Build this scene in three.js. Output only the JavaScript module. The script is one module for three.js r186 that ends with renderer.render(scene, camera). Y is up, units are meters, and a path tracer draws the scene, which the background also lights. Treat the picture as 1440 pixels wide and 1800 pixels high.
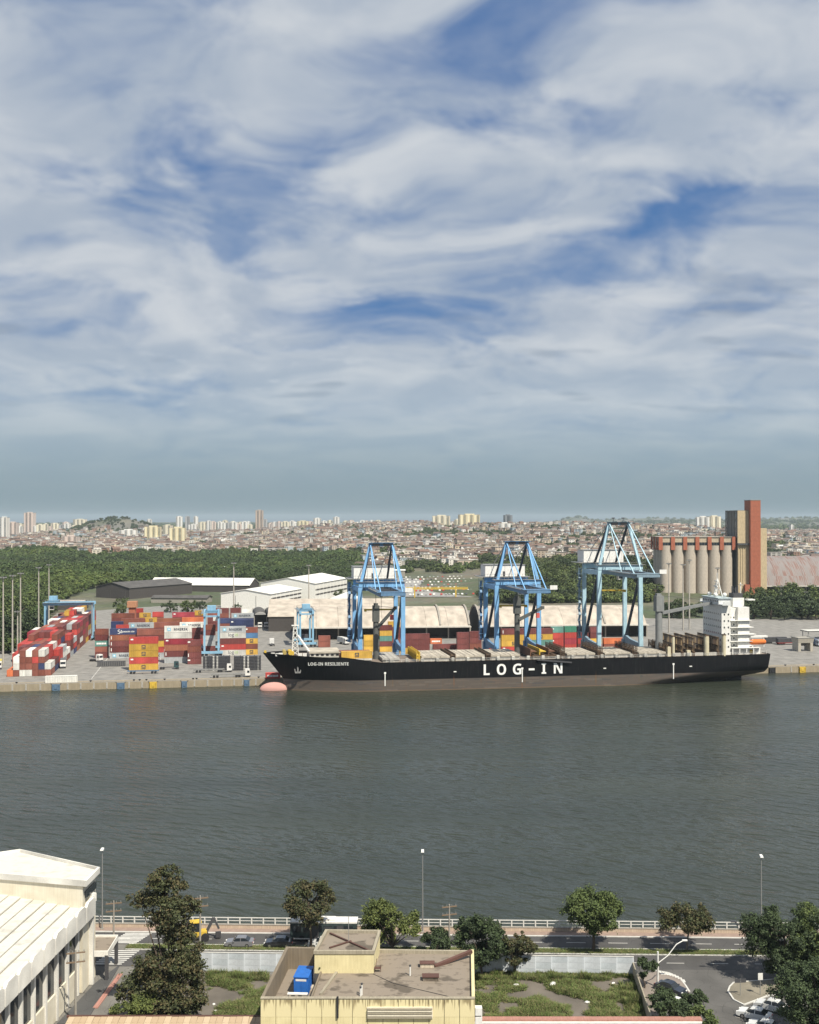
import * as THREE from 'three';
import { mergeGeometries } from 'three/addons/utils/BufferGeometryUtils.js';
import { FontLoader } from 'three/addons/loaders/FontLoader.js';
import { TextGeometry } from 'three/addons/geometries/TextGeometry.js';

// ---------------------------------------------------------------- camera
const W = 819, HGT = 1024;
const EYE = 68, FOCAL = 2000, HORIZON = 912;               // metres above the water; pixels of a 1440 x 1800 frame
const scene = new THREE.Scene();
const camera = new THREE.PerspectiveCamera(2 * Math.atan(900 / FOCAL) * 180 / Math.PI, W / HGT, 1, 40000);
const PITCH = Math.atan((HORIZON - 900) / FOCAL);
camera.position.set(0, EYE, 0);
camera.rotation.set(PITCH, 0, 0);
camera.updateMatrixWorld();
const renderer = new THREE.WebGLRenderer({ antialias: true });
renderer.setSize(W, HGT);
renderer.toneMapping = THREE.LinearToneMapping;
renderer.toneMappingExposure = 1.34;
renderer.shadowMap.enabled = true;

// ---------------------------------------------------------------- noise and random numbers
function rng(seed) { let a = seed >>> 0; return () => { a = a + 0x6D2B79F5 | 0; let t = Math.imul(a ^ a >>> 15, 1 | a); t = t + Math.imul(t ^ t >>> 7, 61 | t) ^ t; return ((t ^ t >>> 14) >>> 0) / 4294967296; }; }
const PERM = new Uint8Array(512), GX = new Float32Array(256), GY = new Float32Array(256);
{ const r = rng(77); const p = [...Array(256).keys()]; for (let i = 255; i > 0; i--) { const j = Math.floor(r() * (i + 1)); [p[i], p[j]] = [p[j], p[i]]; }
  for (let i = 0; i < 512; i++) PERM[i] = p[i & 255]; for (let i = 0; i < 256; i++) { const a = r() * Math.PI * 2; GX[i] = Math.cos(a); GY[i] = Math.sin(a); } }
function noise2(x, y, per = 256) {                           // gradient noise, about -0.7 .. 0.7, repeating every per cells
  const xf = Math.floor(x), yf = Math.floor(y), dx = x - xf, dy = y - yf;
  const X0 = ((xf % per) + per) % per & 255, X1 = (((xf + 1) % per) + per) % per & 255, Y0 = ((yf % per) + per) % per & 255, Y1 = (((yf + 1) % per) + per) % per & 255;
  const u = dx * dx * dx * (dx * (dx * 6 - 15) + 10), v = dy * dy * dy * (dy * (dy * 6 - 15) + 10);
  const a = PERM[PERM[X0] + Y0], b = PERM[PERM[X1] + Y0], c = PERM[PERM[X0] + Y1], d = PERM[PERM[X1] + Y1];
  const n0 = GX[a] * dx + GY[a] * dy, n1 = GX[b] * (dx - 1) + GY[b] * dy, n2 = GX[c] * dx + GY[c] * (dy - 1), n3 = GX[d] * (dx - 1) + GY[d] * (dy - 1);
  return (n0 + (n1 - n0) * u) + ((n2 + (n3 - n2) * u) - (n0 + (n1 - n0) * u)) * v;
}
function fbm(x, y, oct, per = 256, gain = 0.5) { let s = 0, a = 1, t = 0, f = 1; for (let i = 0; i < oct; i++) { s += a * noise2(x * f + i * 17.3 * (per === 256), y * f + i * 9.1 * (per === 256), Math.min(256, per * f)); t += a; a *= gain; f *= 2; } return s / t; }
const smooth = (a, b, x) => { const t = Math.min(1, Math.max(0, (x - a) / (b - a))); return t * t * (3 - 2 * t); };
const lin = c => { c /= 255; return c <= 0.04045 ? c / 12.92 : Math.pow((c + 0.055) / 1.055, 2.4); };
const mix = (a, b, t) => a + (b - a) * t;

// ---------------------------------------------------------------- sky: air and a broken layer of cloud, one float texture
{
  const w = 4096, h = 2048, data = new Float32Array(w * h * 4);
  const L = c => c.map(lin);
  const zen = L([84, 124, 180]), mid = L([92, 140, 194]), low = L([174, 197, 213]), hor = L([148, 168, 177]);
  const white = L([224, 229, 234]), grey = L([176, 190, 208]), dusk = L([186, 205, 217]);
  // openings (+) and thick cloud (-): azimuth and elevation of the middle, half sizes, tilt, all in degrees, and strength
  const D = 180 / Math.PI;
  const spots = [[640, 545, 125, 34, 0, 1.1], [195, 545, 70, 30, 0, .9], [1205, 385, 190, 30, 14, 1.15], [1045, 455, 130, 30, 16, .7], [1060, 215, 120, 38, 12, .9], [860, 45, 190, 70, 8, 1.2], [1130, -20, 200, 40, 6, .9],
    [555, 235, 90, 50, 35, .9], [215, 385, 90, 44, 0, .85], [370, 328, 110, 26, 4, .8], [600, 490, 150, 28, 4, .55], [105, 455, 60, 14, 8, .6], [1170, 262, 80, 20, -8, .5], [820, 520, 130, 22, 4, .5], [1250, 585, 130, 22, 8, .3], [830, 240, 90, 30, 6, .4], [680, 330, 80, 40, -25, .35],
    [395, 530, 110, 40, 4, -1.6], [400, 175, 190, 80, -8, -.9], [40, 240, 110, 60, 0, -.8], [80, 410, 90, 50, 0, -.8], [620, 150, 160, 40, -5, -.6], [1290, 130, 200, 80, -12, -.8], [1000, 320, 220, 50, 6, -.7], [600, 410, 200, 40, 0, -.6], [1290, 490, 190, 36, 6, -.8], [150, 490, 130, 26, 4, -.5]]
    .map(([px, py, rx, ry, tilt, s]) => [Math.atan((px - 720) / FOCAL), Math.atan((HORIZON - py) / FOCAL), rx / FOCAL, ry / FOCAL, tilt / D, s]);
  for (let j = h / 2; j < h; j++) {
    const el = ((j + 0.5) / h - 0.5) * Math.PI, sy = Math.sin(el), cy = Math.cos(el);
    const e = el * D;
    for (let i = 0; i < w; i++) {
      const az = ((i + 0.5) / w - 0.5) * 2 * Math.PI;        // u 0.75 is straight ahead (-z)
      const dx = cy * Math.cos(az), dz = cy * Math.sin(az);
      const k = 1 / (sy + 0.26), px = dx * k * 1.9, pz = dz * k * 1.9;
      const wx = fbm(px * 1.1 + 3.1, pz * 1.1 + 8.7, 3), wz = fbm(px * 1.1 + 31.7, pz * 1.1 + 2.2, 3);
      const qx = px + wx * 0.6, qz = pz + wz * 0.5;
      let n = fbm(qx * 1.5 + 11.3, qz * 2.1 + 5.9, 6, 256, 0.56);
      const det = fbm(px * 5.2 + wx * 1.5 + 27, pz * 6.8 + wz * 1.5 + 61, 4, 256, 0.6); n += 0.2 * det;
      // structure of this part of the layer
      let a = az + Math.PI / 2; if (a > Math.PI) a -= 2 * Math.PI;
      let bias = 0;
      if (Math.abs(a) < 0.5 && el < 0.55) {
        const jx = a + wx * 0.07 + n * 0.05, jy = el + wz * 0.04 + n * 0.035;
        for (const [sa, se, rx, ry, t, s] of spots) {
          const ux = jx - sa, uy = jy - se, c = Math.cos(t), sn = Math.sin(t);
          const ex = (ux * c + uy * sn) / rx, ey = (-ux * sn + uy * c) / ry, r2 = ex * ex + ey * ey;
          if (r2 < 5) bias += s * Math.exp(-r2 * 0.9);
        }
      }
      const fade = smooth(0.5, 4, e);
      const cover = smooth(-0.30, 0.26, n * 0.9 - 0.22 * bias + 0.11 + 0.14 * (1 - smooth(5, 13, e)));
      const thick = smooth(-0.25, 0.5, n - 0.12 * bias + 0.12);
      // thin high veil and small ragged puffs
      const veil = smooth(-0.30, 0.45, fbm(px * 1.0 + wx + 71, pz * 1.7 + wz + 13, 5) + 0.35 * det) * 0.5;
      const puff = smooth(0.10, 0.34, fbm(px * 7 + 5, pz * 9 + 3, 4)) * smooth(0.0, 0.25, fbm(px * 0.8 + 50, pz * 0.9 + 40, 2) + 0.08) * smooth(3, 7, e) * (1 - smooth(9, 14, e));
      const darkp = smooth(0.16, 0.30, fbm(px * 1.3 + 151, pz * 3.4 + 73, 4)) * smooth(2.5, 6, e) * (1 - smooth(8, 16, e));
      const shade = smooth(-0.32, 0.34, fbm(qx * 2.0 + 91, qz * 3.0 + 17, 5));
      let c0 = cover;
      c0 = Math.max(c0, veil);
      const tair = smooth(0, 26, e), thor = smooth(0, 6, e), tlow = smooth(2.5, 10.5, e);
      for (let q = 0; q < 3; q++) {
        let air = mix(mid[q], zen[q], tair);
        let cloud = mix(grey[q], white[q], 0.2 + 0.8 * Math.min(1, shade * (0.4 + 0.65 * thick) + 0.22 * det));
        cloud = mix(cloud, white[q] * 1.04, puff * 0.6);
        cloud = mix(cloud, grey[q] * 0.82, darkp * 0.7);
        let v = mix(air, cloud, c0 * 0.94);
        const hz = mix(mix(low[q], dusk[q], shade), v, 0.42 * thor);
        v = mix(hz, v, tlow);
        v = mix(hor[q], v, thor);
        data[(j * w + i) * 4 + q] = v * 0.64;
      }
      data[(j * w + i) * 4 + 3] = 1;
    }
  }
  for (let j = 0; j < h / 2; j++) for (let i = 0; i < w; i++) { const o = (j * w + i) * 4; for (let q = 0; q < 3; q++) data[o + q] = hor[q] * 0.5; data[o + 3] = 1; }
  const sky = new THREE.DataTexture(data, w, h, THREE.RGBAFormat, THREE.FloatType);
  sky.mapping = THREE.EquirectangularReflectionMapping; sky.magFilter = sky.minFilter = THREE.LinearFilter; sky.needsUpdate = true;
  scene.background = sky; scene.environment = sky;
}
// ---------------------------------------------------------------- sun
const sun = new THREE.DirectionalLight(new THREE.Color(1, 0.93, 0.80), 5);
sun.position.set(110, 280, 167).multiplyScalar(4); sun.target.position.set(0, 0, -400);
sun.position.add(sun.target.position);
sun.castShadow = true; sun.shadow.radius = 1;
Object.assign(sun.shadow.camera, { left: -700, right: 700, top: 700, bottom: -700, near: 10, far: 4000 });
sun.shadow.mapSize.set(4096, 4096);
scene.add(sun, sun.target);

// ---------------------------------------------------------------- where things stand
const V = (x, y, z) => new THREE.Vector3(x, y, z);
function ground(px, py, level = 2) {                         // the point of a level plane seen at that place of the frame
  const d = V(px - 720, 900 - py, -FOCAL).applyEuler(camera.rotation);
  return V(0, EYE, 0).addScaledVector(d, (level - EYE) / d.y);
}
function away(px, dist, y) { return V((px - 720) / FOCAL * dist, y, -dist); }
function heightAt(py, dist) { return EYE - (py - HORIZON) / FOCAL * dist; }

// ---------------------------------------------------------------- mesh builder
class Mb {
  constructor() { this.p = []; }
  tri(a, b, c) { this.p.push(a.x, a.y, a.z, b.x, b.y, b.z, c.x, c.y, c.z); return this; }
  quad(a, b, c, d) { return this.tri(a, b, c).tri(a, c, d); }
  hexa(c) {                                                  // eight corners: bottom ring then top ring, both counter-clockwise from above
    const [a, b, cc, d, e, f, g, h] = c;
    return this.quad(d, cc, b, a).quad(e, f, g, h).quad(a, b, f, e).quad(b, cc, g, f).quad(cc, d, h, g).quad(d, a, e, h);
  }
  box(x0, x1, y0, y1, z0, z1) { return this.hexa([V(x0, y0, z1), V(x1, y0, z1), V(x1, y0, z0), V(x0, y0, z0), V(x0, y1, z1), V(x1, y1, z1), V(x1, y1, z0), V(x0, y1, z0)]); }
  cbox(cx, cy, cz, w, h, d) { return this.box(cx - w / 2, cx + w / 2, cy - h / 2, cy + h / 2, cz - d / 2, cz + d / 2); }
  bar(p, q, w, h = w) {                                      // a square bar from p to q
    const t = q.clone().sub(p).normalize(), up = Math.abs(t.y) > 0.95 ? V(0, 0, 1) : V(0, 1, 0);
    const s = t.clone().cross(up).normalize().multiplyScalar(w / 2), u = s.clone().cross(t).normalize().multiplyScalar(h / 2);
    const c = (o, i, j) => o.clone().addScaledVector(s, i).addScaledVector(u, j);
    const A = [c(p, -1, -1), c(p, 1, -1), c(p, 1, 1), c(p, -1, 1)], B = [c(q, -1, -1), c(q, 1, -1), c(q, 1, 1), c(q, -1, 1)];
    this.quad(A[3], A[2], A[1], A[0]).quad(B[0], B[1], B[2], B[3]);
    for (let i = 0; i < 4; i++) { const j = (i + 1) % 4; this.quad(A[i], A[j], B[j], B[i]); }
    return this;
  }
  tube(pts, radii, n = 6) {                                  // round bar along points
    const rings = pts.map((p, i) => {
      const t = (pts[i + 1] || p).clone().sub(pts[i - 1] || p).normalize(), up = Math.abs(t.y) > 0.9 ? V(1, 0, 0) : V(0, 1, 0);
      const s = t.clone().cross(up).normalize(), u = s.clone().cross(t).normalize(), r = Array.isArray(radii) ? radii[i] : radii;
      return Array.from({ length: n }, (_, k) => { const a = k / n * Math.PI * 2; return p.clone().addScaledVector(s, Math.cos(a) * r).addScaledVector(u, Math.sin(a) * r); });
    });
    for (let i = 0; i + 1 < rings.length; i++) for (let k = 0; k < n; k++) { const m = (k + 1) % n; this.quad(rings[i][k], rings[i][m], rings[i + 1][m], rings[i + 1][k]); }
    const cap = (r, c, flip) => { for (let k = 0; k < n; k++) flip ? this.tri(c, r[(k + 1) % n], r[k]) : this.tri(c, r[k], r[(k + 1) % n]); };
    cap(rings[0], pts[0], true); cap(rings.at(-1), pts.at(-1), false);
    return this;
  }
  prism(poly, y0, y1) {                                      // a footprint [[x, z], ...] pulled up; any winding
    let ar = 0; poly.forEach(([x, z], i) => { const [X, Z] = poly[(i + 1) % poly.length]; ar += x * Z - X * z; });
    const P = ar > 0 ? [...poly].reverse() : poly, n = P.length;
    for (let i = 0; i < n; i++) { const [x, z] = P[i], [X, Z] = P[(i + 1) % n]; this.quad(V(x, y0, z), V(X, y0, Z), V(X, y1, Z), V(x, y1, z)); }
    for (const t of THREE.ShapeUtils.triangulateShape(P.map(([x, z]) => new THREE.Vector2(x, -z)), [])) {
      const q = t.map(i => P[i]); this.tri(...q.map(([x, z]) => V(x, y1, z))); this.tri(...q.map(([x, z]) => V(x, y0, z)).reverse());
    }
    return this;
  }
  sheet(poly, y) { const P = poly.map(([x, z]) => new THREE.Vector2(x, -z)); if (THREE.ShapeUtils.isClockWise(P)) { P.reverse(); }
    for (const t of THREE.ShapeUtils.triangulateShape(P, [])) this.tri(...t.map(i => V(P[i].x, y, -P[i].y))); return this; }
  side(profile, x0, x1) {                                    // an outline [[z, y], ...] pulled along x
    const n = profile.length, s = profile.map(([z, y]) => new THREE.Vector2(z, y)); if (THREE.ShapeUtils.isClockWise(s)) s.reverse();
    for (let i = 0; i < n; i++) { const a = s[i], b = s[(i + 1) % n]; this.quad(V(x0, a.y, a.x), V(x1, a.y, a.x), V(x1, b.y, b.x), V(x0, b.y, b.x)).p.length; }
    for (const t of THREE.ShapeUtils.triangulateShape(s, [])) { this.tri(...t.map(i => V(x0, s[i].y, s[i].x))); this.tri(...t.map(i => V(x1, s[i].y, s[i].x)).reverse()); }
    return this;
  }
  grid(nu, nv, f) { const at = []; for (let j = 0; j <= nv; j++) for (let i = 0; i <= nu; i++) at.push(f(i / nu, j / nv));
    for (let j = 0; j < nv; j++) for (let i = 0; i < nu; i++) { const o = j * (nu + 1) + i; this.quad(at[o], at[o + 1], at[o + nu + 2], at[o + nu + 1]); } return this; }
  geo(smoothShade = false) {
    let g = new THREE.BufferGeometry();
    g.setAttribute('position', new THREE.Float32BufferAttribute(this.p, 3));
    g.computeVertexNormals();
    const P = g.attributes.position, N = g.attributes.normal, uv = new Float32Array(P.count * 2);
    for (let i = 0; i < P.count; i++) {
      const ax = Math.abs(N.getX(i)), ay = Math.abs(N.getY(i)), az = Math.abs(N.getZ(i)), x = P.getX(i), y = P.getY(i), z = P.getZ(i);
      if (ay >= ax && ay >= az) { uv[2 * i] = x; uv[2 * i + 1] = -z; } else if (ax > az) { uv[2 * i] = z; uv[2 * i + 1] = y; } else { uv[2 * i] = x; uv[2 * i + 1] = y; }
    }
    g.setAttribute('uv', new THREE.BufferAttribute(uv, 2));
    return g;
  }
}
// round a shape's flat normals where faces meet under an angle
function softened(g, angle = 0.8) {
  const P = g.attributes.position, N = g.attributes.normal, m = new Map(), out = new Float32Array(N.array);
  const key = i => `${Math.round(P.getX(i) * 500)},${Math.round(P.getY(i) * 500)},${Math.round(P.getZ(i) * 500)}`;
  for (let i = 0; i < P.count; i++) { const k = key(i); (m.get(k) || m.set(k, []).get(k)).push(i); }
  const c = Math.cos(angle);
  for (const list of m.values()) for (const i of list) {
    let x = 0, y = 0, z = 0; const nx = N.getX(i), ny = N.getY(i), nz = N.getZ(i);
    for (const j of list) { const X = N.getX(j), Y = N.getY(j), Z = N.getZ(j); if (X * nx + Y * ny + Z * nz > c) { x += X; y += Y; z += Z; } }
    const l = Math.hypot(x, y, z) || 1; out[3 * i] = x / l; out[3 * i + 1] = y / l; out[3 * i + 2] = z / l;
  }
  g.setAttribute('normal', new THREE.BufferAttribute(out, 3)); return g;
}

// ---------------------------------------------------------------- names, labels, things
const taken = new Map();
function numbered(name) { const n = taken.get(name) || 0; taken.set(name, n + 1); return n ? `${name}_${String(n).padStart(3, '0')}` : name; }
function dress(o) { o.traverse(m => { if (m.isMesh) { m.castShadow = true; m.receiveShadow = true; } }); return o; }
function part(name, g, material, parent, label) {
  const m = new THREE.Mesh(g instanceof Mb ? g.geo() : g, material);
  m.name = name; m.castShadow = m.receiveShadow = true; parent.add(m); if (label) m.userData.label = label; return m;
}
function thing(name, label, category, at = [0, 0, 0], turn = 0, group) {
  const o = new THREE.Group(); o.name = numbered(name); o.position.set(...(at.isVector3 ? at.toArray() : at)); o.rotation.y = turn;
  o.userData = { label, category }; if (group) o.userData.group = group; scene.add(o); return o;
}
function copyOf(root, label, at, turn = 0, group) {
  const r = root.clone(); r.name = numbered(root.name.replace(/_\d{3}$/, '')); r.position.set(...(at.isVector3 ? at.toArray() : at)); r.rotation.y = turn;
  r.userData = { label, category: root.userData.category }; if (group) r.userData.group = group; scene.add(r); return r;
}
function structure(name, g, material, kind = 'structure') { const m = part(numbered(name), g, material, scene); m.userData.kind = kind; return m; }

// ---------------------------------------------------------------- materials: colour times grain
function tex(size, metres, fn, srgb = true) {                // fn(u, v) -> [r, g, b] 0..1, repeats
  const d = new Uint8Array(size * size * 4);
  for (let j = 0; j < size; j++) for (let i = 0; i < size; i++) { const c = fn(i / size, j / size), o = (j * size + i) * 4; for (let q = 0; q < 3; q++) d[o + q] = Math.max(0, Math.min(255, (c.length ? c[q] : c) * 255)); d[o + 3] = 255; }
  const t = new THREE.DataTexture(d, size, size, THREE.RGBAFormat); t.wrapS = t.wrapT = THREE.RepeatWrapping; t.magFilter = THREE.LinearFilter; t.minFilter = THREE.LinearMipmapLinearFilter;
  if (srgb) t.colorSpace = THREE.SRGBColorSpace; const [mu, mv] = Array.isArray(metres) ? metres : [metres, metres]; t.repeat.set(1 / mu, 1 / mv); t.needsUpdate = true; return t;
}
const T = {
  grain: tex(256, 7, (u, v) => 0.94 + 0.14 * fbm(u * 8, v * 8, 5, 8) + 0.08 * noise2(u * 128, v * 128, 128)),
  patch: tex(512, 31, (u, v) => { const a = fbm(u * 6, v * 6, 5, 6), b = noise2(u * 200, v * 200, 200); return 0.91 + 0.30 * a + 0.07 * b; }),
  streak: tex(512, [9, 14], (u, v) => { const s = fbm(u * 32, v * 3 + 2 * 0, 4, 1) , a = noise2(u * 48, v * 2, 48 % 256), b = fbm(u * 6, v * 6, 4, 6); void s; return 0.93 + 0.12 * a + 0.13 * b; }),
  asphalt: tex(512, 23, (u, v) => { const a = fbm(u * 5, v * 5, 5, 5), b = noise2(u * 220, v * 220, 220), c = Math.abs(noise2(u * 9, v * 9, 9)) < 0.012 ? -0.16 : 0; return 0.89 + 0.24 * a + 0.11 * b + c; }),
};
T.rustRoof = tex(512, [34, 60], (u, v) => { const a = noise2(u * 44, v * 5, 44), b = fbm(u * 6, v * 6, 5, 6), c = smooth(-0.1, 0.35, a * 0.7 + b); return [mix(0.62, 0.56, c) + 0.08 * b, mix(0.60, 0.44, c) + 0.08 * b, mix(0.59, 0.40, c) + 0.08 * b]; });
T.stained = tex(512, [17, 13], (u, v) => { const a = fbm(u * 4, v * 4, 6, 4), b = fbm(u * 12 + 5, v * 12, 4, 12), n = noise2(u * 200, v * 200, 200), st = smooth(0.08, 0.2, a) * 0.28 + smooth(0.1, 0.25, b) * 0.14; return [0.98 - st + 0.05 * n, 0.96 - st + 0.05 * n, 0.93 - st + 0.05 * n]; });
T.worn = tex(512, [15, 11], (u, v) => { const a = fbm(u * 5, v * 3, 6, 1) * 0 + fbm(u * 5, v * 5, 6, 5), b = fbm(u * 16, v * 16, 3, 16), st = smooth(0.05, 0.35, a) * 0.10 + smooth(0.1, 0.3, b) * 0.05; return [0.985 - st, 0.98 - st, 0.965 - st]; });
T.drip = tex(512, [11, 2.21], (u, v) => { const l = 0.25 + 0.55 * Math.abs(noise2(u * 37, 3.5, 37)) * 2, d = smooth(1 - l, 1 - l * 0.3, v) * smooth(0.02, 0.3, noise2(u * 53, 0.5, 53) + 0.12), b = fbm(u * 5, v * 3, 4, 1) * 0, n = noise2(u * 170, v * 60, 170); return [0.97 - 0.3 * d + 0.04 * n + b, 0.96 - 0.32 * d + 0.04 * n, 0.95 - 0.34 * d + 0.04 * n]; });
T.plaster = tex(512, [13, 9], (u, v) => { const a = noise2(u * 60, v * 3, 60), b = fbm(u * 5, v * 5, 5, 5), c = noise2(u * 150, v * 110, 150); return [0.95 + 0.05 * a + 0.10 * b + 0.04 * c, 0.94 + 0.055 * a + 0.11 * b + 0.04 * c, 0.92 + 0.06 * a + 0.13 * b + 0.04 * c]; });
const hexLin = h => new THREE.Color(h);
function mat(color, o = {}) { return new THREE.MeshStandardMaterial({ color, roughness: 0.85, metalness: 0, map: T.grain, ...o }); }
const plain = (color, o = {}) => mat(color, { map: null, ...o });

// ---------------------------------------------------------------- the port's own axes: s runs along the quay to the right, t inland
const quay0 = ground(0, 1216, 0), TURN = Math.atan(0.168);
const U = V(Math.cos(TURN), 0, -Math.sin(TURN)), IN = V(-Math.sin(TURN), 0, -Math.cos(TURN));
const QUAY = 2.7;
const port = (s, t, y = QUAY) => quay0.clone().addScaledVector(U, s).addScaledVector(IN, t).setY(y);
function st(px, py, y = QUAY) { const d = ground(px, py, y).sub(quay0); return [d.dot(U), d.dot(IN)]; }

// ---------------------------------------------------------------- water
{
  const size = 1024, waves = [], r = rng(5);
  for (let i = 0; i < 70; i++) {                             // tile of 64 m
    const len = 0.55 * Math.pow(11, r()), a = 1.15 + (r() + r() + r() - 1.5) * 1.1, k = 64 / len;
    const kx = Math.round(Math.cos(a) * k), ky = Math.round(Math.sin(a) * k); if (!kx && !ky) continue;
    waves.push([kx, ky, r() * 6.283, Math.pow(len, 0.95) * (0.5 + r())]);
  }
  const h = new Float32Array(size * size); let lo = 1e9, hi = -1e9;
  const C = new Float32Array(4096); for (let i = 0; i < 4096; i++) C[i] = Math.cos(i / 4096 * 2 * Math.PI);
  for (const [kx, ky, ph, am] of waves) { const p0 = ph / 6.283 * 4096; for (let j = 0; j < size; j++) for (let i = 0; i < size; i++) h[j * size + i] += am * C[((kx * i + ky * j) * 4 + p0) & 4095]; }
  for (const v of h) { lo = Math.min(lo, v); hi = Math.max(hi, v); }
  const bump = tex(size, 64, (u, v) => (h[Math.round(v * size) * size + Math.round(u * size)] - lo) / (hi - lo), false);
  // gusts: areas of finer and coarser ripple, seen as roughness
  const gust = tex(512, [430, 210], (u, v) => { const a = fbm(u * 3, v * 9, 5, 3); const g = 0.20 + 0.13 * smooth(-0.3, 0.35, a); return [g, g, g]; }, false);
  const silt = tex(512, [520, 300], (u, v) => { const a = fbm(u * 4, v * 7, 5, 4); return [0.185 + 0.05 * a, 0.205 + 0.045 * a, 0.172 + 0.03 * a]; });
  const m = new THREE.MeshPhysicalMaterial({ map: silt, roughness: 1, roughnessMap: gust, bumpMap: bump, bumpScale: 0.5, ior: 1.333, specularIntensity: 1 });
  const g = new THREE.PlaneGeometry(2600, 900, 1, 1); g.rotateX(-Math.PI / 2);
  const uv = g.attributes.uv, P = g.attributes.position; for (let i = 0; i < uv.count; i++) uv.setXY(i, P.getX(i), -P.getZ(i));
  const w = structure('river_water', g, m); w.position.set(0, 0, -600);
}

// ---------------------------------------------------------------- the far bank: terrain
const HILLS = [[850, 3000, 27, 420, 620], [700, 3300, 13, 330, 500], [1130, 2900, 24, 330, 520], [1330, 3300, 12, 420, 600], [205, 3900, 62, 150, 220], [590, 3600, 20, 380, 500], [150, 1900, 9, 200, 260], [120, 1150, 9, 130, 160],
  [1075, 1080, 19, 95, 110], [985, 1500, 14, 150, 200], [760, 1900, 12, 200, 300],
  [1015, 11500, 72, 190, 600], [1140, 12000, 62, 700, 600], [560, 13000, 14, 2400, 700], [1420, 11800, 66, 800, 700], [300, 12600, 10, 1400, 700], [1300, 9000, 40, 1200, 900]]
  .map(([px, d, h, wx, wd]) => [(px - 720) / FOCAL * d, d, h, wx, wd]);
function land(x, z) {
  const d = -z; let y = 2.55 + 5 * smooth(1400, 2400, d) + 6 * smooth(2600, 6000, d);
  for (const [hx, hd, h, wx, wd] of HILLS) { const a = (x - hx) / wx, b = (d - hd) / wd, r = a * a + b * b; if (r < 9) y += h * Math.exp(-r); }
  const rough = smooth(900, 3000, d); y += rough * 5 * fbm(x / 260 + 7, z / 260 + 3, 3);
  return y;
}
{
  const ts = []; for (let t = 5; t < 14500; t = t * 1.03 + 2.2) ts.push(t);
  const nu = 130, pos = [], col = [], idx = [], r = rng(9), uvs = [];
  const q = quay0;
  for (const t of ts) {
    const D = t / Math.cos(TURN) - q.z, half = D * 0.5 + 260, c = (-q.x) * U.x + (-(D) - q.z) * U.z;
    for (let i = 0; i <= nu; i++) {
      const s = c + (i / nu * 2 - 1) * half, p = port(s, t, 0), y = land(p.x, p.z), d = -p.z;
      pos.push(p.x, y, p.z); uvs.push(p.x, -p.z);
      const n = fbm(p.x / 120, p.z / 120, 4), urban = smooth(1500, 1900, d) * (1 - smooth(5500, 7500, d));
      const g = smooth(-0.15, 0.25, n + (urban ? -0.12 : 0.1));
      const A = [0.075, 0.095, 0.045], B = d < 1500 ? [0.15, 0.14, 0.10] : [0.17, 0.155, 0.13];
      for (let k = 0; k < 3; k++) col.push(mix(B[k], A[k], g) * (0.9 + 0.2 * r()));
    }
  }
  for (let j = 0; j + 1 < ts.length; j++) for (let i = 0; i < nu; i++) { const o = j * (nu + 1) + i; idx.push(o, o + 1, o + nu + 2, o, o + nu + 2, o + nu + 1); }
  const g = new THREE.BufferGeometry(); g.setAttribute('position', new THREE.Float32BufferAttribute(pos, 3)); g.setAttribute('color', new THREE.Float32BufferAttribute(col, 3)); g.setAttribute('uv', new THREE.Float32BufferAttribute(uvs, 2)); g.setIndex(idx); g.computeVertexNormals();
  structure('terrain', g, new THREE.MeshStandardMaterial({ vertexColors: true, roughness: 1, map: T.patch }));
}
// quay wall and apron
const M = {
  concrete: mat(new THREE.Color().setRGB(0.33, 0.305, 0.265)), quayWall: mat(new THREE.Color().setRGB(0.34, 0.285, 0.20), { map: T.streak }), apron: mat(new THREE.Color().setRGB(0.27, 0.258, 0.236), { map: T.asphalt }),
  asphalt: mat(new THREE.Color().setRGB(0.085, 0.082, 0.08), { map: T.asphalt }), white: mat(new THREE.Color().setRGB(0.74, 0.73, 0.69)), paint: mat(new THREE.Color().setRGB(0.62, 0.61, 0.57)), black: plain(new THREE.Color().setRGB(0.02, 0.021, 0.024), { roughness: 0.6 }),
  rubber: plain(new THREE.Color().setRGB(0.018, 0.018, 0.02)), glass: new THREE.MeshPhysicalMaterial({ color: new THREE.Color().setRGB(0.02, 0.025, 0.03), roughness: 0.08 }), steel: plain(new THREE.Color().setRGB(0.30, 0.30, 0.29), { roughness: 0.5, metalness: 0.4 }),
  darkSteel: plain(new THREE.Color().setRGB(0.06, 0.06, 0.065), { roughness: 0.55 }), yellow: mat(new THREE.Color().setRGB(0.62, 0.42, 0.05)), blueFender: mat(new THREE.Color().setRGB(0.10, 0.17, 0.26)), red: mat(new THREE.Color().setRGB(0.42, 0.045, 0.035)),
  chrome: plain(new THREE.Color().setRGB(0.5, 0.5, 0.5), { roughness: 0.25, metalness: 0.9 }), lamp: plain(new THREE.Color().setRGB(0.75, 0.75, 0.72), { roughness: 0.3 }), tail: plain(new THREE.Color().setRGB(0.45, 0.02, 0.02), { roughness: 0.3 }),
  rust: mat(new THREE.Color().setRGB(0.16, 0.075, 0.04), { map: T.patch }), brownSteel: mat(new THREE.Color().setRGB(0.10, 0.062, 0.035), { map: T.patch }),
  brick: mat(new THREE.Color().setRGB(0.40, 0.13, 0.075)), wood: mat(new THREE.Color().setRGB(0.2, 0.14, 0.09)), skin: plain(new THREE.Color().setRGB(0.3, 0.18, 0.12)),
};
const xz = p => [p.x, p.z];
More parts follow.
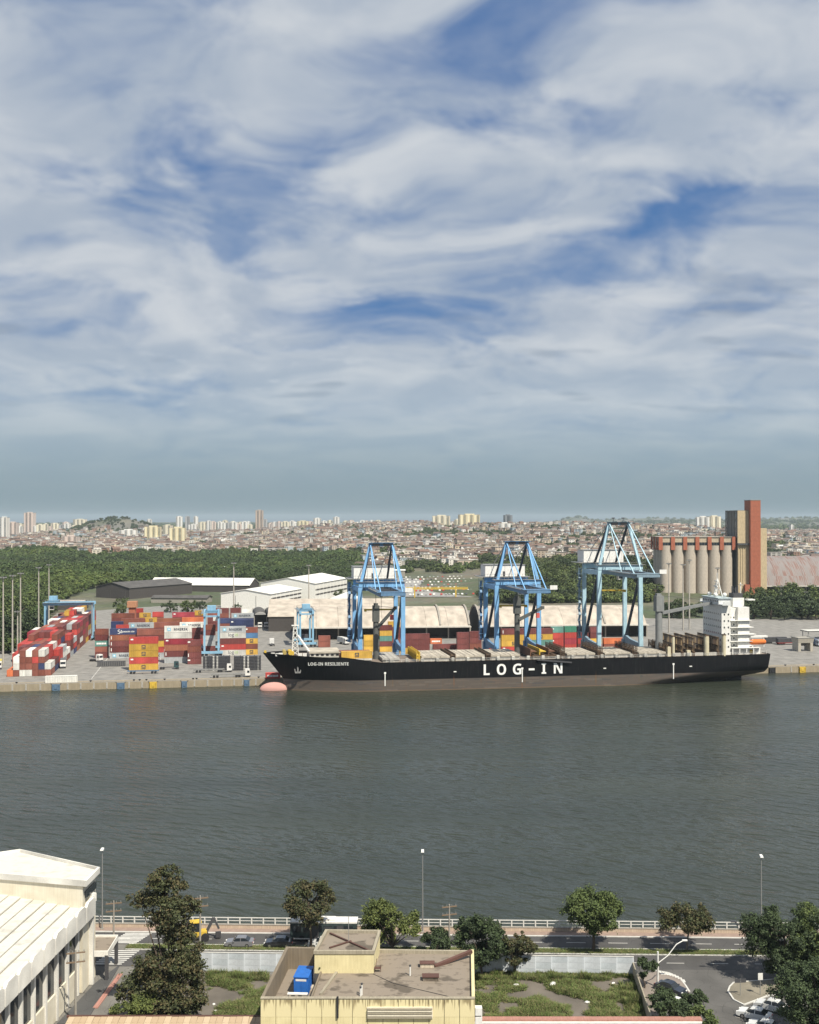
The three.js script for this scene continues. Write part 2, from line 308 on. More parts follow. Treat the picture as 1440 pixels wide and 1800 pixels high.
{
  structure('quay_wall', new Mb().prism([xz(port(-260, 0)), xz(port(760, 0)), xz(port(760, 6)), xz(port(-260, 6))], -4, QUAY), M.quayWall);
  const line = [[-260, 6.0], [760, 6.0]].map(([s, t]) => xz(port(s, t)));
  const back = [[1560, 1088], [1150, 1087], [900, 1076], [600, 1064], [300, 1064], [100, 1078], [40, 1128], [-110, 1185]].map(([px, py]) => xz(ground(px, py, QUAY)));
  structure('port_apron', new Mb().prism([...line, ...back], 0.5, QUAY + 0.004), M.apron);
  // kerb beam on the edge with its painted posts and the fenders
  structure('kerb_beam', new Mb().prism([xz(port(-260, 0.15)), xz(port(760, 0.15)), xz(port(760, 0.6)), xz(port(-260, 0.6))], QUAY + 0.004, QUAY + 0.32), M.concrete);
  const rail = new Mb(); for (const t of [3.4, 23.4]) rail.prism([xz(port(-260, t)), xz(port(760, t)), xz(port(760, t + 0.18)), xz(port(-260, t + 0.18))], QUAY, QUAY + 0.05);
  structure('crane_rail_track', rail, M.darkSteel);
  const lanes = new Mb(); for (const t of [2.2, 24.6, 31]) lanes.prism([xz(port(-260, t)), xz(port(760, t)), xz(port(760, t + 0.16)), xz(port(-260, t + 0.16))], QUAY, QUAY + 0.009);
  for (const [s, t0, t1] of [[33.5, 12, 190], [58, 32, 190]]) lanes.prism([xz(port(s, t0)), xz(port(s + 0.2, t0)), xz(port(s + 0.2, t1)), xz(port(s, t1))], QUAY, QUAY + 0.0095);
  structure('lane_marking', lanes, M.paint);
}
const ORD = ['first', 'second', 'third', 'fourth', 'fifth', 'sixth', 'seventh', 'eighth', 'ninth', 'tenth', 'eleventh', 'twelfth', 'thirteenth', 'fourteenth', 'fifteenth', 'sixteenth', 'seventeenth', 'eighteenth', 'nineteenth', 'twentieth', 'twenty-first', 'twenty-second', 'twenty-third', 'twenty-fourth'];
{ // fenders and white draught posts along the wall
  const plate = (w, h, m, inset) => { const g = new Mb().cbox(0, 0, 0.25, w, h, 0.5); for (const x of [-w / 2 + 0.25, w / 2 - 0.25]) g.cbox(x, 0, 0.62, 0.25, h * 0.9, 0.24); g.cbox(0, -0.1, 0.58, w * 0.35, h * 0.4, 0.16); return [g, m]; };
  const fend = [[98, M.blueFender, 'blue', 3.1], [212, M.blueFender, 'blue', 3.0], [269, M.yellow, 'yellow', 2.9], [324, M.blueFender, 'blue', 2.2], [434, M.blueFender, 'blue', 2.2], [1367, M.black, 'black', 3.0], [1421, M.yellow, 'yellow', 3.0]];
  fend.forEach(([px, m, c, w], i) => {
    const [s] = st(px, 1212 - px * 0.0219, 1); const o = thing('quay_fender', `${c} fender on the quay wall, ${i < 5 ? ORD[i] + ' counted from the left edge' : i === 5 ? 'just behind the stern' : 'farthest right'}`, 'fender', port(s, -0.02, 1.2), TURN, 'fenders on the quay wall');
    const [g] = plate(w, 2.6, m); part('fender_panel', g, m, o); for (const k of [-1, 1]) part('chain', new Mb().bar(V(k * (w / 2 - .2), 1.2, 0.3), V(k * (w / 2 + .5), 1.6, 0.05), 0.1), M.darkSteel, o);
  });
  const post = [22, 46, 71, 119, 142, 165, 188, 227, 250, 342, 365, 390, 412, 427, 450, 1398];
  post.forEach((px, i) => { const [s] = st(px, 1207 - px * 0.0219, 2.0); const o = thing('quay_ladder', `white ladder on the quay wall, ${i < 14 ? ORD[i] + ' counted from the left' : i === 14 ? 'beside the bow' : 'right of the stern'}`, 'ladder', port(s, -0.02, 0.4), TURN, 'ladders on the quay wall');
    part('rail', new Mb().cbox(-0.2, 1.1, 0.1, 0.08, 2.4, 0.12), M.white, o); part('rail', new Mb().cbox(0.2, 1.1, 0.1, 0.08, 2.4, 0.12), M.white, o);
    const g = new Mb(); for (let k = 0; k < 7; k++) g.cbox(0, 0.1 + k * 0.34, 0.1, 0.36, 0.08, 0.1); part('rungs', g, M.white, o).userData.kind = 'stuff'; });
}

// ---------------------------------------------------------------- the near bank
const NEAR = 2, nb0 = ground(720, 1644.5, NEAR), NA = V(1, 0, 0.027).normalize(), NB = V(-0.027, 0, 1).normalize(), NTURN = -Math.atan(0.027);
const shore = (a, b, y = NEAR) => nb0.clone().addScaledVector(NA, a).addScaledVector(NB, b).setY(y);
function ab(px, py, y = NEAR) { const d = ground(px, py, y).sub(nb0); return [d.dot(NA), d.dot(NB)]; }
const strip = (a0, a1, b0, b1, y0, y1) => new Mb().prism([xz(shore(a0, b0)), xz(shore(a1, b0)), xz(shore(a1, b1)), xz(shore(a0, b1))], y0, y1);
const nearPoly = (pts, y = NEAR) => pts.map(([px, py]) => xz(ground(px, py, y)));
{
  const gr = mat(new THREE.Color().setRGB(0.20, 0.19, 0.17), { map: T.asphalt });
  structure('ground', strip(-200, 200, -2.6, 130, -3, NEAR - 0.06), gr);
  structure('promenade_pavement', strip(-200, 200, -2.2, -0.45, NEAR - 0.06, NEAR + 0.08), mat(new THREE.Color().setRGB(0.30, 0.22, 0.18)));
  structure('kerb', strip(-200, 200, -0.45, -0.2, NEAR - 0.06, NEAR + 0.1), M.paint);
  structure('road', strip(-200, 200, -0.2, 4.7, NEAR - 0.05, NEAR - 0.02), M.asphalt);
  structure('road', strip(-200, 200, 7.1, 13.4, NEAR - 0.05, NEAR - 0.018), M.asphalt);
  const dash = new Mb(); for (let a = -60; a < 60; a += 6.5) { dash.prism([xz(shore(a, 2.2)), xz(shore(a + 3, 2.2)), xz(shore(a + 3, 2.34)), xz(shore(a, 2.34))], NEAR - 0.02, NEAR - 0.012); dash.prism([xz(shore(a + 1, 10)), xz(shore(a + 3.6, 10)), xz(shore(a + 3.6, 10.14)), xz(shore(a + 1, 10.14))], NEAR - 0.018, NEAR - 0.011); }
  structure('lane_marking', dash, M.paint);
  // median
  const [mx] = ab(218, 1672);
  structure('median_kerb', strip(mx, 200, 4.72, 4.92, NEAR - 0.06, NEAR + 0.1), M.paint); structure('median_kerb', strip(mx, 200, 6.88, 7.08, NEAR - 0.06, NEAR + 0.1), M.paint);
  structure('median_soil', strip(mx, 200, 4.92, 6.88, NEAR - 0.06, NEAR + 0.06), mat(new THREE.Color().setRGB(0.12, 0.125, 0.05), { map: T.patch }));
  // zebra crossing by the white building
  const z = new Mb(); for (const [b0, b1, n] of [[0, 4.6, 8], [7.3, 13.2, 8]]) for (let k = 0; k < n; k++) { const b = b0 + (b1 - b0) * k / n, [a] = ab(205 - k * 2, 1660); z.prism([xz(shore(a, b)), xz(shore(a + 4.2, b)), xz(shore(a + 4.2, b + 0.36)), xz(shore(a, b + 0.36))], NEAR - 0.018, NEAR - 0.009); }
  structure('zebra_crossing_marking', z, M.paint);
  // parapet wall and white railing
  const wall = thing('seawall_parapet', 'low beige parapet wall along the waterfront promenade', 'wall', shore(0, -2.2), NTURN);
  part('wall', new Mb().box(-110, 110, -0.05, 0.62, -0.35, 0), mat(new THREE.Color().setRGB(0.52, 0.42, 0.32), { map: T.streak }), wall);
  part('coping', new Mb().box(-110, 110, 0.62, 0.72, -0.4, 0.05), M.concrete, wall);
  const rl = thing('promenade_railing', 'white concrete railing on top of the beige waterfront parapet', 'railing', shore(0, -2.4, NEAR + 0.72), NTURN);
  part('top_rail', new Mb().box(-110, 110, 0.95, 1.06, -0.08, 0.08), M.paint, rl); part('middle_rail', new Mb().box(-110, 110, 0.48, 0.56, -0.05, 0.05), M.paint, rl);
  const pg = new Mb().box(-0.1, 0.1, 0, 0.95, -0.1, 0.1).geo(); for (let a = -92; a < 92; a += 1.9) part('post', pg, M.paint, rl).position.x = a;
}

// ---------------------------------------------------------------- the container ship
const font = await new FontLoader().loadAsync('fonts/droid/droid_sans_bold.typeface.json');
const fontThin = await new FontLoader().loadAsync('fonts/droid/droid_sans_regular.typeface.json');
const textCache = new Map();
function letters(str, size, depth = 0.04, f = font) {        // centred on x, standing on y = 0
  const k = str + size + (f === font); if (textCache.has(k)) return textCache.get(k);
  const g = new TextGeometry(str, { font: f, size, depth, curveSegments: 3, bevelEnabled: false }); g.computeBoundingBox(); g.translate(-(g.boundingBox.min.x + g.boundingBox.max.x) / 2, 0, 0); textCache.set(k, g); return g;
}
function sAt(px, t, y) { const k = (px - 720) / FOCAL; void y; return (k * (-quay0.z - t * IN.z) - quay0.x - t * IN.x) / (U.x + k * U.z); }
const BEAM = 23.4, MIDT = -12.8, SHIPL = 211, HALF = BEAM / 2, bow0 = sAt(462, MIDT);
const sx = (px, z = HALF) => sAt(px, MIDT - z) - bow0;
const deckY = x => x < 31 ? 14.9 - 1.1 * smooth(0, 30, x) : x < 46 ? 13.8 - 2.4 * (x - 31) / 15 : 11.4;
const stem = y => y > 4.5 ? 8.2 * (14.9 - y) / 10.4 : 8.2, aft = y => y >= 3.4 ? 209.5 + (y - 3.4) * 0.18 : y > 0 ? 193 + y * 16.5 / 3.4 : 193 + y * 5;
function halfWidth(x, y) {
  const le = mix(40, 27, smooth(0, 14, y)), e = Math.max(0, Math.min(1, (x - stem(y)) / le)); let w = HALF * Math.pow(1 - Math.pow(1 - e, 2.1), 0.9);
  const run = smooth(mix(150, 178, smooth(0, 5, y)), aft(y) + 1, x); w *= 1 - run * mix(0.9, 0.16, smooth(-1, 6.5, y)); return Math.max(w, 0.02);
}
const ship = thing('container_ship', 'long black container ship moored along the quay with grey boot top', 'ship', port(bow0, MIDT, 0), TURN);
{
  const r = rng(31), cv = document.createElement('canvas'); cv.width = 2048; cv.height = 256; const c = cv.getContext('2d');
  const X = x => x / SHIPL * 2048, Y = y => 256 - (y + 4) / 20 * 256;
  c.fillStyle = '#0b0c0f'; c.fillRect(0, 0, 2048, 256); c.fillStyle = '#5a534d'; c.fillRect(0, Y(4.5), 2048, 256);
  for (let i = 0; i < 900; i++) { const x = r() * 2048, y = r() * 120, w = 1 + r() * 4; c.fillStyle = `rgba(${60 + r() * 40 | 0},${62 + r() * 30 | 0},${64 + r() * 20 | 0},${0.03 + r() * 0.10})`; c.fillRect(x, y, w, 10 + r() * 70); }
  for (let i = 0; i < 260; i++) { const x = r() * 2048, y = Y(4.5 - r() * 4), w = 4 + r() * 60; const t = r(); c.fillStyle = t < 0.4 ? `rgba(120,98,86,${0.08 + r() * 0.2})` : t < 0.7 ? `rgba(60,66,72,${0.1 + r() * 0.22})` : `rgba(140,132,124,${0.06 + r() * 0.14})`; c.fillRect(x, y, w, 1 + r() * 9); }
  for (const [px, a, l] of [[798, 0.6, 1], [917, 0.75, 1], [922, 0.4, .8], [1047, 0.5, .9], [1185, 0.35, 1], [690, .3, .8], [1300, .3, .6]]) { const x = X(sx(px)); for (let k = 0; k < 7; k++) { c.fillStyle = `rgba(132,78,36,${a * 0.22})`; c.fillRect(x - 3 + r() * 5, Y(6.5 - r() * 2), 1 + r() * 2.5, 70 * l * (0.4 + r() * 0.7)); } }
  for (let i = 0; i < 90; i++) { const x = r() * 2048; c.fillStyle = `rgba(120,74,44,${0.05 + r() * 0.16})`; c.fillRect(x, Y(4.4 - r() * 1.5), 1 + r() * 1.5, 8 + r() * 40); }
  c.fillStyle = 'rgba(150,110,70,0.35)'; c.fillRect(0, Y(0.35), 2048, 3);
  const hm = new THREE.CanvasTexture(cv); hm.colorSpace = THREE.SRGBColorSpace;
  const hull = new THREE.MeshPhysicalMaterial({ map: hm, roughness: 0.6, specularIntensity: 0.35 });
  const shell = (ny, rows, side) => new Mb().grid(90, ny, (e, v) => {
    const d = deckY(e * SHIPL), y = rows(v, d), x0 = stem(y), x1 = aft(y), x = x0 + Math.pow(e, 1.15) * (x1 - x0), yy = rows(v, deckY(x));
    return V(x, yy, side * halfWidth(x, yy));
  });
  const finish = (g) => { const P = g.attributes.position, uv = g.attributes.uv; for (let i = 0; i < P.count; i++) uv.setXY(i, P.getX(i) / SHIPL, (P.getY(i) + 4) / 20); return softened(g, 0.7); };
  const up = (v, d) => 4.5 + v * (d - 4.5), dn = v => -2.5 + 7 * v;
  const upper = mergeGeometries([shell(6, up, 1).geo(), shell(6, up, -1).geo(),
    new Mb().grid(6, 10, (e, v) => { const y = up(v, 11.4), x = aft(y), w = halfWidth(x, y); return V(x + 0.0, y, w * (1 - 2 * e)); }).geo()]);
  part('hull', finish(upper), hull, ship);
  part('boot_top', finish(mergeGeometries([shell(8, dn, 1).geo(), shell(8, dn, -1).geo(), new Mb().grid(6, 8, (e, v) => { const y = dn(v), x = aft(y), w = halfWidth(x, y); return V(x, y, w * (1 - 2 * e)); }).geo()])), hull, ship);
  const deckPaint = mat(new THREE.Color().setRGB(0.20, 0.16, 0.13), { map: T.patch });
  part('deck', new Mb().grid(80, 2, (e, v) => { const x = 0.6 + e * (SHIPL - 1.4), y = deckY(x) - (x < 34 ? 0.9 : 0.12); return V(x, y, (halfWidth(x, y) - 0.05) * (v * 2 - 1)); }).geo(), deckPaint, ship);
  // bulb, rudder
  const bulb = new THREE.SphereGeometry(1, 24, 16); bulb.scale(5.6, 2.9, 2.9); bulb.translate(4.4, 0.15, 0);
  part('bulbous_bow', bulb, mat(new THREE.Color().setRGB(0.55, 0.30, 0.26), { map: T.patch }), ship, 'faded pink bulbous bow rising from the water');
  part('rudder', new Mb().box(196, 202.5, -3, 3.2, -0.4, 0.4), M.rubber, ship);
  // lettering on the side
  const letterPaint = plain(new THREE.Color().setRGB(0.80, 0.80, 0.77), { roughness: 0.6 });
  for (const [ch, px] of [['L', 855.5], ['O', 881.5], ['G', 909], ['I', 956], ['N', 981]]) part('lettering', letters(ch, 4.3, 0.05), letterPaint, ship).position.set(sx(px), 5.55, HALF + 0.01);
  part('lettering', new Mb().box(-1.2, 1.2, 1.5, 2.3, 0, 0.05), letterPaint, ship).position.set(sx(934.5), 5.55, HALF + 0.01);
  { const x = sx(577, 10), nm = part('lettering', letters('LOG-IN RESILIENTE', 1.25, 0.04), letterPaint, ship); const w = halfWidth(x, 11.4), dw = halfWidth(x + 2, 11.4) - halfWidth(x - 2, 11.4), dy = halfWidth(x, 12.4) - halfWidth(x, 10.4);
    nm.position.set(x, 10.7, w + 0.12); nm.rotation.set(Math.atan2(dy, 2), -Math.atan2(dw, 4), 0, 'YXZ'); }
  for (const [px, y0, y1] of [[677, 2.2, 7], [918, 2.4, 7.6], [1183.5, 2.2, 8]]) { const l = part('pilot_ladder', new Mb().cbox(0, (y0 + y1) / 2, 0.1, 0.35, y1 - y0, 0.12).cbox(0, y1 + 0.3, 0.1, 0.8, 0.7, 0.14), letterPaint, ship); l.position.set(sx(px), 0, HALF + 0.02); }
  for (const px of [800, 1063, 1214]) part('hull_mark', new Mb().cbox(0, 0, 0, 1.1, 0.4, 0.06), letterPaint, ship).position.set(sx(px), 7.2, HALF + 0.03);
  { const x = 13.5, w = halfWidth(x, 9); part('anchor', new Mb().cbox(0, 0, 0, 0.5, 2.6, 0.5).cbox(0, -1.2, 0, 2.2, 0.6, 0.5).bar(V(-1, -1.1, 0), V(-1.2, 0.2, 0), 0.35).bar(V(1, -1.1, 0), V(1.2, 0.2, 0), 0.35), M.steel, ship).position.set(x, 8.8, w + 0.2); }
  // hatches
  const coaming = mat(new THREE.Color().setRGB(0.42, 0.40, 0.36), { map: T.streak }), cover = mat(new THREE.Color().setRGB(0.50, 0.45, 0.37), { map: T.patch }), pale = mat(new THREE.Color().setRGB(0.62, 0.60, 0.54), { map: T.patch });
  const hatches = [[611, 654, 13.0, pale], [672, 703, 12.9, coaming], [741, 791, 13.3, cover], [799, 852, 13.3, cover], [862, 914, 13.3, cover], [936, 982, 12.8, M.brownSteel], [996, 1046, 13.3, cover], [1062, 1108, 13.3, cover], [1122, 1170, 13.2, cover]];
  for (const [p0, p1, y, m] of hatches) {
    const x0 = sx(p0, 10), x1 = sx(p1, 10), h = part('hatch', new Mb().box(x0 + 0.4, x1 - 0.4, 11.2, y - 0.7, -10, 10), coaming, ship);
    const n = 3; for (let k = 0; k < n; k++) { const a = mix(x0, x1, k / n) + 0.08, b = mix(x0, x1, (k + 1) / n) - 0.08; part('hatch_cover', new Mb().box(a, b, y - 0.7, y, -10.4, 10.4), m, h); }
    const g = new Mb(); for (let x = x0 + 0.8; x < x1; x += 1.9) g.box(x, x + 0.25, y, y + 0.12, -9.8, 9.8); part('cover_rib', g, m, h).userData.kind = 'stuff';
  }
  { const x0 = sx(545, 7), x1 = sx(598, 8), h = part('hatch', new Mb().box(x0, x1, 13, 15.0, -6.5, 7.2), pale, ship); part('hatch_cover', new Mb().box(x0 - 0.3, x1 + 0.3, 15.0, 15.6, -6.9, 7.6), cover, h);
    for (let k = 0; k < 6; k++) part('opening', new Mb().cbox(mix(x0, x1, (k + 0.5) / 6), 14.4, 7.25, 1.1, 0.8, 0.1), M.rubber, h); }
  // side blocks and bulwark rail along the edge of the deck
  const block = new Mb().box(-0.55, 0.55, 0, 1.5, -0.5, 0.5).geo();
  for (let x = 50; x < 176; x += 6.2) part('deck_block', block, x % 3 < 1.4 ? pale : coaming, ship).position.set(x, 11.3, HALF - 0.75);
  const rails = new Mb(); for (const z of [-1, 1]) { for (let x = 48; x < 208; x += 3) rails.cbox(x, 11.9, z * (halfWidth(x, 11.4) - 0.15), 0.08, 1.1, 0.08); for (const y of [11.85, 12.4]) for (let x = 48; x < 207; x += 4) rails.bar(V(x, y, z * (halfWidth(x, 11.4) - 0.15)), V(x + 4, y, z * (halfWidth(x + 4, 11.4) - 0.15)), 0.07); }
  part('deck_railing', rails, M.white, ship).userData.kind = 'stuff';
  // lashing bridges across the deck
  const bridge = (px, m, y0, h, wide = 0.9) => { const x = sx(px, 10), f = part('lashing_bridge', new Mb().box(x - wide, x + wide, y0 + h * 0.42, y0 + h * 0.42 + 0.18, -10.6, 10.6).box(x - wide, x + wide, y0 - 0.1, y0 + 0.1, -10.6, 10.6), m, ship);
    const g = new Mb(); for (let z = -10.5; z <= 10.6; z += 1.75) for (const dx of [-wide, wide]) g.cbox(x + dx, y0 + h / 2 - 0.6, z, 0.3, h + 1.2, 0.3); part('post', g, m, f).userData.kind = 'stuff';
    const q = new Mb(); for (const dx of [-wide, wide]) for (const yy of [0.75, 1]) q.box(x + dx - 0.08, x + dx + 0.08, y0 + h * yy - 0.12, y0 + h * yy, -10.6, 10.6); part('rail', q, m, f).userData.kind = 'stuff';
    const d = new Mb(); for (let z = -10.5; z < 9; z += 3.5) d.bar(V(x - wide, y0, z), V(x - wide, y0 + h, z + 1.75), 0.14).bar(V(x - wide, y0 + h, z + 1.75), V(x - wide, y0, z + 3.5), 0.14); part('brace', d, m, f).userData.kind = 'stuff'; };
  bridge(735, M.yellow, 13, 2.2, 0.6); bridge(796, M.brownSteel, 12.6, 1.6); bridge(858, M.brownSteel, 12.6, 1.6); bridge(988, M.brownSteel, 12.6, 3.4); bridge(1054, M.brownSteel, 12.6, 3.2); bridge(1115, M.brownSteel, 12.6, 3.2); bridge(1176, M.brownSteel, 12.6, 3.6);
  { const y = 13; for (const px of [934, 950, 966]) { const x = sx(px, 10); part('cargo_rack', new Mb().box(x - 0.2, x + 0.2, y - 1, y + 2.4, -9, 9).box(x - 0.2, x + 2.6, y + 1, y + 1.3, -9, 9), px === 950 ? M.yellow : M.rust, ship); } }
  // cell guides of the aft hold
  for (const px of [1199, 1219, 1239, 1262]) { const x = sx(px, 10), f = part('cell_guide', new Mb().box(x - 0.5, x + 0.5, 10.8, 13.2, -10.4, 10.4), M.brownSteel, ship); const g = new Mb(), p = new Mb();
    for (let z = -10.2; z <= 10.3; z += 1.28) (Math.round(z * 10) % 3 ? g : p).cbox(x, 15.8, z, 0.36, 6.2, 0.3); g.box(x - 0.2, x + 0.2, 18.3, 18.7, -10.4, 10.4).box(x - 0.5, x + 0.5, 15.4, 15.6, -10.4, 10.4); part('guide_rail', g, M.brownSteel, f).userData.kind = 'stuff'; part('guide_rail', p, mat(new THREE.Color().setRGB(0.30, 0.21, 0.11)), f); }
  part('hold_coaming', new Mb().box(sx(1185, 10), sx(1264, 10), 11, 12.2, -10, -9.4).box(sx(1185, 10), sx(1264, 10), 11, 12.6, 9.5, 10), coaming, ship);
  // cream ventilator posts
  const cream = mat(new THREE.Color().setRGB(0.62, 0.56, 0.40), { map: T.streak });
  for (const [px, r0, y1] of [[1185.5, 0.62, 19.3], [1244, 1.05, 19.4], [1274.5, 0.85, 19.6]]) { const x = sx(px), p = part('ventilator_post', softened(new Mb().tube([V(x, 11, HALF - 1.3), V(x, y1, HALF - 1.3)], r0, 12).geo()), cream, ship); part('cap', new Mb().cbox(x, y1 + 0.2, HALF - 1.3, r0 * 1.7, 0.5, r0 * 1.7), M.brownSteel, p); }
  { const x = sx(1178); part('deck_house', new Mb().box(x - 0.7, x + 0.7, 11.2, 15.2, HALF - 2.6, HALF - 1.0), cream, ship); part('deck_house', new Mb().box(sx(1212) - 0.6, sx(1212) + 0.9, 11.2, 13.6, HALF - 2.6, HALF - 1.0), cream, ship); }
  // deck cranes
  const craneGrey = mat(new THREE.Color().setRGB(0.105, 0.11, 0.105), { map: T.streak }), craneLight = mat(new THREE.Color().setRGB(0.24, 0.25, 0.25), { map: T.streak });
  const deckCrane = (px, base, top, r0, m, jib, hook) => {
    const x = sx(px, 0), c = part('deck_crane', softened(new Mb().tube([V(x, base - 2, 0), V(x, top - 6.5, 0)], r0, 12).geo()), m, ship);
    part('crane_house', new Mb().box(x - r0 * 1.15, x + r0 * 1.15, top - 6.5, top, -r0 * 1.2, r0 * 1.2), m, c); part('house_cap', new Mb().box(x - r0 * 0.7, x + r0 * 0.7, top, top + 0.9, -r0, r0 * 0.4), m, c);
    const [j0, j1] = jib.map(v => V(x + v[0], v[1], v[2])); const d = j1.clone().sub(j0), s = V(0, 0, 1).multiplyScalar(r0 * 0.75);
    part('jib', new Mb().bar(j0.clone().add(s), j1.clone().addScaledVector(s, 0.5), 0.5, 1.1).bar(j0.clone().sub(s), j1.clone().addScaledVector(s, -0.5), 0.5, 1.1).bar(j0.clone().addScaledVector(d, 0.33).add(s), j0.clone().addScaledVector(d, 0.33).sub(s), 0.4).bar(j0.clone().addScaledVector(d, 0.66).add(s), j0.clone().addScaledVector(d, 0.66).sub(s), 0.4).cbox(j1.x, j1.y, j1.z, 1.2, 1.2, 1.6), m, c);
    part('luffing_rope', new Mb().bar(V(x, top, 0.4), j1, 0.09).bar(V(x, top, -0.4), j1, 0.09), M.darkSteel, c);
    if (hook) part('hook_block', new Mb().cbox(hook[0] + x, hook[1], hook[2], 1.3, 2.0, 1.2).bar(V(x + hook[0], hook[1] + 1, hook[2]), j1, 0.12), plain(new THREE.Color().setRGB(0.55, 0.10, 0.09)), c);
  };
  deckCrane(661, 13, 33.0, 1.15, craneGrey, [[0.6, 24, 0], [7.4, 32.2, 3]], [6.0, 28.4, 3]);
  deckCrane(909, 13, 35.4, 1.15, craneGrey, [[0.5, 26.4, 0.5], [10.4, 31.4, 1.5]], [8.4, 28.2, 1.5]);
  deckCrane(1158, 13, 35.6, 1.45, craneLight, [[1.2, 28.4, 0.4], [27.5, 33.2, 1.2]]);
  // foremast and forecastle gear
  { const x = sx(519, 0), y = 13.6, f = part('foremast', new Mb(), M.white, ship), g = new Mb(), y1 = 29.4;
    for (const dx of [-1.3, 1.3]) for (const dz of [-1, 1]) g.bar(V(x + dx, y, dz), V(x + dx * 0.45, y1 - 4, dz * 0.5), 0.3);
    for (let k = 0; k < 6; k++) { const a = k / 6, b = (k + 1) / 6, h0 = mix(y, y1 - 4, a), h1 = mix(y, y1 - 4, b), w0 = 1.3 * (1 - a * 0.55), w1 = 1.3 * (1 - b * 0.55); for (const dz of [-1, 1]) g.bar(V(x - w0, h0, dz * (1 - a * .5)), V(x + w1, h1, dz * (1 - b * .5)), 0.2).bar(V(x + w0, h0, dz * (1 - a * .5)), V(x - w1, h1, dz * (1 - b * .5)), 0.2); }
    g.bar(V(x, y1 - 4, 0), V(x, y1, 0), 0.22).box(x - 1.4, x + 1.4, y1 - 4.1, y1 - 3.8, -1, 1); f.geometry = g.geo();
    part('mast_brace', new Mb().bar(V(x + 1, y + 8, 0.8), V(x + 6.5, y, 5), 0.9, 0.5).bar(V(x + 6.4, y + 0.2, 5), V(x + 7.4, y + 0.2, 5.5), 1.6), M.white, f); }
  part('windlass', softened(new Mb().tube([V(sx(500, 0), 15, -3), V(sx(500, 0), 15, 3)], 0.8, 10).geo()), plain(new THREE.Color().setRGB(0.35, 0.27, 0.08)), ship);
  part('windlass', softened(new Mb().tube([V(sx(510, 0), 15, -2.5), V(sx(510, 0), 15, 4)], 0.9, 10).cbox(sx(513, 0), 14.8, 3, 1.4, 1.4, 1.4).geo()), M.yellow, ship);
  for (const [px, z] of [[480, 2], [488, 4], [494, 3], [528, 6], [536, 6]]) part('bollard', new Mb().cbox(sx(px, z), 14.4, z, 1.5, 1.1, 0.8), M.white, ship);
  { const x = sx(464, 0); part('bow_light', new Mb().cbox(x + 0.6, 15.2, 0, 0.9, 1.0, 0.8), M.yellow, ship); }
  part('gangway', new Mb().bar(V(sx(943), 11.3, HALF + 0.5), V(sx(1004), 9.9, HALF + 0.5), 0.9, 0.5), M.darkSteel, ship);
  // superstructure
  const wht = mat(new THREE.Color().setRGB(0.80, 0.79, 0.75)), x0 = sx(1268, 9), x1 = sx(1284, 9), x2 = sx(1298, 9), x3 = sx(1318, 9);
  const house = part('accommodation_block', new Mb().box(x0, x1, 11.2, 32, -9.2, 9.2).box(x1, x2, 11.2, 30.5, -8.4, 7.0), wht, ship, 'white accommodation block with rows of small windows');
  part('engine_casing', new Mb().box(x2, x2 + 5, 11.2, 31, -7, 8.6).side([[8.6, 11.2], [8.6, 31], [-7, 31], [-7, 11.2]], x2 + 5, x2 + 5.01), wht, house);
  { const g = new Mb(); const P = [[x2 + 5, 11.2], [x3, 11.2], [x3, 20.5], [x2 + 5, 30]]; for (let i = 0; i < 4; i++) { const [a, b] = P[i], [c2, d] = P[(i + 1) % 4]; g.quad(V(a, b, 8.6), V(c2, d, 8.6), V(c2, d, -7), V(a, b, -7)); } g.quad(...P.map(([a, b]) => V(a, b, 8.6))).quad(...[...P].reverse().map(([a, b]) => V(a, b, -7))); part('sloped_casing', g, wht, house); }
  const win = new Mb().box(-0.28, 0.28, -0.36, 0.36, -0.06, 0.06).geo(), winx = new Mb().box(-0.06, 0.06, -0.36, 0.36, -0.3, 0.3).geo();
  for (let k = 0; k < 6; k++) for (let i = 0; i < 9; i++) part('window', winx, M.glass, house).position.set(x0, 14.6 + k * 2.7, -7.9 + i * 1.97);
  for (let k = 0; k < 6; k++) for (const dx of [1.2, 3.0]) part('window', win, M.glass, house).position.set(x0 + dx, 14.6 + k * 2.7, 9.2);
  for (let k = 0; k < 5; k++) for (const dx of [1, 2.4]) part('window', win, M.glass, house).position.set(x1 + dx, 15 + k * 2.9, 7.0);
  for (let k = 0; k < 5; k++) part('deck_ledge', new Mb().box(x1 - 0.1, x3 + mix(4.5, 0.5, k / 4), 13.8 + k * 2.9, 14.0 + k * 2.9, 6.6, 9.6), wht, house);
  const br = part('bridge', new Mb().box(x0 - 0.8, x1 + 0.5, 32, 34.6, -8, 8).box(x0 - 0.6, x1 - 1, 32, 32.4, -11.4, 11.4).box(x0 - 0.4, x1 - 1.4, 32.4, 33.4, -11.4, -11.2).box(x0 - 0.4, x1 - 1.4, 32.4, 33.4, 11.2, 11.4), mat(new THREE.Color().setRGB(0.66, 0.68, 0.68)), house);
  for (let i = 0; i < 9; i++) part('bridge_window', winx, M.glass, br).position.set(x0 - 0.82, 33.5, -7 + i * 1.75);
  part('bridge_roof', new Mb().box(x0 - 1.2, x1 + 1, 34.6, 34.95, -8.5, 8.5), mat(new THREE.Color().setRGB(0.42, 0.50, 0.52)), br);
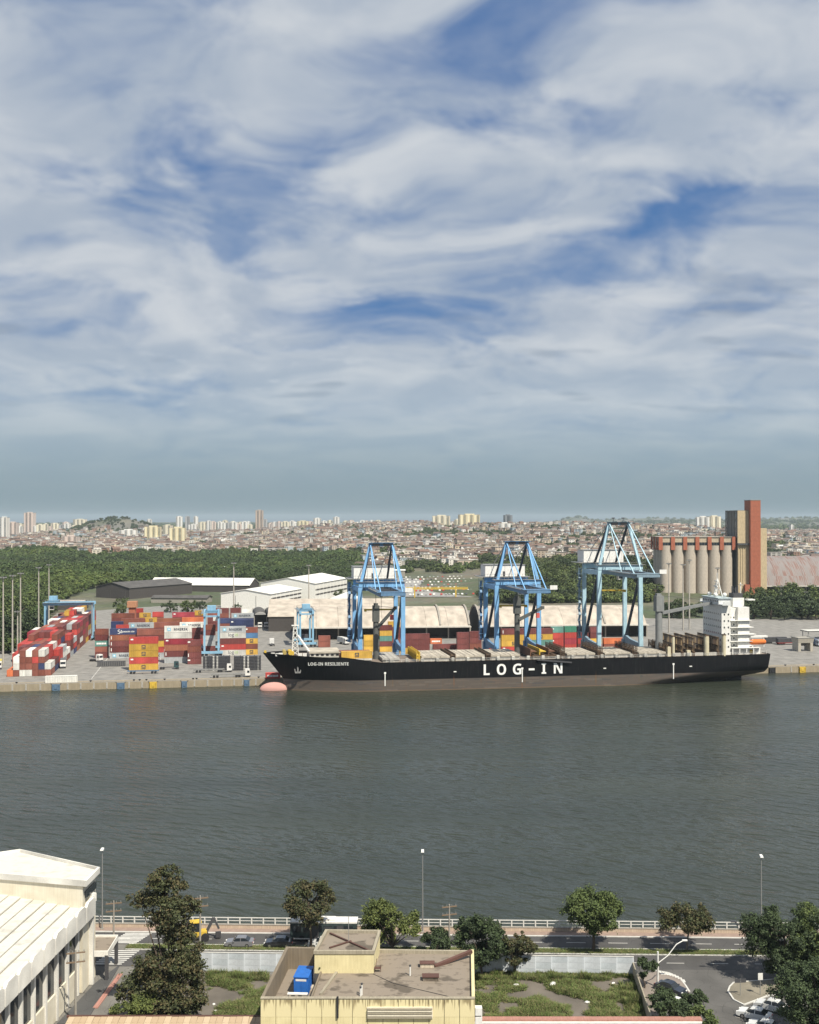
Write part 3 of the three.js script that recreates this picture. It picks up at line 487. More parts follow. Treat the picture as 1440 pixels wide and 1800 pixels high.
  { const m = part('radar_mast', new Mb(), wht, br), x = x0 + 2.2, g = new Mb(); g.bar(V(x - 0.8, 35, -1.2), V(x, 42.5, 0), 0.35).bar(V(x - 0.8, 35, 1.2), V(x, 42.5, 0), 0.35).bar(V(x + 2.4, 35, 0), V(x + 0.3, 42.5, 0), 0.35).bar(V(x, 38, -3), V(x, 38, 3), 0.3).bar(V(x, 40.4, -2.2), V(x, 40.4, 2.2), 0.28).bar(V(x, 42, 0), V(x, 45, 0), 0.18).cbox(x - 0.6, 39.4, 0, 0.4, 0.5, 3.6).cbox(x - 0.4, 41.6, 0, 0.4, 0.4, 2.8); m.geometry = g.geo();
    const dome = new THREE.SphereGeometry(0.9, 12, 10); for (const [dx, dz] of [[-2.3, 3.5], [-1.8, -3.5], [1.2, 4.8]]) part('satellite_dome', dome, wht, br).position.set(x + dx, 36, dz); }
  { const x = x2 + 3, f = part('funnel', new Mb().box(x - 2.4, x + 2.6, 31, 34.5, -2.6, 2.6), wht, house); part('funnel_top', new Mb().box(x - 2.0, x + 2.2, 34.5, 36.4, -2.2, 2.2), M.darkSteel, f); const g = new Mb(); for (const [a, b, h] of [[-1, -0.9, 39.2], [0.4, 0.8, 39.6], [1.2, -0.8, 38.4], [-0.6, 1.2, 38.8]]) g.tube([V(x + a, 36, b), V(x + a, h, b)], 0.42, 8); part('exhaust_pipe', g, M.darkSteel, f); part('mast', new Mb().bar(V(x + 1.8, 36, 1), V(x + 1.8, 41, 1), 0.3).bar(V(x + 1.8, 40, -0.8), V(x + 1.8, 40, 2.8), 0.2).cbox(x + 3.2, 34.0, 6.8, 3.2, 0.5, 3), wht, f); }
  { const x = x3 + 3.2; part('poop_deck_house', new Mb().box(x1, SHIPL - 5, 14.0, 14.3, -8, 10.2).box(x1 + 0.5, x3 + 5, 11.2, 14, -7.6, 8.4), wht, house);
    const g = new Mb(); for (let a = x1 + 0.5; a < SHIPL - 5; a += 3.1) g.cbox(a, 12.7, 9.9, 0.35, 2.7, 0.35); part('deck_pillar', g, wht, house);
    const b = new THREE.CapsuleGeometry(1.15, 5, 6, 12); b.rotateZ(Math.PI / 2); part('lifeboat', b, plain(new THREE.Color().setRGB(0.62, 0.16, 0.03)), house).position.set(x + 0.5, 16.4, 8.6);
    part('rescue_boat', new Mb().box(x - 3, x + 4.6, 18.3, 19.0, 7.6, 9.4).bar(V(x - 2, 14.2, 9), V(x - 2, 18.6, 9), 0.3).bar(V(x + 3, 14.2, 9), V(x + 3, 18.6, 9), 0.3), wht, house);
    part('mooring_winch', softened(new Mb().tube([V(SHIPL - 4, 12.7, -4), V(SHIPL - 4, 12.7, 7)], 1.0, 10).tube([V(SHIPL - 8, 12.4, -2), V(SHIPL - 8, 12.4, 8.5)], 0.8, 10).geo()), M.yellow, ship);
    const sr = new Mb(); for (let z = -8; z <= 8.1; z += 2) sr.cbox(SHIPL - 1, 11.9, z, 0.1, 1.3, 0.1); sr.box(SHIPL - 1.05, SHIPL - 0.95, 12.5, 12.6, -8.5, 8.5); part('stern_rail', sr, M.white, ship); }
}

// ---------------------------------------------------------------- ship-to-shore cranes
function quayCrane(name, label, pxL, pxR, o) {
  const tF = 3.5, s0 = sAt(pxL, tF), s1 = sAt(pxR, tF), w = (s1 - s0) / 2, G = 20, c = thing(name, label, 'crane', port((s0 + s1) / 2, tF, QUAY), TURN, 'blue ship-to-shore cranes on the quay');
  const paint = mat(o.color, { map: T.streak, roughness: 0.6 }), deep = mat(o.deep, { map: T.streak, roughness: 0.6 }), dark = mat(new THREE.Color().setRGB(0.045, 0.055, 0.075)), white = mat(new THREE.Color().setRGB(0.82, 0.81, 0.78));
  const top = o.top, low = 12, L = 1.75;                     // portal height above the quay, height of the lower beam, leg width
  // legs: front (z 0) and rear (z -G); the lower part of the rear legs is heavier
  for (const sx_ of [-w, w]) {
    part('leg', new Mb().bar(V(sx_ * 1.0, 1.6, 0), V(sx_ * (o.splay || 1), top, 0), L, 1.55), paint, c);
    const rl = part('leg', new Mb().bar(V(sx_, low - 1, -G), V(sx_, top, -G), L * 0.95, 1.5), paint, c); part('leg_foot', new Mb().bar(V(sx_, 1.6, -G), V(sx_, low - 1, -G), 2.5, 2.3), deep, rl);
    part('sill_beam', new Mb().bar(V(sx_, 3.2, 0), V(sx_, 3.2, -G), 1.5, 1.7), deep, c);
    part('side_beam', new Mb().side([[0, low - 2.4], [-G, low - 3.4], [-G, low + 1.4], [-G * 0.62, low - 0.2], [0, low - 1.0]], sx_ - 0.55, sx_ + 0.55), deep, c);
    part('portal_beam', new Mb().bar(V(sx_ * (o.splay || 1), top - 1.0, 0), V(sx_, top - 1.0, -G), 1.3, 1.9), paint, c);
    part('diagonal_brace', new Mb().bar(V(sx_, top - 2, -1), V(sx_, low - 0.5, -G + 1), 0.95), dark, c);
    for (const z of [0, -G]) { const b = part('bogie', new Mb().box(sx_ - 4.2, sx_ + 4.2, 0.9, 2.2, z - 0.6, z + 0.6), deep, c); const g = new THREE.CylinderGeometry(0.42, 0.42, 0.3, 12); g.rotateX(Math.PI / 2); for (const k of [-3.4, -1.6, 1.6, 3.4]) part('wheel', g, M.darkSteel, b).position.set(sx_ + k, 0.47, z); }
  }
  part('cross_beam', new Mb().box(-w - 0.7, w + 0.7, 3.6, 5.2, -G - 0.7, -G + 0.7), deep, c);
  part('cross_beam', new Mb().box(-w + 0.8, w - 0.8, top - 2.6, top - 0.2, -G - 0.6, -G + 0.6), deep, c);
  // upper platform with girders, boom over the ship
  const gy = top + 0.2, gw = o.gw, boom = o.boom;
  part('front_beam', new Mb().box(-w - 0.6, w + 0.6, gy, gy + 2.1, -0.9, 0.9), paint, c);
  part('rear_beam', new Mb().box(-w - 0.6, w + 0.6, gy, gy + 2.3, -G - 0.9, -G + 0.9), paint, c);
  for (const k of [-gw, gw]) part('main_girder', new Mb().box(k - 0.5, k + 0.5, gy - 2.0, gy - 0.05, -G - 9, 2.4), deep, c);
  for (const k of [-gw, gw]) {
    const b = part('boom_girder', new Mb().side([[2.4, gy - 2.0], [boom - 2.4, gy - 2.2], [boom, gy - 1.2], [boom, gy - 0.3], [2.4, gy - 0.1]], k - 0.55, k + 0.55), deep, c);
    part('walkway', new Mb().box(k + Math.sign(k) * 0.6, k + Math.sign(k) * 1.6, gy - 0.5, gy - 0.35, 2.4, boom - 0.5), M.steel, b);
    const r = new Mb(); for (let z = 3; z < boom; z += 2) r.cbox(k + Math.sign(k) * 1.55, gy + 0.1, z, 0.08, 1.1, 0.08); r.box(k + Math.sign(k) * 1.5, k + Math.sign(k) * 1.6, gy + 0.6, gy + 0.7, 2.4, boom - 0.5); part('handrail', r, M.steel, b).userData.kind = 'stuff';
  }
  const ties = new Mb(); for (let z = -G - 8; z < boom; z += 4.2) ties.box(-gw, gw, gy - 0.7, gy - 0.35, z, z + 0.4); part('boom_tie', ties, dark, c).userData.kind = 'stuff';
  part('boom_tip', new Mb().box(-gw - 0.5, gw + 0.5, gy - 1.6, gy - 0.4, boom - 0.4, boom + 0.5).box(-gw - 2, gw + 2.5, gy - 0.3, gy - 0.1, boom - 3, boom + 0.6), deep, c);
  part('sign_board', new Mb().box(gw + 0.2, gw + 3.2, gy - 0.2, gy + 1.5, boom + 0.6, boom + 0.75), white, c);
  // machinery house, platforms
  const mh = part('machinery_house', new Mb().box(-w - 0.3, w - 0.8, gy + 2.6, gy + 2.6 + o.mh, -G - 8.5, -G + 0.5), white, c);
  part('door', new Mb().box(-1.6, -0.5, gy + 2.7, gy + 4.8, -G + 0.5, -G + 0.58), M.darkSteel, mh); part('house_roof', new Mb().box(-w - 0.6, w - 0.5, gy + 2.6 + o.mh, gy + 2.8 + o.mh, -G - 8.8, -G + 0.8), M.steel, mh);
  const seam = new Mb(); for (let x = -w + 2.6; x < w - 1; x += 3) seam.box(x, x + 0.1, gy + 2.7, gy + 2.5 + o.mh, -G + 0.5, -G + 0.56); part('wall_seam', seam, M.steel, mh).userData.kind = 'stuff';
  part('platform', new Mb().box(-w - 3, w + 1, gy + 2.3, gy + 2.55, -G - 10, -G + 2.5), M.steel, c);
  const hr = new Mb(); for (let x = -w - 3; x <= w + 1; x += 1.6) hr.cbox(x, gy + 3.1, -G + 2.4, 0.09, 1.1, 0.09); hr.box(-w - 3, w + 1, gy + 3.6, gy + 3.7, -G + 2.35, -G + 2.45); for (let x = -w - 1.6; x <= w + 1.6; x += 1.6) hr.cbox(x, gy + 2.7, 1.2, 0.09, 1.2, 0.09); hr.box(-w - 1.6, w + 1.6, gy + 3.2, gy + 3.3, 1.15, 1.25); part('handrail', hr, M.steel, c).userData.kind = 'stuff';
  part('walkway', new Mb().box(-w - 1.7, w + 1.7, gy + 2.1, gy + 2.22, -1.4, 1.5), M.steel, c);
  // stair tower on the left rear leg
  const stt = part('stair_tower', new Mb().box(-w - 3, -w - 2.9, low, top + 2, -G - 1.2, -G - 1.1).box(-w - 1.4, -w - 1.3, low, top + 2, -G - 1.2, -G - 1.1).box(-w - 3, -w - 2.9, low, top + 2, -G + 1.1, -G + 1.2).box(-w - 1.4, -w - 1.3, low, top + 2, -G + 1.1, -G + 1.2), deep, c);
  for (let y = low, k = 0; y < top; y += 2.6, k++) part('stair_flight', new Mb().bar(V(-w - 2.2, y, k % 2 ? -G - 1 : -G + 1), V(-w - 2.2, y + 2.6, k % 2 ? -G + 1 : -G - 1), 1.0, 0.2).box(-w - 3, -w - 1.3, y - 0.1, y, -G - 1.2, -G + 1.2), deep, stt);
  // the frame above the portal, its stays
  const ay = o.apex, aw = o.aw;
  for (const k of [-1, 1]) {
    part('apex_leg', new Mb().bar(V(k * (w - 0.4), gy + 2, 0), V(k * aw, ay, -1.5), 1.15, 1.0), paint, c);
    part('back_leg', new Mb().bar(V(k * aw, ay, -2), V(k * (aw + 0.6), gy + 2.3, -G + 1), 0.8), dark, c);
    part('forestay', new Mb().bar(V(k * aw, ay, -1), V(k * gw, gy - 0.2, boom * 0.42), 0.32).bar(V(k * aw, ay, -1), V(k * gw, gy - 0.4, boom * 0.88), 0.4), paint, c);
    part('backstay', new Mb().bar(V(k * aw, ay, -2), V(k * gw * 0.9, gy + 2.6 + o.mh, -G - 7.5), 0.3), M.steel, c);
    const sh = new THREE.CylinderGeometry(0.9, 0.9, 0.5, 14); sh.rotateX(Math.PI / 2); for (const d of [0.35, 0.6]) part('sheave', sh, M.black, c).position.set(k * aw * d, ay + 0.2, -0.6);
    part('mast_light', new Mb().bar(V(k * aw * 0.5, ay, -2), V(k * aw * 0.5, ay + 2.6, -2), 0.25).cbox(k * aw * 0.5, ay + 2.4, -2, 1.2, 0.5, 0.5), M.darkSteel, c);
  }
  part('apex_beam', new Mb().box(-aw - 0.5, aw + 0.5, ay - 0.6, ay + 0.7, -2.4, -0.8).box(-aw - 1, aw + 1.4, ay + 0.7, ay + 0.85, -3, 0), deep, c);
  // trolley with its cab, spreader on four ropes
  const tz = o.trolley, tr = part('trolley', new Mb().box(-gw + 0.7, gw - 0.7, gy - 1.9, gy - 0.9, tz - 2.4, tz + 2.4), M.darkSteel, c);
  part('operator_cab', new Mb().box(gw - 2.6, gw - 0.6, gy - 4.6, gy - 2.0, tz + 1, tz + 3.4), white, tr); part('cab_window', new Mb().box(gw - 2.5, gw - 0.7, gy - 4.2, gy - 2.8, tz + 3.4, tz + 3.46), M.glass, tr);
  const rp = new Mb(); for (const [a, b] of [[-1.2, -1], [1.2, -1], [-1.2, 1], [1.2, 1]]) rp.bar(V(a, gy - 1.9, tz + b), V(a, o.hang, tz + b), 0.1); part('hoist_rope', rp, M.darkSteel, tr).userData.kind = 'stuff';
  part('spreader', new Mb().box(-6, 6, o.hang - 0.7, o.hang - 0.1, tz - 0.9, tz + 0.9).box(-6.1, -5.3, o.hang - 1.1, o.hang - 0.1, tz - 1.25, tz + 1.25).box(5.3, 6.1, o.hang - 1.1, o.hang - 0.1, tz - 1.25, tz + 1.25), M.yellow, tr);
  return c;
}
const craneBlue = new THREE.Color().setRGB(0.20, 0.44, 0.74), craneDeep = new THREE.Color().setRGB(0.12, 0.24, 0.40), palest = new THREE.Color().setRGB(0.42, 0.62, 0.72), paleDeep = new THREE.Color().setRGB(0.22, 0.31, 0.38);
quayCrane('quay_crane', 'blue ship-to-shore crane nearest the bow, white machinery house on top', 633, 708.5, { color: craneBlue, deep: craneDeep, top: 36.6, gw: 4.4, boom: 32, mh: 5.0, apex: 54.4, aw: 4.6, trolley: -9, hang: 27 });
quayCrane('quay_crane', 'blue ship-to-shore crane amidships, middle one of the three', 873, 947, { color: craneBlue, deep: craneDeep, top: 37.0, gw: 4.4, boom: 32, mh: 5.0, apex: 54.9, aw: 4.6, trolley: -8, hang: 28 });
quayCrane('quay_crane', 'tall pale blue ship-to-shore crane nearest the stern', 1052.5, 1126.5, { color: palest, deep: paleDeep, top: 43, gw: 4.4, boom: 33, mh: 5.4, apex: 63.2, aw: 4.4, trolley: -10, hang: 34, splay: 0.97 });

// ---------------------------------------------------------------- shipping containers
const CC = { maroon: [0.155, 0.034, 0.03], brown: [0.235, 0.07, 0.045], red: [0.44, 0.045, 0.035], crimson: [0.34, 0.03, 0.05], rusty: [0.34, 0.12, 0.065], orange: [0.55, 0.14, 0.045], yellow: [0.60, 0.36, 0.05], white: [0.74, 0.73, 0.68], grey: [0.40, 0.42, 0.43], navy: [0.03, 0.045, 0.13], blue: [0.06, 0.16, 0.32], teal: [0.11, 0.27, 0.23], green: [0.045, 0.22, 0.14], charcoal: [0.05, 0.05, 0.055] };
const cmats = new Map();
function cmat(key, v) { const k = key + v; if (!cmats.has(k)) { const c = CC[key], f = 0.86 + 0.14 * v; cmats.set(k, mat(new THREE.Color().setRGB(c[0] * f + 0.008 * v, c[1] * f + 0.008 * v, c[2] * f + 0.008 * v), { map: v % 2 ? T.streak : T.patch, roughness: 0.65 })); } return cmats.get(k); }
const shapes = new Map();
function containerShape(L, H) {
  const k = L + '_' + H; if (shapes.has(k)) return shapes.get(k);
  const x = L / 2, z = 1.22, b = new Mb(), n = L > 7 ? 26 : 14, f = new Mb(), d = new Mb();
  for (const s of [-1, 1]) for (let i = 0; i < n; i++) {     // corrugated long sides
    const a = mix(-x + 0.12, x - 0.12, i / n), e = mix(-x + 0.12, x - 0.12, (i + 1) / n), m = (a + e) / 2, zo = s * (z - 0.03), zi = s * (z - 0.10), P = (X, Y, Z) => V(X, Y, Z);
    const Q = s > 0 ? (p, q, r, t) => b.quad(p, q, r, t) : (p, q, r, t) => b.quad(q, p, t, r);
    Q(P(a, 0.16, zo), P(m, 0.16, i % 2 ? zi : zo), P(m, H - 0.1, i % 2 ? zi : zo), P(a, H - 0.1, zo)); Q(P(m, 0.16, i % 2 ? zi : zo), P(e, 0.16, zo), P(e, H - 0.1, zo), P(m, H - 0.1, i % 2 ? zi : zo));
  }
  b.box(-x + 0.06, x - 0.06, H - 0.1, H - 0.03, -z + 0.05, z - 0.05).box(-x + 0.1, x - 0.1, 0.1, 0.16, -z + 0.08, z - 0.08).box(-x + 0.04, -x + 0.1, 0.14, H - 0.08, -z + 0.1, z - 0.1);
  for (let k = 0; k < (L > 7 ? 9 : 5); k++) { const a = mix(-x + 0.7, x - 0.7, k / (L > 7 ? 8 : 4)); b.box(a - 0.2, a + 0.2, H - 0.03, H - 0.005, -z + 0.12, z - 0.12); }
  for (const i of [-1, 1]) for (const j of [-1, 1]) f.cbox(i * (x - 0.08), H / 2, j * (z - 0.08), 0.16, H, 0.16);
  for (const y of [0.08, H - 0.06]) { for (const j of [-1, 1]) f.cbox(0, y, j * (z - 0.05), L - 0.32, 0.12, 0.1); for (const i of [-1, 1]) f.cbox(i * (x - 0.06), y, 0, 0.12, 0.12, 2.44 - 0.32); }
  d.box(x - 0.1, x - 0.04, 0.14, H - 0.12, -z + 0.12, -0.02).box(x - 0.1, x - 0.04, 0.14, H - 0.12, 0.02, z - 0.12); for (const zz of [-0.85, -0.35, 0.35, 0.85]) d.cbox(x - 0.02, H / 2, zz, 0.05, H - 0.3, 0.05);
  const r = { body: b.geo(), frame: f.geo(), door: d.geo() }; shapes.set(k, r); return r;
}
const inkWhite = plain(new THREE.Color().setRGB(0.78, 0.78, 0.75)), inkDark = plain(new THREE.Color().setRGB(0.035, 0.045, 0.07)), inkGreen = plain(new THREE.Color().setRGB(0.30, 0.48, 0.12)), inkSky = plain(new THREE.Color().setRGB(0.22, 0.50, 0.66));
const starShape = new THREE.Shape(); for (let i = 0; i < 14; i++) { const a = i / 14 * Math.PI * 2 + Math.PI / 2, r = i % 2 ? 0.24 : 0.55; i ? starShape.lineTo(Math.cos(a) * r, Math.sin(a) * r) : starShape.moveTo(Math.cos(a) * r, Math.sin(a) * r); }
const starGeo = new THREE.ExtrudeGeometry(starShape, { depth: 0.02, bevelEnabled: false });
const logos = {
  M: (o, L, H, dark) => { part('emblem', new Mb().box(-0.75, 0.75, -0.75, 0.75, 0, 0.02), inkSky, o).position.set(-L * 0.33, H / 2, 1.23); part('emblem', starGeo, inkWhite, o).position.set(-L * 0.33, H / 2, 1.255); part('lettering', letters('MAERSK', 1.15, 0.03), dark ? inkWhite : inkDark, o).position.set(L * 0.10, H / 2 - 0.55, 1.23); },
  S: (o, L, H) => { part('emblem', new Mb().box(-0.85, 0.85, -0.85, 0.85, 0, 0.03), inkDark, o).position.set(0, H / 2, 1.22); part('lettering', letters('MSC', 0.55, 0.02), cmat('yellow', 1), o).position.set(0, H / 2 - 0.62, 1.255); part('emblem', new Mb().box(-0.5, 0.5, 0.1, 0.5, 0, 0.02), cmat('yellow', 1), o).position.set(0, H / 2, 1.255); },
  G: (o, L, H) => { part('lettering', letters('log', 1.5, 0.03, fontThin), inkDark, o).position.set(-0.9, H / 2 - 0.5, 1.23); part('lettering', letters('in', 1.5, 0.03, fontThin), inkGreen, o).position.set(1.55, H / 2 - 0.5, 1.23); },
  H: (o, L, H) => { part('lettering', letters('S', 1.9, 0.03, fontThin), inkWhite, o).position.set(-1.9, H / 2 - 0.9, 1.23); part('lettering', letters('4', 1.5, 0.03, fontThin), inkWhite, o).position.set(-0.9, H / 2 - 0.7, 1.23); part('lettering', letters('HAMBURG SÜD', 0.6, 0.03), inkWhite, o).position.set(2.2, H / 2 - 0.3, 1.23); },
  T: (o, L, H) => { for (const [x, w] of [[-0.3, 0.5], [-0.12, 0.5], [0.1, 0.7], [0.24, 0.6]]) part('lettering', new Mb().box(-w, w, -0.4, 0.4, 0, 0.02), inkWhite, o).position.set(L * x, H / 2, 1.23); },
  W: (o, L, H) => { part('placard', new Mb().box(-0.55, 0.55, -0.3, 0.3, 0, 0.02), inkWhite, o).position.set(-L * 0.40, H / 2 + 0.5, 1.23); },
  E: (o, L, H) => { part('placard', new Mb().box(-0.16, 0.16, -0.75, 0.75, 0, 0.02), inkWhite, o).position.set(-L * 0.44, H / 2, 1.23); },
};
const rc = rng(404);
function container(color, L, H, at, turn, label, logo) {
  const o = thing('shipping_container', label, 'container', at, turn, 'shipping containers at the port'), g = containerShape(L, H), m = cmat(color, Math.floor(rc() * 3));
  part('body', g.body, m, o); part('frame', g.frame, m, o); part('door', g.door, m, o); if (logo && logos[logo]) logos[logo](o, L, H, ['navy', 'maroon', 'red'].includes(color)); return o;
}
const LEVEL = n => k => n === 1 ? 'alone' : k === 0 ? 'bottom' : k === n - 1 ? 'top' : ORD[k] + ' up';
function stack(px, py, L, list, phrase, H = 2.72, dt = 0) {
  const [s, t] = st(px, py); const lv = LEVEL(list.length);
  list.forEach((c, k) => { const [name, logo] = c.split('/'); container(name, L, H - 0.02, port(s + L / 2, t + 1.22 + dt, QUAY + 0.01 + k * H), TURN, `${name} container, ${lv(k)} ${list.length === 1 ? '' : 'of the stack '}${phrase}`.replace(/\s+/g, ' '), logo); });
}
const F = 12.19, Tw = 6.06;
stack(227, 1179, F, ['yellow/S', 'red/W', 'yellow/S', 'yellow/S', 'red/W'], 'standing alone nearest the water', 2.86);
stack(167, 1157, Tw, ['maroon', 'brown', 'teal/T', 'maroon', 'brown'], 'at the left end of the front row');
stack(193, 1158, F, ['grey/M', 'maroon/E', 'maroon/E', 'rusty/E', 'navy/H'], 'with the dark blue top', 2.78);
stack(241, 1158, F, ['grey/M', 'red', 'yellow', 'maroon', 'brown'], 'behind the yellow and red stack', 2.72);
stack(289, 1166, F, ['grey', 'maroon/E', 'rusty', 'crimson/W', 'white', 'white/M'], 'with two white ones on top', 2.78);
stack(330, 1168, Tw, ['maroon/W', 'maroon/E', 'brown', 'maroon/W'], 'beside the white-topped stack', 2.72);
stack(387, 1153, F, ['white/G', 'red/W', 'maroon', 'white/G', 'grey/M'], 'right of the middle gantry', 2.78);
stack(431, 1151, Tw, ['yellow/S', 'brown', 'yellow/S', 'blue', 'brown/W'], 'at the right end of the row', 2.62);
// rows behind, higher up the picture
stack(204, 1146, Tw, ['brown', 'maroon', 'brown', 'brown', 'red'], 'just behind the dark blue top', 2.62);
stack(226, 1143, F, ['maroon', 'brown', 'maroon', 'brown', 'grey/M'], 'behind, grey topped', 2.7);
stack(271, 1141, F, ['brown', 'maroon', 'brown', 'maroon', 'brown'], 'left of the white lettered one', 2.66);
stack(316, 1142, F, ['brown', 'red', 'maroon', 'maroon', 'white/M'], 'behind the white pair', 2.7);
stack(357, 1145, Tw, ['maroon', 'grey', 'grey', 'maroon', 'brown'], 'behind the middle gantry', 2.6);
stack(195, 1138, Tw, ['maroon', 'brown', 'maroon', 'navy', 'navy'], 'at the back, dark blue twins on top', 2.6);
stack(213, 1133, F, ['maroon', 'brown', 'maroon', 'brown', 'brown'], 'second from the back on the left', 2.66);
stack(255, 1131, Tw, ['brown', 'maroon', 'red', 'yellow', 'yellow/S'], 'near the back with yellow on top', 2.66);
stack(276, 1133, F, ['maroon', 'brown', 'brown', 'brown', 'rusty'], 'near the back, rusty topped', 2.7);
stack(320, 1131, F, ['red', 'brown', 'maroon', 'brown', 'orange'], 'near the back, orange topped', 2.7);
stack(404, 1136, F, ['brown', 'maroon', 'grey', 'navy', 'navy/W'], 'behind the green lettered boxes', 2.66);
stack(386, 1131, Tw, ['brown', 'maroon', 'brown', 'brown', 'navy'], 'between gantry and grey container', 2.6);
stack(196, 1122, F, ['maroon', 'brown', 'maroon', 'maroon', 'brown'], 'in the last row, far left', 2.7);
stack(245, 1120, Tw, ['brown', 'maroon', 'maroon', 'brown', 'yellow/S'], 'in the last row, yellow topped', 2.66);
stack(268, 1118, Tw, ['maroon', 'brown', 'maroon', 'brown', 'red'], 'in the last row beside brick tower', 2.66);
stack(303, 1119, F, ['brown', 'maroon', 'brown', 'maroon', 'crimson/W'], 'in the last row, crimson topped', 2.66);
stack(342, 1115, Tw, ['maroon', 'maroon', 'brown', 'brown', 'yellow/S'], 'in the last row behind gantry', 2.66);
stack(407, 1121, F, ['maroon', 'brown', 'maroon', 'navy', 'grey/M'], 'in the last row, grey lettered top', 2.66);
stack(365, 1110, F, ['brown', 'maroon', 'maroon', 'brown', 'maroon/W'], 'farthest back, left one', 2.66);
stack(405, 1109, Tw, ['brown', 'maroon', 'maroon', 'brown', 'maroon'], 'farthest back, middle one', 2.66);
stack(425, 1111, Tw, ['brown', 'grey', 'maroon', 'grey', 'white'], 'farthest back, white topped', 2.66);
stack(233, 1109, Tw, ['brown', 'maroon', 'brown', 'maroon', 'red'], 'farthest back at the brick tower', 2.6);
// on the quay and behind the ship
stack(77, 1203.5, F, ['white'], 'lying at the quay edge on the left', 2.72, 3.6);
stack(467, 1193.5, Tw, ['red/T'], 'on the quay beside the bow', 2.4);
stack(560, 1138, Tw, ['brown', 'brown'], 'right of the small blue gantry', 2.9);
stack(640, 1146, Tw, ['yellow', 'yellow', 'yellow'], 'between the legs of first crane', 2.7);
stack(668, 1146, Tw, ['yellow', 'maroon', 'teal', 'yellow', 'maroon'], 'behind the forward deck crane', 2.6);
stack(683, 1140, Tw, ['maroon', 'brown', 'maroon', 'maroon', 'yellow'], 'behind the right leg of first crane', 2.7);
stack(703, 1150, Tw, ['yellow'], 'at the foot of the first crane', 2.7);
stack(713, 1144, F, ['maroon', 'maroon', 'maroon'], 'right of the first crane', 2.75);
stack(762, 1142, F, ['maroon'], 'in the low row amidships', 2.6);
stack(757, 1132, Tw, ['orange/T'], 'orange one behind low row', 2.7);
stack(804, 1144, Tw, ['maroon', 'maroon', 'maroon'], 'left of the middle crane', 3.0);
stack(826, 1142, Tw, ['brown', 'maroon', 'maroon'], 'touching the middle crane', 3.0);
stack(857, 1142, Tw, ['red/W'], 'inside the middle crane', 2.7);
stack(882, 1147, F, ['red/W', 'yellow/S', 'yellow', 'maroon/E'], 'between legs of middle crane', 2.86);
stack(930, 1145, F, ['grey', 'teal', 'yellow/S', 'maroon'], 'right of the middle crane', 2.8);
stack(970, 1144, Tw, ['red', 'red/W', 'red', 'teal/W'], 'teal topped between the cranes', 2.95);
stack(993, 1143, Tw, ['red', 'crimson', 'red', 'green'], 'green topped between the cranes', 2.95);
stack(1016, 1142, Tw, ['maroon', 'red', 'maroon'], 'left of the pale crane', 2.8);
stack(1038, 1142, Tw, ['red', 'yellow', 'maroon', 'maroon'], 'inside the pale crane, left', 2.8);
stack(1062, 1142, F, ['brown', 'orange'], 'inside the pale crane, low', 2.8);
// one on deck
{ const x = sx(600, 9), o = container('yellow', F, 2.8, V(0, 0, 0), TURN, 'yellow container with dark emblem standing on the ship foredeck', 'S'); o.position.copy(port(bow0 + x + F / 2, MIDT - 9.0, 13.02)); const q = container('brown', F, 2.8, V(0, 0, 0), TURN, 'brown container on deck behind the yellow one'); q.position.copy(port(bow0 + x + F / 2 - 0.6, MIDT - 6.3, 13.02)); }
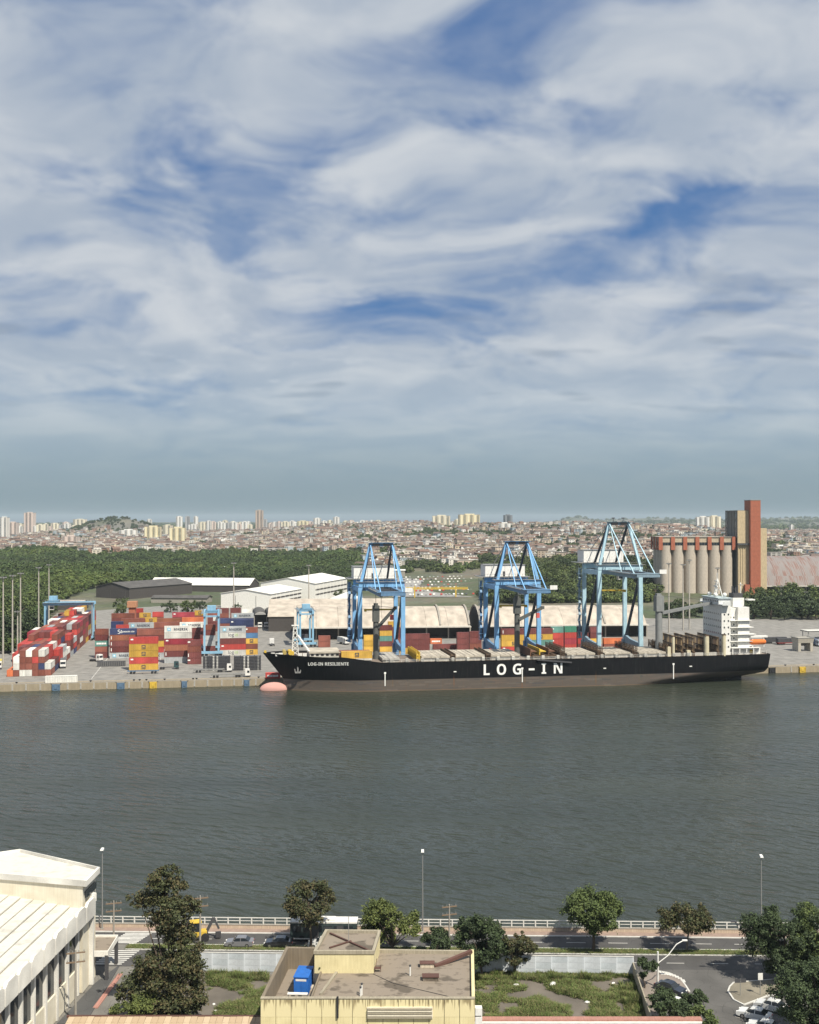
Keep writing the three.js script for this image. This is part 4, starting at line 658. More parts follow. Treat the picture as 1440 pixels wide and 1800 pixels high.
// the block on the left, doors towards the water
{
  const [s0, t0] = st(12, 1189.5), H = 2.66, cols = 7, r = rng(1212), pal = ['maroon', 'brown', 'maroon', 'red', 'brown', 'red', 'maroon', 'rusty', 'crimson', 'brown', 'maroon', 'brown', 'red', 'maroon', 'brown', 'white', 'grey', 'navy'];
  const rows = [[['orange'], ['brown', 'white', 'white'], ['white', 'brown', 'brown', 'brown'], ['white', 'brown', 'brown', 'white'], ['brown', 'brown', 'red', 'brown'], ['brown', 'navy', 'brown', 'white'], ['brown', 'white']]];
  const hs = [[3, 4, 4, 4, 4, 4, 2], [4, 4, 4, 4, 4, 4, 3], [4, 5, 4, 4, 4, 5, 3], [5, 5, 5, 5, 5, 5, 2], [5, 5, 5, 5, 4, 4, 4], [4, 5, 5, 5, 5, 4, 3], [4, 4, 5, 5, 5, 5, 5], [4, 5, 5, 5, 5, 5, 5], [5, 5, 5, 5, 5, 5, 5], [5, 5, 5, 5, 5, 5, 5], [4, 5, 6, 6, 5, 5, 5], [5, 5, 6, 6, 6, 5, 5], [4, 4, 5, 6, 6, 5, 5]];
  hs.forEach((h, k) => rows.push(h.map(n => Array.from({ length: n }, () => { const p = pal[Math.floor(r() * pal.length)]; return k > 8 && r() < 0.28 ? 'yellow' : k < 5 && r() < 0.3 ? 'red' : p; }))));
  rows[2][5] = ['brown', 'white', 'brown', 'white']; rows[3][6] = ['grey', 'white', 'grey']; rows[4][6] = ['brown', 'white'];
  const inner = [];
  rows.forEach((row, k) => row.forEach((col, i) => col.forEach((c, l) => {
    const front = k ? rows[k - 1][i].length : 0, right = i + 1 < cols ? row[i + 1].length : 0, seen = l >= front || l >= right || l === col.length - 1;
    const at = port(s0 + 1.22 + i * 2.52, t0 + F / 2 + k * 12.7, QUAY + 0.01 + l * H);
    if (!seen) { const g = containerShape(F, H - 0.02).body.clone(); g.applyMatrix4(new THREE.Matrix4().makeRotationY(TURN - Math.PI / 2).setPosition(at)); inner.push(g); return; }
    const lv = ['ground level', 'second level', 'third level', 'fourth level', 'fifth level', 'sixth level'][l];
    container(c, F, H - 0.02, at, TURN - Math.PI / 2, `${c} container, ${lv}, column ${['one', 'two', 'three', 'four', 'five', 'six', 'seven'][i]}, ${k === 0 ? 'front' : ORD[k]} row of the left block`);
  })));
  structure('containers', mergeGeometries(inner), cmat('brown', 1), 'stuff').userData.label = 'containers inside the left block, mostly hidden by their neighbours';
}
// ---------------------------------------------------------------- yard gantries
const gantryBlue = mat(new THREE.Color().setRGB(0.24, 0.45, 0.62), { map: T.streak }), gantryDeep = mat(new THREE.Color().setRGB(0.13, 0.26, 0.38));
function yardGantry(label, at, turn, span, top, wb = 7.4) {
  const c = thing('yard_gantry_crane', label, 'gantry crane', at, turn, 'blue gantries in the container yard');
  for (const x of [-span / 2, span / 2]) {
    for (const z of [-wb / 2, wb / 2]) { part('leg', new Mb().bar(V(x, 1.6, z), V(x * 0.985, top - 1.6, z), 0.9, 0.9), gantryBlue, c); const w = new THREE.CylinderGeometry(0.75, 0.75, 0.6, 14); w.rotateX(Math.PI / 2); w.rotateY(Math.PI / 2); for (const d of [-0.9, 0.9]) part('wheel', w, M.rubber, c).position.set(x, 0.76, z + d); }
    part('sill_beam', new Mb().box(x - 0.5, x + 0.5, 1.3, 2.4, -wb / 2 - 2, wb / 2 + 2), gantryBlue, c); part('end_tie', new Mb().box(x - 0.3, x + 0.3, top - 2.0, top - 1.2, -wb / 2 + 0.45, wb / 2 - 0.45), gantryBlue, c);
  }
  part('power_unit', new Mb().box(span / 2 + 0.5, span / 2 + 2.3, 1.6, 4.4, -2.5, 2.5), M.darkSteel, c);
  for (const z of [-wb / 2, wb / 2]) { const g = part('girder', new Mb().box(-span / 2 - 1, span / 2 + 1, top - 1.6, top, z - 0.55, z + 0.55), gantryBlue, c); const h = new Mb(); for (let x = -span / 2 - 1; x <= span / 2 + 1; x += 1.7) h.cbox(x, top + 0.55, z + Math.sign(z) * 0.5, 0.08, 1.1, 0.08); h.box(-span / 2 - 1, span / 2 + 1, top + 1, top + 1.1, z + Math.sign(z) * 0.5 - 0.05, z + Math.sign(z) * 0.5 + 0.05); part('handrail', h, M.steel, g).userData.kind = 'stuff'; part('walkway', new Mb().box(-span / 2 - 1, span / 2 + 1, top - 0.25, top - 0.15, z + Math.sign(z) * 0.6, z + Math.sign(z) * 1.5), M.steel, g); }
  const t = part('trolley', new Mb().box(-span / 2 + 1.5, -span / 2 + 7, top, top + 1, -wb / 2 + 0.2, wb / 2 - 0.2), gantryDeep, c); part('hoist_house', new Mb().box(-span / 2 + 2, -span / 2 + 6, top + 1, top + 3.2, -2, 2), gantryBlue, t); part('operator_cab', new Mb().box(-span / 2 + 2.4, -span / 2 + 4.6, top - 4, top - 1.7, wb / 2 - 2.6, wb / 2 - 0.6), M.white, t); part('cab_window', new Mb().box(-span / 2 + 2.5, -span / 2 + 4.5, top - 3.6, top - 2.5, wb / 2 - 0.6, wb / 2 - 0.54), M.glass, t);
  part('ladder', new Mb().bar(V(span / 2 - 0.1, 2.4, wb / 2 + 0.7), V(span / 2 - 0.1, top - 0.4, wb / 2 + 0.7), 0.5, 0.12), M.steel, c);
  return c;
}
{ const [sa, ta] = st(78, 1126), [sb] = st(160, 1126); void ta; const [, t1] = st(120, 1126); yardGantry('wide blue yard gantry straddling the left container block', port((sa + sb) / 2 + 0.6, t1 + 3, QUAY), TURN, sb - sa, 20.6); }
{ const [sa, ta] = st(358.5, 1154), [sb] = st(385.5, 1154); yardGantry('blue yard gantry between the lettered stacks, seen end on', port((sa + sb) / 2, ta + 11.8, QUAY), TURN + Math.PI / 2, 23.6, 20.6, sb - sa - 0.6); }
{ const [sa, ta] = st(527, 1138), [sb] = st(552, 1138); yardGantry('small blue yard gantry behind the bow mast', port((sa + sb) / 2, ta + 11, QUAY), TURN + Math.PI / 2, 20, 18.4, sb - sa - 0.6); }

// ---------------------------------------------------------------- lorries
const wheelGeo = (r, w) => { const g = new THREE.CylinderGeometry(r, r, w, 16); g.rotateZ(Math.PI / 2); return g; };
function lorry(name, label, at, turn, o = {}) {              // front towards +z
  const c = thing(name, label, 'truck', at, turn, 'lorries in the port'), cab = mat(o.color || new THREE.Color().setRGB(0.76, 0.75, 0.72), { roughness: 0.4 });
  const b = part('cab', new Mb().side([[0, 0.75], [2.1, 0.75], [2.12, 1.7], [1.85, 3.35], [0.1, 3.45], [0, 3.1]], -1.2, 1.2), cab, c);
  part('windscreen', new Mb().quad(V(-1.05, 1.85, 2.11), V(1.05, 1.85, 2.11), V(1.05, 2.85, 1.97), V(-1.05, 2.85, 1.97)), M.glass, b); for (const s of [-1, 1]) part('side_window', new Mb().box(s * 1.2 - 0.02, s * 1.2 + 0.02, 1.85, 2.75, 0.8, 1.75), M.glass, b);
  part('bumper', new Mb().box(-1.2, 1.2, 0.4, 0.85, 1.8, 2.2), M.darkSteel, b); for (const s of [-0.9, 0.9]) part('headlight', new Mb().cbox(s, 0.95, 2.12, 0.4, 0.2, 0.1), M.lamp, b);
  const len = o.len || 3; part('chassis', new Mb().box(-0.45, 0.45, 0.7, 1.0, -len - 1.0, 0), M.darkSteel, c);
  const wg = wheelGeo(0.5, 0.35); for (const s of [-1, 1]) for (const z of [1.2, -len + 0.6, -len - 0.5]) part('wheel', wg, M.rubber, c).position.set(s * 1.02, 0.5, z);
  if (o.trailer) { const z0 = -1.0, z1 = -14; const t = part('trailer', new Mb().box(-0.7, -0.4, 1.0, 1.5, z1, z0).box(0.4, 0.7, 1.0, 1.5, z1, z0), M.steel, c); for (let k = 0; k < 5; k++) part('bolster', new Mb().box(-1.2, 1.2, 1.25, 1.5, mix(z0 - 0.3, z1 + 0.4, k / 4) - 0.15, mix(z0 - 0.3, z1 + 0.4, k / 4) + 0.15), M.steel, t); for (const s of [-1, 1]) for (const z of [z1 + 1.4, z1 + 2.7]) part('wheel', wg, M.rubber, t).position.set(s * 1.02, 0.5, z); part('landing_leg', new Mb().box(-0.9, -0.7, 0.1, 1.1, -5, -4.8), M.steel, t); }
  if (o.box) { const t = part('cargo_body', new Mb().box(-1.25, 1.25, 1.1, 3.7, -len - 3.4, -0.25), mat(o.box, { map: T.streak }), c); part('cargo_door', new Mb().box(-1.15, 1.15, 1.2, 3.6, -len - 3.46, -len - 3.4), M.steel, t); }
  return c;
}
const onQuay = (px, py) => port(...st(px, py), QUAY);
lorry('container_lorry', 'white lorry with an empty trailer nearest the quay edge', onQuay(431, 1190), TURN + Math.PI / 2, { trailer: true });
lorry('container_lorry', 'white lorry with empty trailer beside the dark flat racks', onQuay(399, 1181), TURN + Math.PI / 2, { trailer: true });
lorry('container_lorry', 'dark green lorry in front of the white-topped stack', onQuay(306, 1176), TURN + Math.PI / 2, { color: new THREE.Color().setRGB(0.03, 0.07, 0.075), len: 5 });
[457, 468, 479].forEach((px, i) => lorry('container_lorry', `white lorry facing the water, ${['left', 'middle', 'right'][i]} of three under the dark vaults`, onQuay(px, 1104), TURN, {}));
lorry('container_lorry', 'white lorry driving alone on the open yard', onQuay(478, 1134), TURN + Math.PI, { color: new THREE.Color().setRGB(0.7, 0.7, 0.68), len: 4 });
lorry('container_lorry', 'white van lorry parked right of the left container block', onQuay(111, 1174), TURN + 0.1, { len: 3.4, box: new THREE.Color().setRGB(0.12, 0.12, 0.13) });
lorry('container_lorry', 'white boxed lorry left of the container block', onQuay(27, 1163), TURN + 0.15, { box: new THREE.Color().setRGB(0.72, 0.7, 0.62) });
lorry('container_lorry', 'white lorry cut by the left edge of the picture', onQuay(-2, 1176), TURN + 0.15, { box: new THREE.Color().setRGB(0.6, 0.5, 0.1) });
lorry('container_lorry', 'white lorry at the foot of the left front-row stack', onQuay(172, 1163), TURN + 0.9, {});
lorry('container_lorry', 'white lorry half hidden behind the first crane', onQuay(607, 1133), TURN + 0.4, { box: new THREE.Color().setRGB(0.6, 0.6, 0.58) });
{ // trailer under the lone stack, dark bundle, flat racks
  const t = thing('container_trailer', 'empty blue-grey trailer in front of the lone yellow and red stack', 'trailer', onQuay(252, 1184), TURN + Math.PI / 2, 'trailers in the port'); part('frame', new Mb().box(-0.7, -0.4, 1.0, 1.4, -6.5, 6.5).box(0.4, 0.7, 1.0, 1.4, -6.5, 6.5).box(-1.2, 1.2, 1.1, 1.4, -6.5, -6.1).box(-1.2, 1.2, 1.1, 1.4, 6.1, 6.5).box(-1.2, 1.2, 1.1, 1.4, -0.2, 0.2), M.blueFender, t); const wg = wheelGeo(0.5, 0.35); for (const s of [-1, 1]) for (const z of [-5, -3.7, 5, 3.7]) part('wheel', wg, M.rubber, t).position.set(s * 1.02, 0.5, z);
  const b = thing('open_top_container', 'dark open container lying below the left front-row stack', 'container', onQuay(196, 1171), TURN); part('floor', new Mb().box(-6, 6, 0, 0.3, -1.2, 1.2), M.darkSteel, b); for (const z of [-1.2, 1.1]) part('side_wall', new Mb().box(-6, 6, 0.3, 2.2, z, z + 0.1), M.darkSteel, b); for (const x of [-6, 5.9]) part('end_wall', new Mb().box(x, x + 0.1, 0.3, 2.2, -1.1, 1.1), M.darkSteel, b); const g = new Mb(); for (let x = -5.6; x < 6; x += 0.8) g.cbox(x, 1.2, 1.23, 0.12, 1.9, 0.06); part('rib', g, M.steel, b).userData.kind = 'stuff'; part('tarpaulin', new Mb().box(-5.9, 5.9, 2.0, 2.1, -1.1, 1.1), M.darkSteel, b);
  const rack = (px, label) => { const c = thing('flat_rack_stack', label, 'rack stack', onQuay(px, 1178), TURN, 'stacks of dark flat racks by the quay'); const deck = new Mb().box(-5.8, 5.8, 0, 0.34, -1.2, 1.2).geo(), end = new Mb().box(-0.15, 0.15, 0.34, 0.62, -1.1, 1.1).geo(), wt = new Mb().box(-0.35, 0.35, 0.05, 0.42, 1.2, 1.28).geo();
    for (let k = 0; k < 10; k++) { const d = part('flat_rack', deck, M.darkSteel, c); d.position.y = 0.02 + k * 0.64; for (const x of [-5.6, -3, 0, 3, 5.6]) part('end_frame', end, M.darkSteel, d).position.x = x; for (const x of [-1.3, 0.3]) part('plate', wt, M.paint, d).position.x = x; part('plate', wt, M.steel, d).position.x = px > 400 ? 4.6 : -4.6; } };
  rack(381, 'dark stack of flat racks left of the pair, under the gantry'); rack(435, 'dark stack of flat racks nearest the bow');
}
// right of the stern: dark trailers, hopper, shelter
[[1362, 1131, 'charcoal trailer left of the pair behind the hopper', 'charcoal'], [1385, 1133, 'charcoal trailer with a red sill beside the hopper', 'charcoal']].forEach(([px, py, label, c], i) => {
  const t = thing('tipper_trailer', label, 'trailer', onQuay(px, py), TURN + Math.PI / 2, 'trailers in the port'); const b = part('body', new Mb().side([[-6, 1.2], [6, 1.2], [6.3, 3.3], [-6, 3.3]], -1.25, 1.25), cmat(c, 1), t); const g = new Mb(); for (let z = -5.6; z < 6; z += 1.1) for (const s of [-1, 1]) g.cbox(s * 1.28, 2.2, z, 0.08, 2, 0.14); part('rib', g, M.darkSteel, b).userData.kind = 'stuff'; part('sill', new Mb().box(-1.2, 1.2, 0.9, 1.2, -6, 6), i ? M.red : M.darkSteel, t); const wg = wheelGeo(0.5, 0.35); for (const s of [-1, 1]) for (const z of [-5, -3.7, -2.4, 5]) part('wheel', wg, M.rubber, t).position.set(s * 1.02, 0.5, z); });
{ const c = thing('loading_hopper', 'grey concrete portal hopper on the quay right of the stern', 'hopper', onQuay(1411, 1144), TURN), m = mat(new THREE.Color().setRGB(0.42, 0.39, 0.33)); for (const x of [-3.2, 3.2]) part('leg', new Mb().box(x - 0.7, x + 0.7, 0, 4.2, -3, 3), m, c); part('bin', new Mb().hexa([V(-3.9, 4.2, 3), V(3.9, 4.2, 3), V(3.9, 4.2, -3), V(-3.9, 4.2, -3), V(-4.3, 6.6, 3.6), V(4.3, 6.6, 3.6), V(4.3, 6.6, -3.6), V(-4.3, 6.6, -3.6)]), m, c); part('rim', new Mb().box(-4.4, 4.4, 6.6, 6.9, -3.7, -3.3).box(-4.4, 4.4, 6.6, 6.9, 3.3, 3.7).box(-4.4, -4, 6.6, 6.9, -3.3, 3.3).box(4, 4.4, 6.6, 6.9, -3.3, 3.3), M.steel, c); part('chute', new Mb().hexa([V(-0.8, 2.6, 0.8), V(0.8, 2.6, 0.8), V(0.8, 2.6, -0.8), V(-0.8, 2.6, -0.8), V(-2, 4.2, 2), V(2, 4.2, 2), V(2, 4.2, -2), V(-2, 4.2, -2)]), M.darkSteel, c); }
lorry('container_lorry', 'blue-grey tipper lorry under the black canopy at the right edge', onQuay(1437, 1136), TURN + 0.2, { color: new THREE.Color().setRGB(0.35, 0.38, 0.42), box: new THREE.Color().setRGB(0.1, 0.13, 0.2) });
{ const c = thing('canopy_shelter', 'black flat canopy on posts at the right edge of the quay', 'shelter', onQuay(1440, 1122), TURN); for (const [x, z] of [[-8, -3], [8, -3], [-8, 3], [8, 3]]) part('post', new Mb().box(x - 0.15, x + 0.15, 0, 4, z - 0.15, z + 0.15), M.steel, c); part('roof', new Mb().box(-9, 9, 4, 4.4, -4, 4), M.black, c); part('fascia', new Mb().box(-9.05, 9.05, 4.4, 4.55, -4.05, 4.05), M.paint, c); }
// bollards on the quay
{ const g = softened(new Mb().tube([V(0, 0, 0), V(0, 0.15, 0), V(0, 0.16, 0), V(0, 0.55, 0), V(0, 0.75, 0)], [0.45, 0.45, 0.28, 0.28, 0.42], 12).geo(), 0.6), hd = new Mb().box(-0.5, 0.5, 0.5, 0.68, -0.2, 0.2).geo(); [30, 160, 236, 246, 258, 290, 340, 346, 455, 1380, 1430].forEach((px, i) => { const o = thing('mooring_bollard', `dark mooring bollard on the quay edge, ${i < 9 ? ORD[i] + ' from the left' : i === 9 ? 'beside the stern' : 'far right'}`, 'bollard', port(sAt(px, 1.6), 1.6, QUAY), TURN, 'bollards on the quay'); part('body', g, M.rubber, o); part('horn', hd, M.rubber, o); }); }

// ---------------------------------------------------------------- port buildings
const B = {
  beigeRoof: mat(new THREE.Color().setRGB(0.50, 0.44, 0.37), { map: T.patch }), whiteRoof: mat(new THREE.Color().setRGB(0.80, 0.79, 0.74)), darkRoof: mat(new THREE.Color().setRGB(0.10, 0.095, 0.09), { map: T.patch }), darkWall: mat(new THREE.Color().setRGB(0.07, 0.062, 0.058)),
  silo: mat(new THREE.Color().setRGB(0.50, 0.44, 0.37), { map: T.streak }), siloBrick: mat(new THREE.Color().setRGB(0.40, 0.125, 0.07), { map: T.streak }), beige: mat(new THREE.Color().setRGB(0.55, 0.44, 0.28), { map: T.streak }), shadedDirtyBlock: mat(new THREE.Color().setRGB(0.17, 0.165, 0.15), { map: T.streak }), shed: mat(new THREE.Color().setRGB(0.62, 0.60, 0.60), { map: T.rustRoof }),  // work house block grey has side shade and dirt mixed into it
};
function vault(name, label, at, turn, len, deep, eave, rise, o = {}) {        // x along the ridge, z towards the water
  const c = thing(name, label, 'warehouse', at, turn), n = 14, arc = k => { const a = k / n; return V(0, eave + rise * Math.pow(Math.sin(Math.PI * a), o.pow || 0.8), -deep * a); };
  const bays = Math.round(len / 12), roof = o.roof || B.beigeRoof;
  const sheet = (x0, x1, lift) => { const g = new Mb(); for (let k = 0; k < n; k++) { const p = arc(k), q = arc(k + 1), e = 0.25; const A = p.clone(), D = q.clone(); A.y += lift; D.y += lift; g.hexa([V(x0, A.y - e, A.z), V(x1, A.y - e, A.z), V(x1, D.y - e, D.z), V(x0, D.y - e, D.z), V(x0, A.y, A.z), V(x1, A.y, A.z), V(x1, D.y, D.z), V(x0, D.y, D.z)]); } return softened(g.geo(), 0.5); };
  for (let i = 0; i < bays; i++) part('roof_panel', sheet(-len / 2 + len * i / bays + 0.06, -len / 2 + len * (i + 1) / bays - 0.06, 0), roof, c);
  for (const x of o.ribs || []) part('roof_rib', sheet(len * (x - 0.5) - 0.5, len * (x - 0.5) + 0.5, 0.9), o.ribMat || M.concrete, c);
  part('canopy', new Mb().box(-len / 2, len / 2, eave - 0.5, eave + 0.1, 0, 4.5), mat(new THREE.Color().setRGB(0.55, 0.52, 0.46), { map: T.streak }), c);
  for (let i = 0; i <= bays; i++) part('pillar', new Mb().box(-0.35, 0.35, 0, eave - 0.5, -0.4, 0.4), M.concrete, c).position.x = -len / 2 + len * i / bays;
  part('back_wall', new Mb().box(-len / 2, len / 2, 0, eave, -9, -8.6), B.darkWall, c);
  for (const s of [-1, 1]) { const g = new Mb(); for (let k = 0; k < n; k++) { const p = arc(k), q = arc(k + 1); const x = s * (len / 2 - 0.3); g.quad(V(x, 0, p.z), V(x, 0, q.z), V(x, q.y - 0.3, q.z), V(x, p.y - 0.3, p.z)); } part('end_wall', g, o.end || B.darkWall, c); }
  return c;
}
{ const [s0, t0] = st(517, 1126), [s1] = st(836, 1126), [s2, t2] = st(846, 1123), [s3] = st(1152, 1123);
  vault('vaulted_warehouse', 'long beige vaulted warehouse behind the two blue cranes', port((s0 + s1) / 2, t0, QUAY), TURN * 0.55, s1 - s0, 44, 6.8, 9.2, { ribs: [0.83, 0.995] });
  vault('vaulted_warehouse', 'long beige vaulted warehouse behind the pale crane', port((s2 + s3) / 2, t2, QUAY), TURN * 0.55, s3 - s2, 42, 7.0, 9.0, { ribs: [0.004, 0.75] }); }
{ const [s0, t0] = st(447, 1101); const w = 7.6; for (let k = 0; k < 6; k++) { const c = thing('vaulted_shed', `dark vaulted shed bay behind the parked lorries, ${ORD[k]} from the left`, 'shed', port(s0 + w * (k + 0.5), t0, QUAY), TURN, 'dark vaulted sheds'), n = 10, g = new Mb(); for (let i = 0; i < n; i++) { const a0 = i / n * Math.PI, a1 = (i + 1) / n * Math.PI, P = (a, r) => [-(w / 2) * Math.cos(a) * r, 6.2 + 3.0 * Math.sin(a) * r]; const [xa, ya] = P(a0, 1), [xb, yb] = P(a1, 1); g.hexa([V(xa, ya - 0.3, 0), V(xb, yb - 0.3, 0), V(xb, yb - 0.3, -34), V(xa, ya - 0.3, -34), V(xa, ya, 0), V(xb, yb, 0), V(xb, yb, -34), V(xa, ya, -34)]); } part('roof', softened(g.geo(), 0.7), B.darkRoof, c); for (const x of [-w / 2, w / 2]) part('pillar', new Mb().box(x - 0.28, x + 0.28, 0, 6.1, -0.5, 0.3), M.concrete, c); part('back_wall', new Mb().box(-w / 2, w / 2, 0, 6, -12, -11.7), B.darkWall, c); } }
function hall(name, label, at, turn, wide, long, eave, ridge, roof, wall, o = {}) {   // gable towards +z, ridge along z
  const c = thing(name, label, 'warehouse', at, turn), w = wide / 2;
  const g = new Mb(); g.box(-w, w, 0, eave, -long, 0); part('wall', g, wall, c);
  for (const z of [0, -long]) part('gable', new Mb().tri(V(-w, eave, z), V(w, eave, z), V(0, ridge, z)), wall, c);
  const nb = Math.max(3, Math.round(long / 14)); for (let k = 0; k < nb; k++) { const z0 = 0.6 - (long + 1.2) * k / nb, z1 = 0.6 - (long + 1.2) * (k + 1) / nb + 0.05; for (const s of [-1, 1]) { const a = V(s * (w + 0.6), eave - (ridge - eave) * 0.6 / w, 0), b = V(0, ridge, 0), e = 0.2; const cc = [V(a.x, a.y, z0), V(b.x, b.y, z0), V(b.x, b.y, z1), V(a.x, a.y, z1), V(a.x, a.y + e, z0), V(b.x, b.y + e, z0), V(b.x, b.y + e, z1), V(a.x, a.y + e, z1)]; part('roof_panel', new Mb().hexa(s < 0 ? cc : [1, 0, 3, 2, 5, 4, 7, 6].map(i => cc[i])), roof, c); } }
  for (const [x, dw, dh] of o.doors || []) part('door', new Mb().box(x - dw / 2, x + dw / 2, 0, dh, 0, 0.12), o.doorMat || B.darkWall, c);
  for (const y of o.bands || []) part('side_opening', new Mb().box(w, w + 0.15, y, y + 1.1, -long + 1, -1), B.darkWall, c);
  if (o.posts) for (let z = -2; z > -long; z -= 9) part('side_post', new Mb().box(w + 0.02, w + 0.3, 0, eave, z - 0.15, z + 0.15), wall, c);
  return c;
}
{ const turn = -0.25;
  hall('white_storage_hall', 'white tent hall with its gable towards the containers', ground(432, 1069, QUAY), turn, 39, 66, 10.6, 13.6, B.whiteRoof, B.whiteRoof, { bands: [3.6, 6.6], posts: 1, doors: [[-8, 0.4, 9], [8, 0.4, 9]], doorMat: M.steel });
  hall('white_storage_hall', 'larger white tent hall farther right and behind', ground(506, 1056, QUAY), turn, 46, 84, 14, 18.2, B.whiteRoof, B.whiteRoof, { bands: [4.6, 8.4], posts: 1 });
  hall('white_storage_hall', 'low white hall below the mangrove on the left', ground(447, 1040, QUAY), Math.PI / 2 - 0.12, 34, 92, 6.6, 12, B.whiteRoof, B.darkWall);
  hall('dark_shed', 'dark roofed open shed below the mangrove on the left', ground(198, 1053, QUAY), -0.5, 36, 78, 9.4, 13.4, B.darkRoof, B.darkWall, { doors: [[-8, 12, 7], [8, 12, 7]] });
  hall('low_shed', 'low pale roofed shed behind the left gantry', ground(150, 1070, QUAY), Math.PI / 2 + 0.02, 18, 42, 4.6, 6.2, B.beigeRoof, B.darkWall);
  hall('low_shed', 'low grey shed in front of the white halls', ground(368, 1059, QUAY), Math.PI / 2 - 0.1, 16, 44, 3.8, 5.4, B.darkRoof, M.concrete);
  hall('gable_warehouse', 'pale gabled warehouse rising behind the first blue crane', ground(690, 1100, QUAY), Math.PI / 2 + TURN * 0.5, 58, 74, 8.6, 16.6, B.beigeRoof, B.darkWall);
  hall('gable_warehouse', 'small white gabled warehouse right of the tent halls', ground(625, 1094, QUAY), 0.15, 30, 60, 9.4, 15.2, B.whiteRoof, M.concrete);
  hall('open_pavilion', 'white pavilion with open sides behind the car park', ground(712, 1014, QUAY), Math.PI / 2, 16, 60, 7.5, 8.4, B.whiteRoof, M.concrete, {});
}
{ const at = ground(233, 1112, QUAY), c = thing('brick_tower', 'slim orange brick tower above the rear containers', 'tower', at, 0.1); part('shaft', new Mb().box(-1.9, 1.9, 0, 17, -1.9, 1.9), B.siloBrick, c); part('tank', new Mb().box(-2.7, 2.7, 14.6, 18, -2.7, 2.7), mat(new THREE.Color().setRGB(0.46, 0.22, 0.12)), c); }
{ const c = thing('yellow_pipe_gantry', 'yellow pipe gantry beyond the vaulted warehouse', 'gantry', ground(766, 1050, QUAY), 0.05); for (const x of [-17.5, 16.8]) part('post', new Mb().box(x - 0.5, x + 0.5, 0, 9.4, -0.5, 0.5), M.yellow, c); part('beam', new Mb().box(-25, 27, 6.6, 7.6, -0.45, 0.45), M.yellow, c); part('beam', new Mb().box(-25, 27, 8.0, 8.5, -0.4, 0.4), M.yellow, c); }
// grain silos
{
  const d0 = 946, at = away(1226, d0, QUAY - 0.1), c = thing('grain_silo', 'row of tall concrete grain silos with brick gallery on top', 'silo', at, 0.03), R = 4.95, sp = 10.25, h = 43.2;
  const cyl = new THREE.CylinderGeometry(R, R, h, 28, 1); { const uv = cyl.attributes.uv; for (let i = 0; i < uv.count; i++) uv.setXY(i, uv.getX(i) * 31, uv.getY(i) * h); }
  for (let r = 0; r < 3; r++) for (let i = 0; i < 6; i++) if (r === 0 || i === 0 || i === 5) part('silo_cylinder', cyl, B.silo, c).position.set(-25.6 + i * sp, h / 2, -R - r * sp);
  part('silo_infill', new Mb().box(-25.6, 25.6, 0, h - 1, -3 * sp + 1, -R - 1), M.concrete, c);
  const gal = part('gallery', new Mb().box(-31, 31, 41, 50, -3 * sp, -1.2), mat(new THREE.Color().setRGB(0.50, 0.42, 0.31), { map: T.streak }), c), y0 = 39.5;
  for (let i = 0; i <= 6; i++) part('brick_pier', new Mb().box(-1.6, 1.6, 0, 11, -1.4, 0.2), B.siloBrick, gal).position.set(-30.7 + i * sp, y0, 0);
  for (let k = 0; k < 4; k++) part('brick_pier', new Mb().box(-0.5, 0.2, 0, 11, -1.6, 1.6), B.siloBrick, gal).position.set(-31.1, y0, -2 - k * 9);
  for (let i = 0; i < 6; i++) for (let k = 0; k < 3; k++) part('window', new Mb().box(-1.1, 1.1, 0, 2.6, -0.05, 0.06), M.glass, gal).position.set(-25.6 + i * sp + (k - 1) * 2.3, 43.2, -1.2);
  for (let k = 0; k < 5; k++) part('window', new Mb().box(-0.06, 0.06, 0, 3, -1.6, 1.6), M.glass, gal).position.set(-31.02, 43.2, -4.4 - k * 5.4);
  part('roof', new Mb().box(-31.6, 31.6, 50, 50.5, -3 * sp - 0.5, -0.6), M.concrete, gal);
}
{
  const at = away(1310, 940, QUAY - 0.1), c = thing('silo_work_house', 'tall brick and concrete work house at the right end of silos', 'building', at, 0.0);
  const gb = part('shaded_dirty_block', new Mb().box(-4.8, 4.4, 0, 72.5, -42, -5.2), B.shadedDirtyBlock, c, 'streaked concrete block, grey from dirt and painted side shade, narrow dark windows');  // shade of the left side painted into the block colour, plus dirt
  for (let k = 0; k < 4; k++) for (const z of [-9.5, -38]) part('window', new Mb().box(-4.95, -4.78, 44 + k * 7.2, 49.2 + k * 7.2, z - 1.5, z + 1.5), M.glass, gb); for (let k = 0; k < 3; k++) part('pilaster', new Mb().box(-5.1, -4.8, 42, 72.5, -14.5 - k * 9, -13.3 - k * 9), B.shadedDirtyBlock, gb);
  part('lit_beige_front', new Mb().box(-4.9, 4.3, 0, 72.2, -5.2, -4.6), B.beige, c); part('ledge', new Mb().box(-5.2, 4.2, 43.6, 45.2, -4.6, -2.6), M.darkSteel, c); for (const x of [-4.6, -2.6, -0.6, 1.4]) part('vertical_rib', new Mb().box(x, x + 0.6, 4, 43.6, -4.6, -4.1), B.beige, c);  // thin front panel gives the same concrete its sunlit tone
  part('brick_tower', new Mb().box(4.5, 12.8, 0, 80.6, -17.5, 0), B.siloBrick, c); part('tower_cap', new Mb().box(4.3, 13.0, 80.6, 81.1, -17.7, 0.2), M.concrete, c); for (let k = 0; k < 18; k++) part('tower_joint', new Mb().box(4.5, 12.8, 6 + k * 4.1, 6.07 + k * 4.1, 0, 0.03), M.rust, c);
  part('beige_annex', new Mb().box(12.82, 18.2, 0, 57.6, -14, -1.0), B.beige, c); part('brick_base', new Mb().box(0.2, 4.2, 0, 11, -4.6, -0.6), B.siloBrick, c);
}
